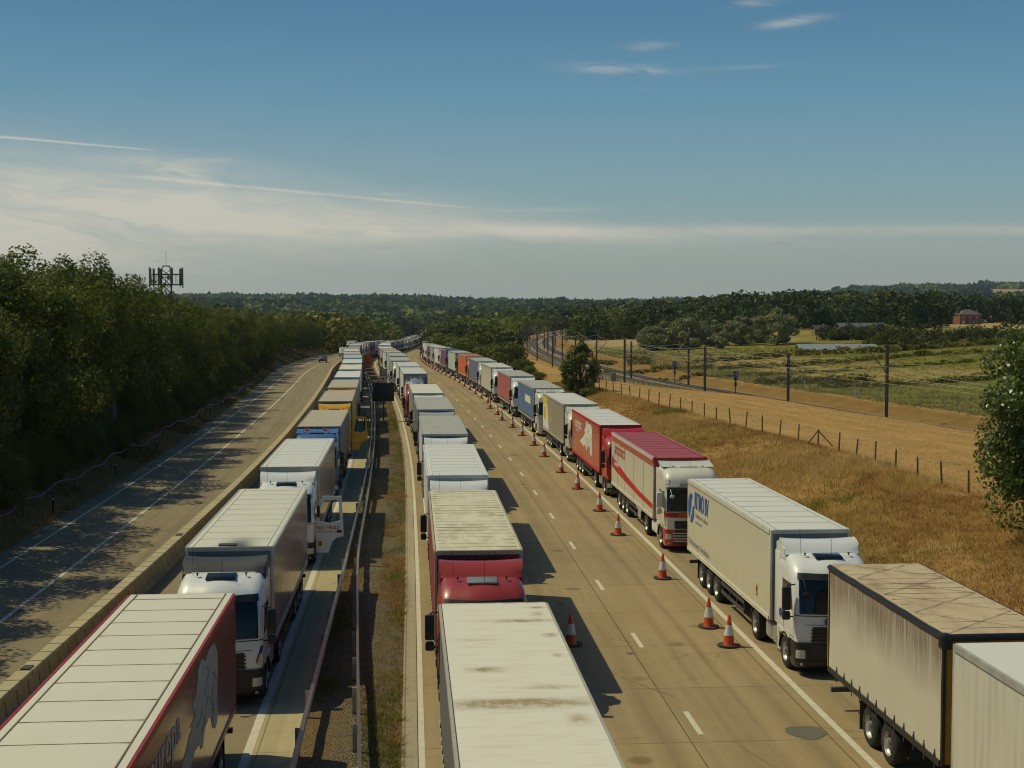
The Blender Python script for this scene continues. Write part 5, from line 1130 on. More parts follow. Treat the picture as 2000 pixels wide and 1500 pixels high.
    f = surf_fn(TAB['B']); sb = MB(); patch(sb, f, 1.0, 4.0, 1.62, 1.82, .016, 24, 2); sb.build("stripe", B['redp'], c); 
    sb = MB(); patch(sb, f, 2.2, 2.55, 1.58, 1.84, .03, 4, 2); sb.build("warning_board", simple("orange_board", (0.55, 0.10, 0.01), 0.5), c)
    ch = MB(); 
    for k in range(4): patch(ch, surf_fn(LOWT, .86), 2.05, 2.95, .50 + k * .12, .55 + k * .12, .035, 8, 1)
    ch.build("grille_bar", B['alu'], r)
    wb = MB()
    for k in range(3): wb.box(-1.24, -1.2, 6.6 + k * .25, 6.72 + k * .25, .55, 1.0)
    wb.box(-1.24, -1.2, 6.3, 7.7, .95, 1.03); wb.build("pallet_rack", B['white'], r)
    # red europa
    r, c, t = semi('R', 78.2, "bright red box lorry with a white map and europa lettering, right queue", 'A', 'red', 'box', 'red', 'white', front=D['red'], frame=B['redp']); europa(t, -1)
    # grey-beige with yellow 2
    r, c, t = semi('R', 95.8, "beige box lorry with a yellow top corner and a yellow 2 on its flank", 'A', 'cream', 'box', 'taupe', 'white')
    side_poly(t, [(15.8, 3.85), (12.9, 3.85), (12.9, 3.35), (15.8, 3.0)], -1, B['yelp'], name="stripe"); side_poly(t, [(15.8, 3.0), (12.9, 3.35), (11.8, 1.3), (15.8, 1.3)], -1, B['whitep'], name="stripe")
    side_text(t, "2", -1, 10.9, 2.15, 1.5, B['yelp'], x=1.282, bold=.03); side_poly(t, [(15.4, 2.9), (14.0, 3.1), (13.5, 2.3), (14.6, 1.9), (15.5, 2.2)], -1, B['yel'], x=1.286, name="emblem")
    r, c, t = semi('R', 115.4, "cream tall-cab lorry with a blue curtain trailer carrying a pale panel", 'B', 'cream', 'curtain', 'blue', 'grey'); side_poly(t, [(9.6, 3.1), (5.2, 3.1), (5.2, 2.45), (9.6, 2.45)], -1, B['whitep'], name="emblem", x=1.292)
    front_text(c, "TRANS", -.7, -.0, 1.66, .2, B['black'], bold=.006)
    spec = [("white-cab lorry with a faded rose-red curtain trailer", 'A', 'white', 'curtain', 'rose', 'grey'), ("white-cab lorry with pale trailer and wide white roof wing", 'A', 'white', 'box', 'cream', 'cream'),
            ("white-cab lorry with a slate-blue curtain trailer", 'A', 'white', 'curtain', 'slate', 'grey'), ("bright orange lorry with an orange box trailer", 'A', 'orange', 'box', 'orange', 'orange'), ("lorry with a pale mint-white trailer behind the orange one", 'B', 'dgrey', 'curtain', 'mint', 'grey'),
            ("dark blue cab lorry with a purple patterned trailer", 'A', 'navy', 'curtain', 'purple', 'navy'), ("white lorry with a white side behind the purple trailer", 'A', 'white', 'curtain', 'white', 'grey'), ("white-cab lorry with grey-white curtain trailer", 'B', 'white', 'curtain', 'grey', 'white')]
    Y = 136.0
    for i, (lab, cb, cc, kd, sd_, rf) in enumerate(spec):
        r, c, t = semi('R', Y, "%s, %s in the right queue" % (lab, ordinal(i + 6)), cb, cc, kd, sd_, rf, lod=1 if i > 2 else 0); Y += (20.5, 18.0, 17.6, 17.4, 17.8, 17.6, 17.6, 17.8)[i]
    Yend = {'R': Y}
    # ---- middle queue
    r, c, t = semi('C', 17.0, "white tarpaulin-roofed lorry stained with brown puddle marks, nearest in the middle queue", 'A', 'white', 'curtain', 'dgrey', 'stained', strap=True, frame=simple("frame_cream_dark", (0.40, 0.38, 0.32), 0.6))
    r, c, t = semi('C', 36.9, "dark red cab lorry with a blotchy tan trailer roof in the middle queue", 'A', 'wine', 'curtain', 'wine', 'tan', front=simple("front_wine", (0.10, 0.012, 0.012), 0.5), frame=simple("frame_tan", (0.42, 0.36, 0.25), 0.6), hatch=simple("hatch_grey", (0.22, 0.24, 0.24), 0.3), seam=simple("tan_seam", (0.30, 0.25, 0.15), 0.8))
    semi('C', 54.6, "clean white lorry with smooth white roof, third in the middle queue", 'A', 'white', 'box', 'white', 'white', seam=B['white'], frame=B['white'])
    semi('C', 73.2, "lorry with ribbed pale grey roof and white deflector, fourth in the middle queue", 'A', 'white', 'curtain', 'white', 'grey', front=PAL['navy'])
    semi('C', 91.6, "lorry with grey curtain trailer and slate-blue front, fifth in the middle queue", 'A', 'dgrey', 'curtain', 'dgrey', 'grey', front=D['slate'], defl=PAL['silver'])
    semi('C', 109.5, "white-deflector lorry with cream trailer roof, just in front of the tanker", 'A', 'white', 'curtain', 'taupe', 'cream')
    # tanker
    r = lorry_root('C', 126.4, "red-cab lorry pulling a shiny white round tank in the middle queue", GQ['C'], -.25); build_cab(r, 'A', 'red', lod=0)
    tk = MB(); tk.lathe([(0.0, 3.2), (.7, 3.25), (1.05, 3.45), (1.22, 3.8), (1.22, 13.4), (1.05, 13.8), (.7, 14.0), (0, 14.05)], (0, 0, 2.45), 'y', 28); tko = tk.build("tank", simple("tank_white", (0.75, 0.75, 0.72), 0.22, coat=.5, vary=.04), r)
    tt = MB(); tt.box(-.45, .45, 4.0, 13.2, 3.66, 3.74)
    for y in (5.2, 7.6, 10, 12.2): tt.lathe([(.3, 0), (.3, .16), (.2, .22), (0, .22)], (0, y, 3.66), 'z', 14)
    for s in (-1, 1): tt.tube([(s * .5, 4, 3.6), (s * .5, 4, 3.95), (s * .5, 13, 3.95), (s * .5, 13, 3.6)], .025, 6)
    tt.build("walkway", B['alu'], tko)
    for k, me in {k: v.mesh(k, [B['steel']]) for k, v in under_meshes(3.2, 14.0, (9.9, 11.2, 12.5)).items()}.items(): link({'chassis': 'trailer_chassis'}.get(k, k), me, r)
    for a in (9.9, 11.2, 12.5):
        for s in (-1, 1): add_wheel(r, s * 1.05, a, .36)
    spc = [("lorry with bright white roof and dark glassy front", 'A', 'dgrey', 'box', 'white', 'white'), ("lorry with white deflector lip and pale roof", 'B', 'white', 'box', 'white', 'white'), ("white tall-cab lorry standing slightly left with grey roof", 'A', 'white', 'curtain', 'grey', 'grey'), ("lorry with dull grey-green roof", 'A', 'silver', 'curtain', 'mint', 'grey'),
           ("white-cab lorry with grey trailer", 'B', 'white', 'curtain', 'white', 'sand'), ("lorry with pale ribbed roof", 'A', 'white', 'curtain', 'cream', 'grey'), ("red-cornered lorry with a whitish roof", 'A', 'red', 'curtain', 'rose', 'cream')]
    Y = 142.5
    for i, (lab, cb, cc, kd, sd_, rf) in enumerate(spc):
        kw = dict(front=B['glass']) if i == 0 else {}
        semi('C', Y, "%s, %s in the middle queue" % (lab, ordinal(i + 8)), cb, cc, kd, sd_, rf, lod=0 if i < 3 else 1, du=-.35 if i == 2 else 0, **kw); Y += 17.7
    Yend['C'] = Y
    # ---- left queue
    r, c, t = semi('L', 18.6, "red box lorry with shaded flank and cream panelled roof, nearest in the left queue", 'A', 'red', 'box', 'shaded_red', 'cream', front=D['shaded_red'], frame=simple('frame_shaded_red', (0.33, 0.02, 0.014), 0.4), du=-.3, seam=simple("brown_seam", (0.24, 0.18, 0.09), 0.7)); europa(t, 1, simple('emblem_shaded_white', (0.42, 0.41, 0.37), 0.5))  # red panels, frame and white emblem darkened to carry the flank's shade
    r, c, t = semi('L', 38.0, "white cab lorry with a dark wind deflector and soot-stained cream roof", 'A', 'white', 'box', 'mauve', 'sooty', defl=PAL['dgrey'], frame=B['gal'], seam=RF['sooty'], front=simple('front_grey', (0.13, 0.13, 0.13), 0.5))
    f = surf_fn(TAB['A'])
    for (z0, z1, mt) in ((1.25, 1.7, B['cyan']), (1.2, 1.5, B['yelp'])):
        o = .012 if mt is B['cyan'] else .018; s = MB(); patch(s, f, lambda z, k=mt: (3.1 if k is B['cyan'] else 3.2) + (z - 1.2) * .9, lambda z, k=mt: (3.4 if k is B['cyan'] else 3.36) + (z - 1.2) * .9, z0, z1, o, 4, 5); s.build("stripe", mt, c)
    hb = MB(); hb.box(-.35, .15, 3.05, 3.35, 4.02, 4.05); hb.build("roof_vent", B['steel'], t)
    r, c, t = semi('L', 58.2, "white cab lorry with its door open showing red NIZ FENIX lettering", 'A', 'white', 'box', 'mauve', 'white', seam=RF['white'], frame=B['gal'], skip=('mirror1',))
    # open door
    dr = empty("cab_door", (1.27, .72, 0), math.radians(-6)); dr.parent = r
    dm = MB(); out = [(0, 1.12), (.55, 1.12), (.62, 1.3), (.72, 1.48), (.9, 1.58), (1.18, 1.62), (1.16, 2.2), (1.10, 2.84), (.30, 2.84), (0.08, 2.5), (0, 2.1)]
    inn = [(.16, 2.08), (.16, 2.46), (.36, 2.72), (1.0, 2.72), (1.04, 2.1), (.6, 2.02)]
    # frame as strips around the window opening
    body = [(0, 1.12), (.55, 1.12), (.62, 1.3), (.72, 1.48), (.9, 1.58), (1.18, 1.62), (1.165, 2.1), (1.04, 2.1), (.6, 2.02), (.16, 2.08), (0, 2.1)]
    hz_ = lambda P: [(x * 1.0, .55 + (z - 1.12) * 1.42) for x, z in P]
    dm.prism(hz_(body), 0, .07, 'y'); dm.prism(hz_([(0, 2.1), (.16, 2.08), (.16, 2.46), (.36, 2.72), (.30, 2.84), (.08, 2.5)]), 0, .07, 'y'); dm.prism(hz_([(.30, 2.84), (.36, 2.72), (1.0, 2.72), (1.10, 2.84)]), 0, .07, 'y'); dm.prism(hz_([(1.10, 2.84), (1.0, 2.72), (1.04, 2.1), (1.165, 2.1)]), 0, .07, 'y')
    dmo = dm.build("door_panel", PAL['white'], dr, smooth=0); front_text(dmo, "NIZ FENIX", .03, -.004, 1.56, .22, B['redp'], bold=.002, xscale=.98); front_text(dmo, "GORNJI MILANOVAC", .05, -.004, 1.43, .085, B['redp'])
    hd = MB(); hd.bbox(.90, 1.12, -.03, .0, 1.42, 1.53, .012); hd.build("handle", B['black'], dmo); mi = MB(); mi.bbox(.08, .22, -.28, -.12, 2.1, 2.62, .04); mi.tube([(.05, .0, 2.6), (.12, -.2, 2.62)], .02); mi.build("mirror", B['black'], dr)
    sk = MB(); sk.box(.1, .26, -.006, 0, .82, 1.06); sk.build("sticker", B['yel'], dmo, smooth=0); sk = MB(); sk.box(.13, .22, -.010, -.006, .88, .94); sk.box(.15, .23, -.010, -.006, .97, 1.02); sk.build("pictogram", B['black'], dmo, smooth=0)
    r, c, t = semi('L', 78.6, "blue tall-cab lorry with two red beacons on its roof and a grey curtain trailer", 'B', 'blue', 'curtain', 'dgrey', 'sand', front=PAL['blue'], defl=PAL['blue'], frame=simple("frame_grey", (0.22, 0.22, 0.22), 0.5), bump=PAL['navy'])
    bc = MB()
    for x in (-.62, .42): bc.lathe([(.11, 0), (.11, .16), (.05, .2), (0, .2)], (x, 1.9, 3.8), 'z', 10); bc.tube([(x + .05, 1.6, 3.95), (x + .3, 1.5, 3.95)], .03)
    bc.build("beacon", B['redl'], c)
    r, c, t = semi('L', 100.4, "yellow lorry with its yellow door swung open in the left queue", 'A', 'yellow', 'curtain', 'yellow', 'sand', front=simple("front_purple", (0.10, 0.06, 0.08), 0.5), defl=PAL['yellow'], frame=simple("frame_slate", (0.20, 0.20, 0.22), 0.5), bump=PAL['yellow'], skip=('mirror1',))
    dr = empty("cab_door", (1.27, .72, 0), math.radians(-4)); dr.parent = r; d2 = link("door_panel", cached(('yd',), lambda: dm.mesh("door_panel", [PAL['yellow']], 0)), dr, [PAL['yellow']])
    s2 = MB(); s2.prism([(.02, 1.2), (1.1, 1.5), (1.1, 1.53), (.02, 1.24)], -.006, 0, 'y'); s2.build("stripe", B['whitep'], d2)
    spl = [("lorry with a plain tan roof and yellow lip", 'A', 'yellow', 'curtain', 'grey', 'sand'), ("lorry with a clean white roof over a bright sky-blue cab", 'A', 'sky', 'curtain', 'white', 'white'), ("cream-roofed lorry", 'A', 'cream', 'curtain', 'grey', 'cream'), ("white-roofed lorry with curled white deflector", 'A', 'white', 'curtain', 'white', 'cream'),
           ("lorry with a pale blue roof", 'B', 'sky', 'box', 'blue', 'sky'), ("lorry with a pinkish cream roof", 'A', 'white', 'curtain', 'rose', 'pink'), ("lorry with a bright yellow deflector", 'A', 'yellow', 'curtain', 'slate', 'cream'), ("lorry with grey curtain and pale roof", 'A', 'white', 'curtain', 'taupe', 'grey')]
    Y = 118.0
    for i, (lab, cb, cc, kd, sd_, rf) in enumerate(spl):
        kw = dict(defl=PAL['yellow'], front=PAL['yellow']) if i in (0, 6) else {}
        semi('L', Y, "%s, %s in the left queue" % (lab, ordinal(i + 6)), cb, cc, kd, sd_, rf, lod=0 if i < 3 else 1, **kw); Y += 17.6
    Yend['L'] = Y
    # ---- far ends: simpler rigs
    def far_meshes():
        cb = MB(); cb.prism([(.12, .35), (.02, 1.1), (.1, 2.0), (.35, 2.95), (.8, 3.4), (2.2, 3.9), (2.3, .9), (.9, .9), (.9, .35)], -1.22, 1.22, 'x'); cb.box(-.9, .9, 2.3, 6, .5, 1.0)
        gl = MB(); gl.prism([(.06, 1.95), (.0, 1.9), (.27, 2.95), (.37, 2.93)], -1.12, 1.12, 'x')
        for s in (-1, 1): gl.box(s * 1.23 - .01, s * 1.23 + .01, .55, 1.3, 2.0, 2.75); gl.box(s * 1.5 - .1, s * 1.5 + .1, .3, .45, 1.9, 2.7)
        tr = MB(); tr.box(-1.27, 1.27, 2.95, 15.9, 1.15, 3.97); rf = MB(); rf.box(-1.25, 1.25, 2.97, 15.88, 3.97, 4.01)
        wh = MB()
        for y in (1.4, 5.0, 10.8, 12.1, 13.4):
            for s in (-1, 1): wh.lathe([(.5, -.15), (.5, .15)], (s * 1.06, y, .5), 'x', 12)
        wh.box(-.5, .5, 6.0, 15.6, .7, 1.13); wh.box(-1.0, 1.0, .25, .9, .3, 1.0)
        return [cb.mesh("cab", [PAL['white']]), gl.mesh("windscreen", [B['glass']]), tr.mesh("trailer_body", [D['white']]), rf.mesh("roof", [RF['white']]), wh.mesh("running_gear", [B['tyre']])]
    fm = far_meshes(); rg = random.Random(12)
    cabs = ['white'] * 6 + ['silver', 'cream', 'red', 'blue', 'navy', 'sky', 'orange', 'dgrey', 'green']; sides = ['white', 'white', 'cream', 'grey', 'grey', 'mint', 'slate', 'taupe', 'mauve', 'rose', 'dgrey', 'blue', 'navy', 'wine', 'cream', 'white']
    cn = {'white': 'white', 'silver': 'silver', 'cream': 'cream', 'red': 'red', 'blue': 'blue', 'navy': 'navy', 'sky': 'light blue', 'orange': 'orange', 'dgrey': 'dark grey', 'green': 'green', 'grey': 'grey', 'mint': 'greenish white', 'slate': 'slate', 'taupe': 'beige', 'mauve': 'dusky', 'rose': 'rose red', 'wine': 'dark red'}
    for q, n0 in (('R', 14), ('C', 15), ('L', 14)):
        Y = Yend[q]; n = n0; cnt = 0
        while Y < 1000:
            cc = rg.choice(cabs); ss = rg.choice(sides)
            if q == 'L' and cnt in (6,): cc, ss = 'red', 'wine'
            r = lorry_root(q, Y, "lorry with %s cab and %s trailer, %s in the %s" % (cn[cc], cn[ss], ordinal(n), QN[q]), GQ[q], rg.uniform(-.15, .15))
            r.scale = (1, 1, rg.choice([.93, .97, 1, 1, 1.01]))
            link("cab", fm[0], r, [PAL[cc]]); link("windscreen", fm[1], r); t = link("trailer_body", fm[2], r, [D[ss]]); link("roof", fm[3], t, [RF[rg.choice(['white', 'cream', 'grey', 'cream', 'sand', 'grey'])]]); link("running_gear", fm[4], r)
            Y += 17.2 + rg.uniform(0, 1.2); n += 1; cnt += 1
build_queues()

# ------------------------------------------------------------------ concrete barrier between contraflow and left queue
def barrier():
    prof = [(-.30, 0), (.30, 0), (.30, .10), (.13, .22), (.09, .62), (.22, .74), (.22, .86), (.20, .88), (-.20, .88), (-.22, .86), (-.22, .74), (-.09, .62), (-.13, .22), (-.30, .10)]
    mt, t, b = principled("barrier_concrete"); tc = t.n('ShaderNodeTexCoord'); oi = t.n('ShaderNodeObjectInfo'); sp = t.n('ShaderNodeSeparateXYZ'); t.l(tc.outputs['Object'], sp.inputs[0])
    n = t.noise(tc.outputs['Object'], 3.0, 6, .65); n2 = t.noise(t.comb(sp.outputs[0], t.m('MULTIPLY', sp.outputs[1], 8.0), sp.outputs[2]), 1.5, 5, .6)
    f = t.m('ADD', t.m('MULTIPLY', t.rng(n, .3, .7), .3), t.m('ADD', t.m('MULTIPLY', oi.outputs['Random'], .25), t.m('MULTIPLY', t.rng(sp.outputs[2], .1, .7, .45, 0), t.rng(n2, .3, .7))), clamp=True)
    t.l(t.mix(f, (0.50, 0.44, 0.28, 1), (0.27, 0.21, 0.12, 1)), b.inputs['Base Color']); b.inputs['Roughness'].default_value = .9
    blk = MB(); blk.prism(prof, .0, .955, 'y'); me = blk.mesh("block", [mt], 0)
    jm = MB(); jm.prism([(-.2, .02), (.2, .02), (.08, .2), (.06, .62), (.16, .74), (.16, .84), (-.16, .84), (-.16, .74), (-.06, .62), (-.08, .2)], 0.955, 1.02, 'y'); jme = jm.mesh("hinge", [B['steel']], 0)
    root = empty("concrete_barrier", road(23, float(U_BAR(23))), 0, "long segmented T-topped concrete barrier between the empty contraflow road and the left queue", 'barrier')
    y = 23.0; k = 0; rest = MB(); inv = Matrix.Translation(-root.location)
    while y < 760:
        u = float(U_BAR(y)); p = road(y, u); q = road(y + 1, float(U_BAR(y + 1))); a = -math.atan2(q.x - p.x, q.y - p.y)
        if k < 99:
            o = link("block", me, root); o.location = p - root.location; o.rotation_euler = (0, 0, a); h = link("hinge", jme, o)
            y += 1.02 * math.cos(a)
        else:
            step = 1.02 if y < 330 else 6.0
            M4 = inv @ Matrix.Translation(p) @ Matrix.Rotation(a, 4, 'Z') @ Matrix.Diagonal((1, step / 1.02 * .99, 1, 1)); rest.M = M4; rest.prism(prof, 0, .985, 'y'); y += step * math.cos(a)
        k += 1
    rest.M = None; o = rest.build("block_run", mt, root, smooth=0); o['kind'] = 'stuff'
    m2 = MB(); 
    for yy in (39.5, 31.2, 62): p = road(yy, float(U_BAR(yy)), .885) - root.location; m2.box(p.x - .13, p.x + .13, p.y - .2, p.y + .2, p.z, p.z + .03)
    m2.build("top_plate", B['steel'], root)
barrier()

# ------------------------------------------------------------------ guard rails in the central reservation
def w_rail(uf, y0, y1, label, step=3.2, dz=0.0):
    root = empty("guard_rail", road(y0, float(uf(y0))), 0, label, 'guard rail'); L0 = root.location.copy()
    prof = [(-.02, .44), (.05, .49), (.05, .54), (.0, .585), (.05, .63), (.05, .68), (-.02, .75)]
    mb = MB(); ys = []; y = y0
    while y < y1: ys.append(y); y += 1.6 if y < 200 else 6
    vs = []
    for off in (0, -.012):
        for y in ys:
            for (a, z) in prof: p = road(y, float(uf(y)) + a * 1.0 + off, z + dz) - L0; vs.append(p)
    n = len(prof); N = len(ys) * n; fs = []
    for i in range(len(ys) - 1):
        for k in range(n - 1): fs.append([i * n + k, i * n + k + 1, (i + 1) * n + k + 1, (i + 1) * n + k]); fs.append([N + i * n + k, N + i * n + k + 1, N + (i + 1) * n + k + 1, N + (i + 1) * n + k])
    mb.add(vs, fs); mb.build("rail_beam", B['gal'], root)
    pm = MB(); pm.box(-.05, -.035, -.04, .04, -.1, .74); pm.box(-.15, -.05, -.006, .006, -.1, .74); pm.box(-.15, -.14, -.04, .04, -.1, .74); pm.box(-.05, .0, -.05, .05, .50, .68); pme = pm.mesh("post", [B['gal']], 0)
    y = y0 + .5; k = 0
    while y < min(y1, y0 + 150) and k < 99: p = road(y, float(uf(y)), dz) - L0; link("post", pme, root, loc=p, rot=(0, 0, heading(y))); y += step; k += 1
w_rail(lambda y: -13.88, 27, 700, "left galvanised crash barrier at the edge of the hard strip")
w_rail(Spl([(20, -11.9), (31, -12.35), (45, -12.95), (58, -13.42), (70, -13.5), (200, -13.5), (700, -13.5)]), 24, 700, "right galvanised crash barrier swinging in from the middle of the central reservation")

# ------------------------------------------------------------------ traffic cones
def cones():
    om = simple("cone_orange", (0.62, 0.085, 0.02), 0.5, vary=.15, vscale=4); wm = simple("cone_sleeve", (0.66, 0.68, 0.68), 0.35, vary=.12, vscale=5); bm_ = simple("cone_base_black", (0.05, 0.04, 0.035), 0.8, vary=.2)
    b = MB(); b.lathe([(.185, .045), (.165, .07), (.145, .33)], seg=20, cap=False); b.lathe([(.085, .66), (.035, .93), (.03, .95), (0, .95)], seg=20, cap=False); b.lathe([(.142, .33), (.083, .66)], seg=20, cap=False)
    cm = b.mesh("cone_body", [om]); s = MB(); s.lathe([(.150, .335), (.092, .655)], seg=20, cap=False); sm = s.mesh("reflective_sleeve", [wm])
    f = MB(); P = [(.33 * (1 if abs(math.cos(a)) > .5 else .9) * math.cos(a) * 1.08, .31 * math.sin(a) * 1.08) for a in np.linspace(0, 2 * math.pi, 17)[:-1]]; f.prism(P, 0.002, .05, 'z'); fmh = f.mesh("base", [bm_], 20)
    def cone(x, y, z, lab, grp, rz, sc=1.0):
        r = empty("traffic_cone", (x, y, z + .006), rz, lab, 'traffic cone', grp); r.scale = (sc, sc, sc); r.rotation_euler = (random.Random(int(y * 7)).uniform(-.03, .03), random.Random(int(y * 9)).uniform(-.03, .03), rz); link("cone_body", cm, r); link("reflective_sleeve", sm, r); link("base", fmh, r)
    px = [(1423, 1262), (1384, 1225), (1294, 1130), (1207, 1045), (1171, 998), (1128, 955), (1096, 923), (1063, 892), (1043, 870), (1020, 851), (1001, 835), (980, 821), (972, 810), (957, 798)]
    G = "cones along the right white line"; k = 0
    for (ix, iy) in px:
        h, v = ray(ix, iy); Y = -H_CAM / v; k += 1
        lab = ("traffic cone nearest the viewer, standing almost on the white line by the tractor", "traffic cone just behind the nearest one, by the drive wheel of the white box lorry")[k - 1] if k < 3 else "orange and white traffic cone, %s from the viewer along the right white line" % ordinal(k)
        cone(h * Y, Y, 0, lab, G, k * .7, 1.08)
    Y = 156.5
    while Y < 520:
        k += 1; p = road(Y, -.45); cone(p.x, p.y, p.z, "orange and white traffic cone, %s from the viewer along the right white line" % ordinal(k), G, k * .7); Y += 8.3
    h, v = ray(1115, 1260); Y = -H_CAM / v; cone(h * Y, Y, 0, "lone traffic cone in the shadow beside the stained white trailer of the middle queue", None, .3, 1.1)
cones()

# ------------------------------------------------------------------ signs, lamps
def on_ground(ix, Y, u=None):
    h, v = ray(ix, 700); X = h * Y; return X, Y, tz(X, Y)
def signs():
    p = road(133, -12.75); dk = simple("sign_back_dark", (0.022, 0.024, 0.022), 0.6)
    r = empty("message_sign", p, heading(133), "large black electronic message board seen from behind in the central reservation", 'road sign')
    m = MB(); m.bbox(-1.04, 1.04, -.12, .18, 1.95, 3.75, .04); o = m.build("panel", dk, r)
    m = MB()
    for k in range(-3, 4): m.box(k * .28 - .012, k * .28 + .012, -.135, -.115, 2.0, 3.7)
    for z in (2.4, 2.85, 3.3): m.box(-1.0, 1.0, -.14, -.118, z, z + .03)
    m.build("rib", simple("sign_rib", (0.045, 0.045, 0.042), 0.6), o); m = MB(); m.lathe([(.07, -.1), (.07, 2.2)], seg=10); m.build("post", B['steel'], r)
    p = road(176, -12.1); r = empty("speed_sign", p, heading(176), "grey roadside sign with a round 50 speed limit above a camera symbol", 'road sign')
    gb = simple("sign_backing", (0.13, 0.125, 0.12), 0.6); lg = simple("sign_plate", (0.46, 0.48, 0.48), 0.5)
    m = MB(); m.box(-.48, .48, 0, .03, 1.1, 3.15); o = m.build("backing_board", gb, r, smooth=0)
    m = MB(); m.lathe([(.38, 0), (.38, -.01)], (0, -.004, 2.72), 'y', 28); m.build("speed_roundel", B['redp'], o); m = MB(); m.lathe([(.31, 0), (.31, -.01)], (0, -.018, 2.72), 'y', 28); d = m.build("roundel_face", lg, o)
    tm = text_mesh("50", .46, bold=.012); link("lettering", tm, d, [B['black']], loc=(-.27, -.04, 2.55), rot=(math.radians(90), 0, 0))
    m = MB(); m.box(-.38, .38, -.02, 0, 1.2, 2.2); pl = m.build("camera_plate", lg, o, smooth=0); m = MB(); m.box(-.2, .12, -.035, -.02, 1.75, 1.98); m.prism([(.12, 1.85), (.26, 1.95), (.26, 1.75)], -.035, -.02, 'y'); m.box(-.3, .3, -.03, -.02, 1.3, 1.36); m.box(-.3, .3, -.03, -.02, 1.46, 1.52); m.build("camera_symbol", B['black'], pl, smooth=0)
    m = MB(); m.lathe([(.04, -.1), (.04, 1.2)], (-.3, .05, 0), seg=8); m.lathe([(.04, -.1), (.04, 1.2)], (.3, .05, 0), seg=8); m.build("post", B['gal'], r)
    p = road(172, -12.4); r = empty("sandbag_pile", p, 0, "pale sandbags heaped at the foot of the 50 sign", 'sandbags'); m = MB()
    for k, (x, y, z) in enumerate(((-.4, 0, .0), (.1, .1, 0), (.5, -.1, 0), (-.1, 0, .14))): m.bbox(x - .28, x + .28, y - .18, y + .18, z, z + .16, .06)
    m.build("sandbag", simple("sandbag_mat", (0.45, 0.30, 0.12), 0.9), r)
    p = road(258, -12.6); r = empty("temporary_sign", p, heading(258), "orange temporary sign back in the central reservation far beyond the 50 sign", 'road sign'); m = MB(); m.bbox(-.75, .75, 0, .06, .6, 2.7, .02); m.build("panel", simple("sign_orange", (0.42, 0.17, 0.02), 0.6), r); m = MB(); m.box(-.5, -.44, 0, .05, -.1, .7); m.box(.44, .5, 0, .05, -.1, .7); m.build("leg", B['gal'], r)
    X, Y, z = on_ground(543, 214); r = empty("marker_sign", (X, Y, z), heading(214), "small turquoise marker board on a post at the edge of the left tree belt", 'road sign'); m = MB(); m.box(-.36, .36, 0, .02, 1.6, 2.45); m.build("panel", simple("sign_teal", (0.03, 0.22, 0.30), 0.5), r, smooth=0); m = MB(); m.lathe([(.03, -.2), (.03, 1.7)], (0, .04, 0), seg=8); m.build("post", B['gal'], r)
    for (ix, Y, hh, arm, lab) in ((707, 395, 9.6, 3.0, "yellow-green lamp post with a long arm above the far end of the contraflow road"), (746, 470, 9.6, 0.9, "slim green lamp post standing beyond the far left queue")):
        X, Y, z = on_ground(ix, Y); r = empty("street_lamp", (X, Y, z), 0, lab, 'street lamp'); lm = simple("lamp_post_green", (0.22, 0.20, 0.05) if arm > 2 else (0.10, .14, .12), 0.6)
        m = MB(); m.tube([(0, 0, 0), (0, 0, hh)], [.12, .08], 8); m.tube([(0, 0, hh - .1), (arm, 0, hh + .25)], .05, 6); m.build("pole", lm, r); m = MB(); m.bbox(arm - .1, arm + .6, -.12, .12, hh + .18, hh + .34, .04); m.build("lantern", B['gal'], r)
    # purple duct on short posts
    pts = []; y = 40
    uf = Spl([(30, -31.2), (66, -30.9), (120, -30.6), (165, -29.9), (230, -29.9)])
    X0 = road(40, -31); r = empty("cable_duct", X0, 0, "thin purple cable duct strung along posts beside the dark left verge", 'cable duct'); k = 0
    while y < 190:
        p = road(y, float(uf(y)) + .15 * math.sin(y * .31)); gz = tz(p.x, p.y); pts.append(Vector((p.x, p.y, gz + .75 + .12 * math.sin(y * .9) + .1 * math.sin(y * .23))) - r.location); y += 1.3
    m = MB(); m.tube(pts, .045, 6); m.build("duct", simple("duct_purple", (0.06, 0.035, 0.17), 0.5), r)
    pm = MB(); pm.lathe([(.035, -.1), (.035, .8)], seg=6); pme = pm.mesh("post", [B['steel']])
    for q in pts[::4]: link("post", pme, r, loc=(q.x, q.y, q.z - .78))
    # verge marker posts
    mp = MB(); mp.bbox(-.05, .05, -.02, .02, 0, .95, .01); mpe = mp.mesh("post_body", [B['black']]); mq = MB(); mq.box(-.05, .05, -.025, -.02, .75, .85); mqe = mq.mesh("reflector", [B['white']])
    for k, yy in enumerate((58, 74, 90, 106, 122, 140, 160, 180)):
        p = road(yy, -30.1); o = empty("marker_post", (p.x, p.y, tz(p.x, p.y)), heading(yy), "slim black marker post on the left verge, %s from the viewer" % ordinal(k + 1), 'marker post', "marker posts on the left verge"); link("post_body", mpe, o); link("reflector", mqe, o)
signs()

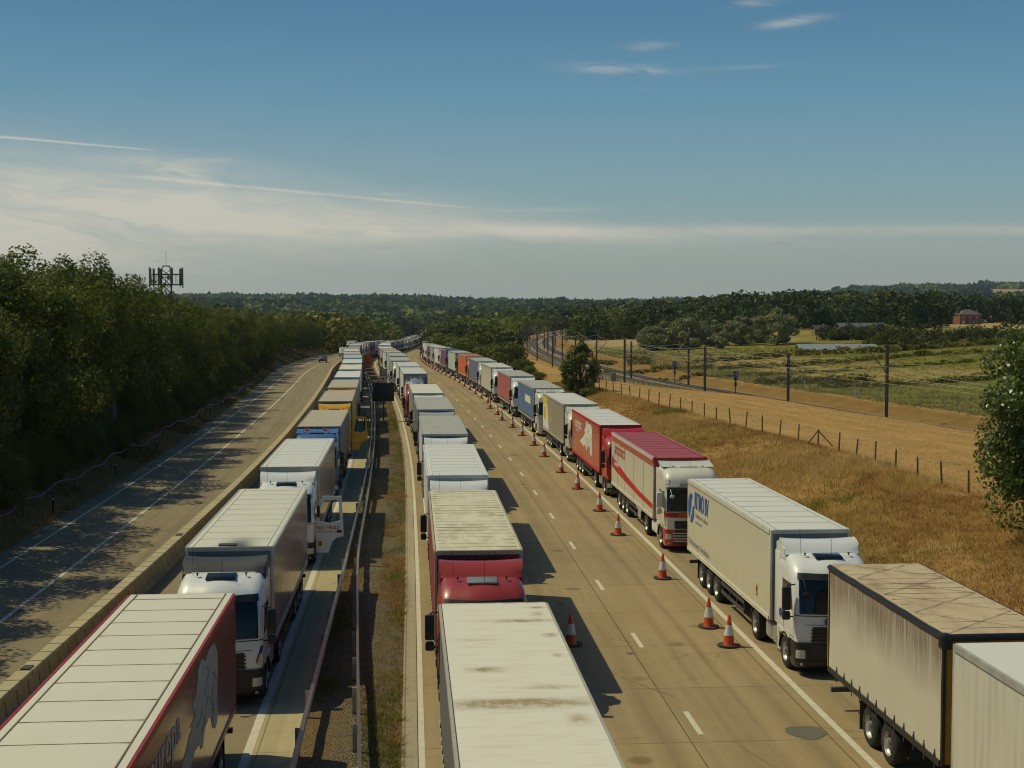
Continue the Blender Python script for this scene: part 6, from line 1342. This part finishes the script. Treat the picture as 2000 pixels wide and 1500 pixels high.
# ------------------------------------------------------------------ wooden fence on the bank
def fence():
    wood_m = simple("fence_wood", (0.10, 0.075, 0.045), 0.9, vary=.3, vscale=4); rg = random.Random(3)
    Yp = 66.0; pts = []
    cuf = lambda Y: float(np.interp(Y, [0, 70, 86, 108, 148, 200, 400], [15.8, 15.6, 15.6, 13.4, 11.2, 10.5, 9.0])) + .5
    while Yp < 158: X = float(RX(Yp)) + cuf(Yp); pts.append((X, Yp, tz(X, Yp))); Yp += 3.3 if Yp < 110 else 3.6
    r = empty("wooden_fence", pts[0], 0, "long fence of thin wooden posts and wire along the top of the grassy bank", 'fence'); L = r.location.copy(); pm = MB(); pm.lathe([(.055, -.2), (.05, 1.15), (.03, 1.2)], seg=7); me = pm.mesh("post", [wood_m])
    tops = []
    for (x, y, z) in pts: s = rg.uniform(.9, 1.1); link("post", me, r, loc=(x - L.x, y - L.y, z - L.z), rot=(rg.uniform(-.09, .09), rg.uniform(-.09, .09), 0), scale=(1, 1, s)); tops.append((x - L.x, y - L.y, z - L.z))
    x, y, z = pts[7]; b = MB(); b.tube([(x - L.x - .7, y - L.y + .3, z - L.z), (x - L.x, y - L.y, z - L.z + 1.0)], .04, 6); b.tube([(x - L.x + .9, y - L.y - .3, z - L.z), (x - L.x, y - L.y, z - L.z + 1.0)], .04, 6); b.build("brace", wood_m, r)
    w = MB()
    for h in (.3, .6, .9, 1.08): w.tube([(a, b_, c + h) for a, b_, c in tops], .006, 3)
    w.build("wire", B['gal'], r)
fence()

# ------------------------------------------------------------------ railway
def railway():
    ys = np.concatenate([np.arange(120, 500, 4.0), np.arange(500, 1250, 12.0)])
    def P(Y, d, z): s = slope(Y, QX); k = 1 / math.sqrt(1 + s * s); return Vector((float(QX(Y)) + d * k, Y - d * s * k, z))
    mt, t, b = principled("ballast_mat"); tc = t.n('ShaderNodeTexCoord'); vo = t.n('ShaderNodeTexVoronoi'); vo.inputs['Scale'].default_value = 9; t.l(tc.outputs['Object'], vo.inputs['Vector']); t.l(t.mix(t.rng(vo.outputs['Distance'], .1, .6), (0.40, 0.31, 0.20, 1), (0.20, 0.15, 0.10, 1)), b.inputs['Base Color']); b.inputs['Roughness'].default_value = .95
    V = []; pr = [(-6.2, -.35), (-5.2, .12), (5.2, .12), (6.2, -.35)]
    for y in ys:
        for (d, z) in pr: V.append(P(y, d, QZ + z)[:])
    idx = np.arange(len(V)).reshape(-1, 4); Fq = np.stack([idx[:-1, :-1], idx[:-1, 1:], idx[1:, 1:], idx[1:, :-1]], -1).reshape(-1, 4); tag(link("railway_ballast", np_mesh("railway_ballast", V, Fq, [mt])), kind='structure')
    rm = simple("rail_steel", (0.045, 0.028, 0.018), 0.6); sl = simple("sleeper_concrete", (0.30, 0.27, 0.21), 0.9)
    for tr, (c, lab) in enumerate(((-2.3, "nearer railway track curving left through the dry cutting"), (2.3, "farther railway track curving left through the dry cutting"))):
        r = empty("railway_track", P(200, c, QZ), 0, lab, 'railway track'); L = r.location.copy()
        for s in (-.75, .75):
            m = MB(); vs = []
            for y in ys:
                for (d, z) in ((-.06, .16), (-.04, .34), (.04, .34), (.06, .16)): vs.append(P(y, c + s + d, QZ + z) - L)
            n = len(ys); m.add(vs, [[i * 4 + k, i * 4 + k + 1, (i + 1) * 4 + k + 1, (i + 1) * 4 + k] for i in range(n - 1) for k in range(3)]); m.build("rail", rm, r)
        m = MB(); y = 170.0
        while y < 620:
            m.M = Matrix.Translation(P(y, c, QZ) - L) @ Matrix.Rotation(heading(y, QX), 4, 'Z'); m.box(-1.25, 1.25, -.13, .13, .08, .2); y += .9
        m.M = None; o = m.build("sleepers", sl, r, smooth=0); o['kind'] = 'stuff'
    # masts; photo column, distance, side, height
    mm = simple("mast_steel", (0.085, 0.085, 0.075), 0.6, vary=.2); ins = simple("insulator", (0.28, 0.2, 0.14), 0.4)
    L_ = [(1733, 172, -1, 9.2, 'tallest'), (1540, 196, 1, 7.6, ''), (1377, 218, -1, 8.0, ''), (1345, 250, 1, 8.0, ''), (1233, 272, 1, 8.0, ''), (1220, 246, -1, 8.2, ''), (1165, 310, 1, 7.8, ''), (1133, 345, 1, 7.6, ''), (1124, 330, 1, 7.6, ''), (1098, 372, 1, 7.6, ''), (1079, 330, -1, 7.6, ''), (1082, 420, 1, 7.6, ''), (1070, 430, 1, 7.4, ''),
          (1063, 470, 1, 7.4, ''), (1049, 372, -1, 7.6, ''), (1031, 410, -1, 7.6, ''), (1023, 500, -1, 7.6, ''), (1020, 450, -1, 7.6, ''), (1014, 560, -1, 7.6, ''), (1041, 620, -1, 7.6, ''), (1972, 163, 1, 9.0, '')]
    L_ += [(int(1000 + F_PX * (float(QX(Y)) + sd * 5.4) / Y), Y, sd, 7.6, '') for Y in (455, 500, 545, 590, 640, 690, 745, 800, 860) for sd in (-1, 1)]
    tops = {-1: [], 1: []}
    for k, (ix, Y, sd, hh, w) in enumerate(L_):
        X = ray(ix, 700)[0] * Y; z = tz(X, Y) if Y > 240 else QZ + (.6 if ix in (1733, 1972) else .2)
        z = min(z, QZ + 1.2); r = empty("catenary_mast", (X, Y, z), heading(Y, QX), "%sdark steel railway mast, %s of the masts counted from the right of the photo" % ('tall ' if not w else 'tallest ', ordinal(1 + sorted([(-a[0], a[1], a[2]) for a in L_]).index((-ix, Y, sd)))), 'railway mast', "masts along the railway")
        m = MB(); m.box(-.16, .16, -.15, -.11, -.5, hh); m.box(-.16, .16, .11, .15, -.5, hh); m.box(-.025, .025, -.12, .12, -.5, hh); m.build("pole", mm, r, smooth=0)
        dr = float(QX(Y)) + sd * 0 - X; dd = 1 if dr > 0 else -1; reach = min(max(abs(dr) - 1.9, 2.4), 3.6)
        m = MB(); m.tube([(0, 0, hh - 3.6), (dd * reach, 0, hh - .9)], .06, 6); m.tube([(0, 0, hh - 1.0), (dd * reach, 0, hh - .9)], .03, 6); m.tube([(dd * reach * .55, 0, hh - 2.2), (dd * (reach + .6), 0, hh - 2.4)], .025, 5); a = m.build("cantilever", mm, r)
        m = MB(); m.tube([(dd * .12, 0, hh - 3.52), (dd * .55, 0, hh - 3.1)], .09, 8); m.tube([(dd * .12, 0, hh - 1.0), (dd * .5, 0, hh - .98)], .08, 8); m.build("insulator", ins, a)
        if k < 12: tops[dd].append((Y, X + dd * reach, z + hh - .9))
    # overhead wires following the track
    for c, lab in ((-2.3, "overhead contact and carrier wires above the nearer track"), (2.3, "overhead contact and carrier wires above the farther track")):
        r = empty("overhead_wire", P(150, c, QZ + 7), 0, lab, 'overhead wire'); L = r.location.copy(); m = MB(); m2 = MB(); A = []; Bp = []
        for y in np.arange(120, 620, 6.0):
            ph = ((y - 172) / 46.0) % 1.0; sag = 1.0 * (1 - (2 * ph - 1) ** 2); A.append(P(y, c + .2 * math.sin(y / 14), QZ + 5.3) - L); Bp.append(P(y, c + .2 * math.sin(y / 14), QZ + 6.9 - sag) - L)
        m.tube(A, .024, 4); m.tube(Bp, .026, 4)
        for a, b_ in list(zip(A, Bp))[::2]: m2.tube([a, b_], .008, 3)
        w = m.build("contact_wire", B['gal'], r); m2.build("dropper", B['gal'], w)
    r = empty("feeder_wire", P(150, 5.6, QZ + 8), 0, "bright return wires slung between the mast tops across the green slope", 'overhead wire'); L = r.location.copy(); m = MB()
    for dz, dd in ((8.3, -5.3), (7.4, 5.6), (6.2, 5.8)):
        A = []
        for y in np.arange(120, 420, 5.0): ph = ((y - 172) / 46.0) % 1.0; A.append(P(y, dd, QZ + dz - .9 * (1 - (2 * ph - 1) ** 2)) - L)
        m.tube(A, .024, 4)
    m.build("wire", B['gal'], r)
    # mesh security fences both sides
    gm, t, b = principled("mesh_fence"); uv = t.n('ShaderNodeTexCoord'); b.inputs['Base Color'].default_value = (.10, .10, .085, 1); b.inputs['Metallic'].default_value = .2; b.inputs['Alpha'].default_value = .22
    pal_m = simple('palisade', (0.14, 0.125, 0.085), 0.8, vary=.3, vscale=3); pal_m.node_tree.nodes['Principled BSDF'].inputs['Alpha'].default_value = .55
    for (off, y0, y1, lab, step) in ((12.6, 150, 420, "grey security fence with thin posts along the far side of the railway", 3.0), (-6.7, 165, 640, "dark palisade fence along the near side of the curving railway", 3.0)):
        r = empty("security_fence", P(y0, off, QZ), 0, lab, 'fence'); L = r.location.copy(); y = y0; A = []
        while y < y1: p = P(y, off, 0); p.z = tz(p.x, p.y); A.append(p - L); y += step * (1 if y < 420 else 2)
        hh = 2.5 if off > 0 else 1.5; m = MB(); vs = [v for v in A] + [v + Vector((0, 0, hh)) for v in A]; n = len(A); m.add(vs, [[i, i + 1, n + i + 1, n + i] for i in range(n - 1)]); o = m.build("mesh_panel", gm if off > 0 else pal_m, r, smooth=0)
        pm = MB(); pm.lathe([(.04, -.2), (.04, hh)], seg=6)
        if off > 0: pm.tube([(0, 0, hh), (.25, 0, hh + .35)], .03, 5)
        pme = pm.mesh("post", [simple('fence_post_grey', (0.20, 0.19, 0.16), 0.6) if off > 0 else B['steel']])
        for q in A[:90]: link("post", pme, r, loc=q)
        if off > 0:
            m = MB()
            for k in (24,): q = A[k]; q2 = A[k + 1]; q0 = A[k - 1]; m.tube([q + Vector((0, 0, 2.1)), q2], .03, 5); m.tube([q + Vector((0, 0, 2.1)), q0], .03, 5)
            m.build("stay", simple('stay_grey', (0.25, 0.24, 0.2), 0.6), r)
    # trackside equipment
    for (ix, iy, Y, lab) in ((1437, 727, 222, "railway marker board with a blue and white arrow on a dark post"), (1318, 712, 262, "second blue-topped railway marker post farther along the track")):
        X = ray(ix, 700)[0] * Y; z = max(QZ, tz(X, Y)); r = empty("railway_signal", (X, Y, z), 0, lab, 'railway sign'); m = MB(); m.tube([(0, 0, 0), (0, 0, 4.2)], .09, 8); m.bbox(-.2, .2, -.15, .15, 1.6, 2.4, .03); m.build("post", mm, r)
        m = MB(); m.box(-.45, .45, -.06, -.02, 3.2, 4.1); o = m.build("board", B['bluep'], r, smooth=0)
        m = MB(); m.prism([(.35, 3.35), (-.3, 3.65), (.35, 3.95), (.35, 3.85), (-.05, 3.65), (.35, 3.45)], -.07, -.06, 'y'); m.build("arrow", B['whitep'], o, smooth=0); m = MB(); m.bbox(-.28, .28, -.35, .1, 2.6, 3.1, .08); m.build("lamp_housing", B['black'], r)
    X = ray(1198, 700)[0] * 262; r = empty("equipment_cabinet", (X, 262, tz(X, 262)), 0, "tall grey trackside equipment cabinet beside the railway", 'cabinet'); m = MB(); m.bbox(-.5, .5, -.4, .4, 0, 2.0, .04); m.build("casing", simple("cabinet_grey", (0.20, 0.20, 0.18), 0.6), r); m = MB(); m.box(-.44, .44, -.42, -.4, .1, 1.9); m.build("door", simple("cabinet_door", (0.25, 0.25, 0.22), 0.6), r)
    X = ray(1673, 700)[0] * 205; r = empty("warning_notice", (X, 205, tz(X, 205)), 0, "small white notice fixed on the railway fence", 'sign'); m = MB(); m.box(-.25, .25, -.03, 0, .9, 1.5); m.build("plate", B['white'], r, smooth=0); m = MB(); m.tube([(0, .05, -.1), (0, .05, 1.4)], .03, 6); m.build("post", B['gal'], r)
railway()

# ------------------------------------------------------------------ telecom mast behind the belt
def telecom():
    Y = 172.0; X = ray(325, 560)[0] * Y; z0 = tz(X, Y); top = H_CAM + (600 - 520) / F_PX * Y
    dk = simple("mast_brown", (0.06, 0.045, 0.035), 0.7); r = empty("radio_mast", (X, Y, z0), .3, "dark lattice mobile phone mast with a ring of antennas rising behind the left trees", 'mast'); H = top - z0
    m = MB(); w = .55
    for sx in (-1, 1):
        for sy in (-1, 1): m.tube([(sx * .8, sy * .8, 0), (sx * w, sy * w, H - .4)], .07, 6)
    z = 0.5; k = 0
    while z < H - 1: 
        for (a, b_) in (((-1, -1), (1, -1)), ((1, -1), (1, 1)), ((1, 1), (-1, 1)), ((-1, 1), (-1, -1))):
            m.tube([(a[0] * w, a[1] * w, z), (b_[0] * w, b_[1] * w, z + 1.0)], .035, 4); m.tube([(b_[0] * w, b_[1] * w, z), (a[0] * w, a[1] * w, z + 1.0)], .035, 4); m.tube([(a[0] * w, a[1] * w, z), (b_[0] * w, b_[1] * w, z)], .04, 4)
        z += 1.0
    m.tube([(-w, -w, H - .4), (-.4, -w, H), (.4, -w, H), (w, -w, H - .4)], .06, 6); m.tube([(-w, w, H - .4), (-.4, w, H), (.4, w, H), (w, w, H - .4)], .06, 6); m.build("lattice_tower", dk, r)
    m = MB(); zp = H - 2.35
    ring = [(1.75 * math.cos(a), 1.75 * math.sin(a), zp) for a in np.linspace(0, 2 * math.pi, 17)]; m.tube(ring, .06, 5); m.tube([(x, y, z + 1.3) for x, y, z in ring], .05, 5)
    for k in range(0, 16, 2): m.tube([(0, 0, zp), ring[k]], .05, 4); m.tube([ring[k], (ring[k][0], ring[k][1], zp + 1.3)], .035, 4)
    m.lathe([(1.6, zp - .04), (1.6, zp + .02)], seg=16); m.build("platform", dk, r)
    am = MB(); am.bbox(-.15, .15, -.08, .08, -.2, 1.95, .04); am.tube([(0, .1, -.5), (0, .1, 2.1)], .04, 5); ame = am.mesh("antenna_panel", [simple("antenna_grey", (0.20, 0.17, 0.14), 0.6)])
    for k, a in enumerate((.1, .5, 1.9, 2.4, 3.0, 3.4, 4.2, 5.0, 5.9)): link("antenna_panel", ame, r, loc=(2.0 * math.cos(a), 2.0 * math.sin(a), zp + .1), rot=(0, 0, a - math.pi / 2))
    m = MB(); m.tube([(0, 0, H), (0, 0, H + 1.9)], .025, 5); m.build("whip_antenna", dk, r)
    m = MB(); m.lathe([(.3, 0), (.28, -.12), (0, -.2)], (.3, -.7, zp + .9), 'y', 14); m.build("dish", simple("dish_grey", (0.35, .33, .3), .5), r)
telecom()

# ------------------------------------------------------------------ buildings
def house():
    Y = 785.0; X = ray(1889, 620)[0] * Y; z = tz(X, Y) + 0.3; zt = H_CAM + (600 - 634) / F_PX * Y; z = tz(X, Y) + .2
    r = empty("brick_house", (X, Y, z), .12, "square red brick house with hipped slate roof above the wheat field", 'house')
    bk = simple("house_brick", (0.19, 0.08, 0.05), 0.9, vary=.2); m = MB(); W, Dp, H = 6.4, 4.5, 5.6; m.box(-W, W, -Dp, Dp, -1.5, H); wl = m.build("wall", bk, r, smooth=0)
    m = MB(); e = .4; m.add([(-W - e, -Dp - e, H), (W + e, -Dp - e, H), (W + e, Dp + e, H), (-W - e, Dp + e, H), (-1.8, 0, H + 2.9), (1.8, 0, H + 2.9)], [(0, 1, 5, 4), (1, 2, 5), (2, 3, 4, 5), (3, 0, 4), (3, 2, 1, 0)]); rf = m.build("roof", simple("slate", (0.13, 0.12, 0.11), 0.7, vary=.2), r, smooth=0)
    for s in (-1, 1): m = MB(); m.box(s * 6.0 - .6, s * 6.0 + .6, -.5, .5, H - .5, H + 2.6); m.box(s * 6 - .3, s * 6 + .3, -.2, .2, H + 2.6, H + 3.0); m.build("chimney", bk, rf, smooth=0)
    for (x, zz) in ((-4.3, 3.7), (-.2, 3.7), (4.0, 3.7), (-.2, 1.2), (4.0, 1.2), (2.2, 1.2)):
        m = MB(); m.box(x - .62, x + .62, -Dp - .04, -Dp + .1, zz - .7, zz + .8); w = m.build("window", B['white'], r, smooth=0); m = MB()
        for sx in (-1, 1): 
            for sz in (0, 1): m.box(x + sx * .3 - .24, x + sx * .3 + .24, -Dp - .07, -Dp - .03, zz - .62 + sz * .72, zz - .02 + sz * .72)
        m.build("pane", B['glass'], w, smooth=0)
    m = MB(); m.box(-4.8, -3.8, -Dp - .05, -Dp + .1, -.2, 2.1); d = m.build("door", B['white'], r, smooth=0)
    r2 = empty("garden_tent", (X + 9, Y - 4, z), 0, "small white parasol in the garden right of the brick house", 'parasol'); m = MB(); m.lathe([(1.3, 1.5), (.0, 2.4)], seg=10); m.tube([(0, 0, 0), (0, 0, 2.4)], .05, 5); m.build("canopy", B['white'], r2)
def barn():
    Y = 352.0; Xa = ray(1560, 680)[0] * Y; Xb = ray(1706, 680)[0] * Y; zc = H_CAM + (600 - 690) / F_PX * Y
    r = empty("low_barn", ((Xa + Xb) / 2, Y, zc - 1.6), -.06, "long low barn with a pale grey metal roof half hidden by the green slope", 'barn'); W = (Xb - Xa) / 2
    m = MB(); m.box(-W, W, -4, 4, -1, 2.6); m.build("wall", simple("barn_wood", (0.20, 0.13, 0.08), 0.9), r, smooth=0)
    m = MB(); m.prism([(-4.6, 2.5), (0, 3.9), (4.6, 2.5), (4.6, 2.6), (0, 4.02), (-4.6, 2.6)], -W - .4, W + .4, 'x'); m.build("roof", simple("barn_roof", (0.34, 0.37, 0.38), 0.4, metal=.2, vary=.08), r, smooth=0)
    m = MB(); m.box(W * .55, W * .72, -4.06, -4, -1, 1.9); m.build("door", simple("barn_door", (0.10, 0.07, 0.05), 0.9), r, smooth=0)
    for (ix, Y2, w, d, lab, rc) in ((1452, 478, 6, 4, "brown-roofed farm building peeping out between the willows", (0.17, 0.10, 0.06)), (1680, 520, 9, 3, "long dark shed with a bluish roof behind the hedge", (0.12, 0.14, 0.17)), (1601, 500, 2.5, 2, "small horse shelter by the paddock fence behind the willows", (0.08, 0.07, 0.06))):
        X = ray(ix, 640)[0] * Y2; z = tz(X, Y2); h = 2.6 if w > 3 and Y2 > 500 else (5.4 if w > 3 else 2.0); r = empty("farm_building", (X, Y2, z), .1, lab, 'farm building')
        m = MB(); m.box(-w, w, -d, d, -.5, h); m.build("wall", simple("farm_wall", (0.22, 0.16, 0.11), 0.9), r, smooth=0); m = MB(); m.prism([(-d - .4, h), (0, h + 1.4), (d + .4, h), (d + .4, h + .12), (0, h + 1.54), (-d - .4, h + .12)], -w - .3, w + .3, 'x'); m.build("roof", simple("farm_roof", rc, 0.6), r, smooth=0)
def bridges():
    cm = simple("bridge_concrete", (0.20, 0.18, 0.15), 0.85, vary=.2)
    Y = 930.0; X = ray(1107, 630)[0] * Y; zb = H_CAM + (600 - 628) / F_PX * Y; r = empty("road_bridge", (X, Y, zb), -.1, "flat concrete bridge crossing the railway far away", 'bridge'); m = MB(); m.box(-19, 14, -4, 4, -1.9, 0); m.build("deck", cm, r, smooth=0)
    m = MB(); m.box(-19, 14, -4.3, -4.0, 0.0, 1.0); m.box(-19, 14, 4.0, 4.3, 0.0, 1.0); m.build("parapet", simple("parapet_grey", (0.36, 0.33, 0.28), .8), r, smooth=0); g = QZ - zb - 1
    for x in (-17, 2, 12): m = MB(); m.box(x - .6, x + .6, -3.5, 3.5, g, -1.9); m.build("pier", cm, r, smooth=0)
    Y = 1120.0; p = road(Y, -12); zb = H_CAM + (600 - 633) / F_PX * Y; r = empty("overbridge", (p.x + 22, Y, zb), -.05, "dark bridge over the motorway almost lost in the woods at the end of the queues", 'bridge'); m = MB(); m.box(-34, 26, -4, 4, -1.4, 0); m.build("deck", simple("dark_bridge", (0.09, 0.08, 0.07), .9), r, smooth=0)
    for x in (-26, -2, 20): m = MB(); m.box(x - .5, x + .5, -3, 3, float(PZ(Y)) - zb, -1.4); m.build("pier", cm, r, smooth=0)
    # climbing far road with a few vehicles
    mt = simple("far_road_surface", (0.34, 0.27, 0.20), .9); V = []
    prof = [(1500, 1107, 634, 14), (1560, 1108, 628, 14), (1640, 1106, 621, 13), (1720, 1099, 616, 12), (1800, 1100, 613.5, 9), (1880, 1112, 612, 7)]
    for (Y, ix, iy, w) in prof: h, v = ray(ix, iy); V += [(h * Y - w, Y, H_CAM + v * Y), (h * Y + w, Y, H_CAM + v * Y), (h * Y + w, Y, H_CAM + v * Y - 14), (h * Y - w, Y, H_CAM + v * Y - 14)]
    Fq = [[i * 4 + k, i * 4 + (k + 1) % 4, (i + 1) * 4 + (k + 1) % 4, (i + 1) * 4 + k] for i in range(len(prof) - 1) for k in range(4)]; tag(link("far_road", np_mesh("far_road", V, Fq, [mt])), kind='structure')
    for k, (ix, iy, Y, w, h_, col, lab) in enumerate(((1113, 618.5, 1650, 1.7, 3.2, 'white', "white van on the bright road climbing beyond the railway bridge"), (1119, 622, 1600, 1.8, 2.6, 'white', "second white van at the right edge of the far climbing road"), (1101, 622, 1620, 1.5, 1.6, 'dgrey', "dark car in the middle of the far climbing road"), (1104, 624.5, 1580, 1.5, 1.6, 'navy', "dark blue car on the far climbing road"), (1097, 623, 1610, 1.5, 1.5, 'dgrey', "dark car left on the far climbing road"))):
        h, v = ray(ix, iy); r = empty("distant_vehicle", (h * Y, Y, H_CAM + v * Y - .3), 0, lab, 'vehicle', "vehicles on the far climbing road"); m = MB(); m.bbox(-w, w, -2.6, 2.6, .3, h_ * .62, .2); m.bbox(-w * .88, w * .88, -1.9, 2.3, h_ * .6, h_, .2); m.build("body", PAL[col], r); m = MB(); m.box(-w * .8, w * .8, -2.0, -1.88, h_ * .66, h_ * .92); m.build("windscreen", B['glass'], r)
house(); barn(); bridges()

# ------------------------------------------------------------------ car and van on the contraflow, person by the yellow lorry
def car(name, Y, u, label, cat, col, prof, W, wheels, glass, hh):
    p = road(Y, u); r = empty(name, p, heading(Y), label, cat); m = MB(); n = len(prof); vs = []
    for (x, k) in ((-W, .0), (-W * .93, .02), (W * .93, .02), (W, .0)):
        for (y, z) in prof:
            sh = (1 - .16 * max(0, (z - hh * .55) / (hh * .45))); inset = 0 if abs(x) == W else 1
            vs.append((x * sh, y, z - (0.0 if inset else .05)))
    m.add(vs, [[i * n + k, i * n + (k + 1) % n, (i + 1) * n + (k + 1) % n, (i + 1) * n + k] for i in range(3) for k in range(n)] + [list(range(n)), [3 * n + k for k in range(n)][::-1]]); b = m.build("body", PAL[col], r)
    m = MB(); g = glass; m.add([(-W * .74, g[0][0] - .03, g[0][1]), (W * .74, g[0][0] - .03, g[0][1]), (W * .68, g[1][0] - .03, g[1][1]), (-W * .68, g[1][0] - .03, g[1][1])], [(0, 1, 2, 3)]); m.build("windscreen", B['glass'], b)
    for s in (-1, 1):
        m = MB(); m.prism([(g[0][0] + .3, g[0][1] + .02), (g[1][0] + .3, g[1][1] - .05), (g[2][0], g[2][1]), (g[3][0], g[3][1])], s * W * .86, s * (W * .95), 'x'); m.build("side_window", B['glass'], b)
        m = MB(); m.bbox(s * W * .72 - .14, s * W * .72 + .14, prof[0][0] - .04, prof[0][0] + .1, .58, .74, .03); m.build("headlight", B['lamp'], b)
        for y in wheels: m = MB(); m.lathe([(.2, -.1), (.31, -.1), (.33, -.06), (.33, .06), (.31, .1), (.2, .1)], (s * (W - .1), y, .33), 'x', 16); w = m.build("wheel", B['tyre'], r); m = MB(); m.lathe([(.2, -.09), (.0, -.1)], (s * (W - .1), y, .33), 'x', 12); m.lathe([(.2, .09), (.0, .1)], (s * (W - .1), y, .33), 'x', 12); m.build("rim", B['rim'], w)
car("dark_car", 305, -22.8, "small dark car driving alone on the contraflow road", 'car', 'dgrey', [(0, .3), (0, .8), (.9, .98), (1.6, 1.45), (3.0, 1.5), (3.9, 1.1), (4.1, .9), (4.1, .3)], .9, (.8, 3.3), [(1.0, 1.0), (1.58, 1.42), (2.9, 1.42), (3.5, 1.02)], 1.5)
car("panel_van", 372, -21.5, "pale silver van at the far end of the contraflow road", 'van', 'silver', [(0, .35), (0, 1.0), (.8, 1.25), (1.5, 2.3), (1.9, 2.5), (5.3, 2.5), (5.4, 2.2), (5.4, .35)], 1.0, (.9, 4.3), [(.9, 1.35), (1.5, 2.2), (2.3, 2.15), (2.4, 1.4)], 2.5)
def far_box_truck():
    p = road(395, -20.6); r = empty("box_truck", p, heading(395), "grey-white box lorry alone behind the silver van on the contraflow", 'lorry'); build_cab(r, 'A', 'silver', lod=1)
    build_trailer(r, 'box', D['grey'], RF['white'], B['gal'], B['gal'], y0=2.6, y1=9.5, axles=(7.4,), lod=1, legs=False)
far_box_truck()
def person():
    Y = 121.5; p = road(Y, -14.42, .004); me = bpy.data.meshes.new("person"); J = [(0, 0, .95), (0, 0, 1.15), (0, .02, 1.42), (0, .0, 1.52), (0, -.02, 1.66), (.10, 0, .88), (.12, -.05, .50), (.14, .02, .09), (.14, -.12, .04), (-.10, 0, .88), (-.13, .06, .50), (-.16, .12, .09), (-.16, -.02, .04), (.20, .02, 1.40), (.25, .02, 1.12), (.24, -.12, .90), (-.20, .02, 1.40), (-.26, .04, 1.12), (-.25, -.08, .90), (.24, -.17, .82), (-.25, -.13, .82)]
    E = [(0, 1), (1, 2), (2, 3), (3, 4), (0, 5), (5, 6), (6, 7), (7, 8), (0, 9), (9, 10), (10, 11), (11, 12), (2, 13), (13, 14), (14, 15), (2, 16), (16, 17), (17, 18), (15, 19), (18, 20)]
    R = [.15, .14, .15, .06, .11, .09, .06, .042, .045, .09, .06, .042, .045, .065, .045, .033, .065, .045, .033, .03, .03]
    me.from_pydata(J, E, []); skin = simple("skin_tone", (0.34, 0.19, 0.12), .6)
    o = bpy.data.objects.new("person", me); COL.objects.link(o); m = o.modifiers.new("skin", 'SKIN'); m.use_smooth_shade = True
    for i, v in enumerate(me.skin_vertices[0].data): v.radius = (R[i], R[i] * (.75 if i < 3 else 1)); v.use_root = (i == 0)
    s = o.modifiers.new("sub", 'SUBSURF'); s.levels = 1; s.render_levels = 1
    dg = bpy.context.evaluated_depsgraph_get(); dg.update(); m2 = bpy.data.meshes.new_from_object(o.evaluated_get(dg)); bpy.data.objects.remove(o); m2.name = "person"
    sh = simple("shirt_red", (0.20, 0.025, 0.02), .8); sr = simple("shorts_black", (0.02, 0.02, 0.02), .8); m2.materials.clear()
    for mt in (skin, sh, sr, B['black']): m2.materials.append(mt)
    for f in m2.polygons:
        c = f.center; f.material_index = 1 if (.98 < c.z < 1.48 and abs(c.x) < .24) or (1.15 < c.z < 1.48) else (2 if .55 < c.z <= .98 and abs(c.x) < .22 else (3 if c.z < .09 else 0))
    r = empty("person", p, .3, "person in dark red shirt and black shorts standing beyond the yellow lorry's open door", 'person'); link("body", m2, r)
    h = MB(); h.lathe([(0, .13), (.07, .12), (.1, .07), (.105, .0)], (0, .015, 1.68), 'z', 12, cap=False); h.build("hair", simple("hair_dark", (0.03, 0.02, 0.015), .7), r)
person()

# ------------------------------------------------------------------ air
def haze():
    mt = bpy.data.materials.new("haze_air"); mt.use_nodes = True; nt = mt.node_tree; nt.nodes.clear(); out = nt.nodes.new('ShaderNodeOutputMaterial'); v = nt.nodes.new('ShaderNodeVolumePrincipled')
    v.inputs['Color'].default_value = (.62, .80, 1.0, 1); v.inputs['Density'].default_value = HAZE; v.inputs['Anisotropy'].default_value = .3; nt.links.new(v.outputs[0], out.inputs['Volume'])
    m = MB(); m.box(-5900, 5900, -70, 6650, -60, 180); o = m.build("haze", mt, smooth=0); o['kind'] = 'stuff'
HAZE = 0.00006
if HAZE: haze()
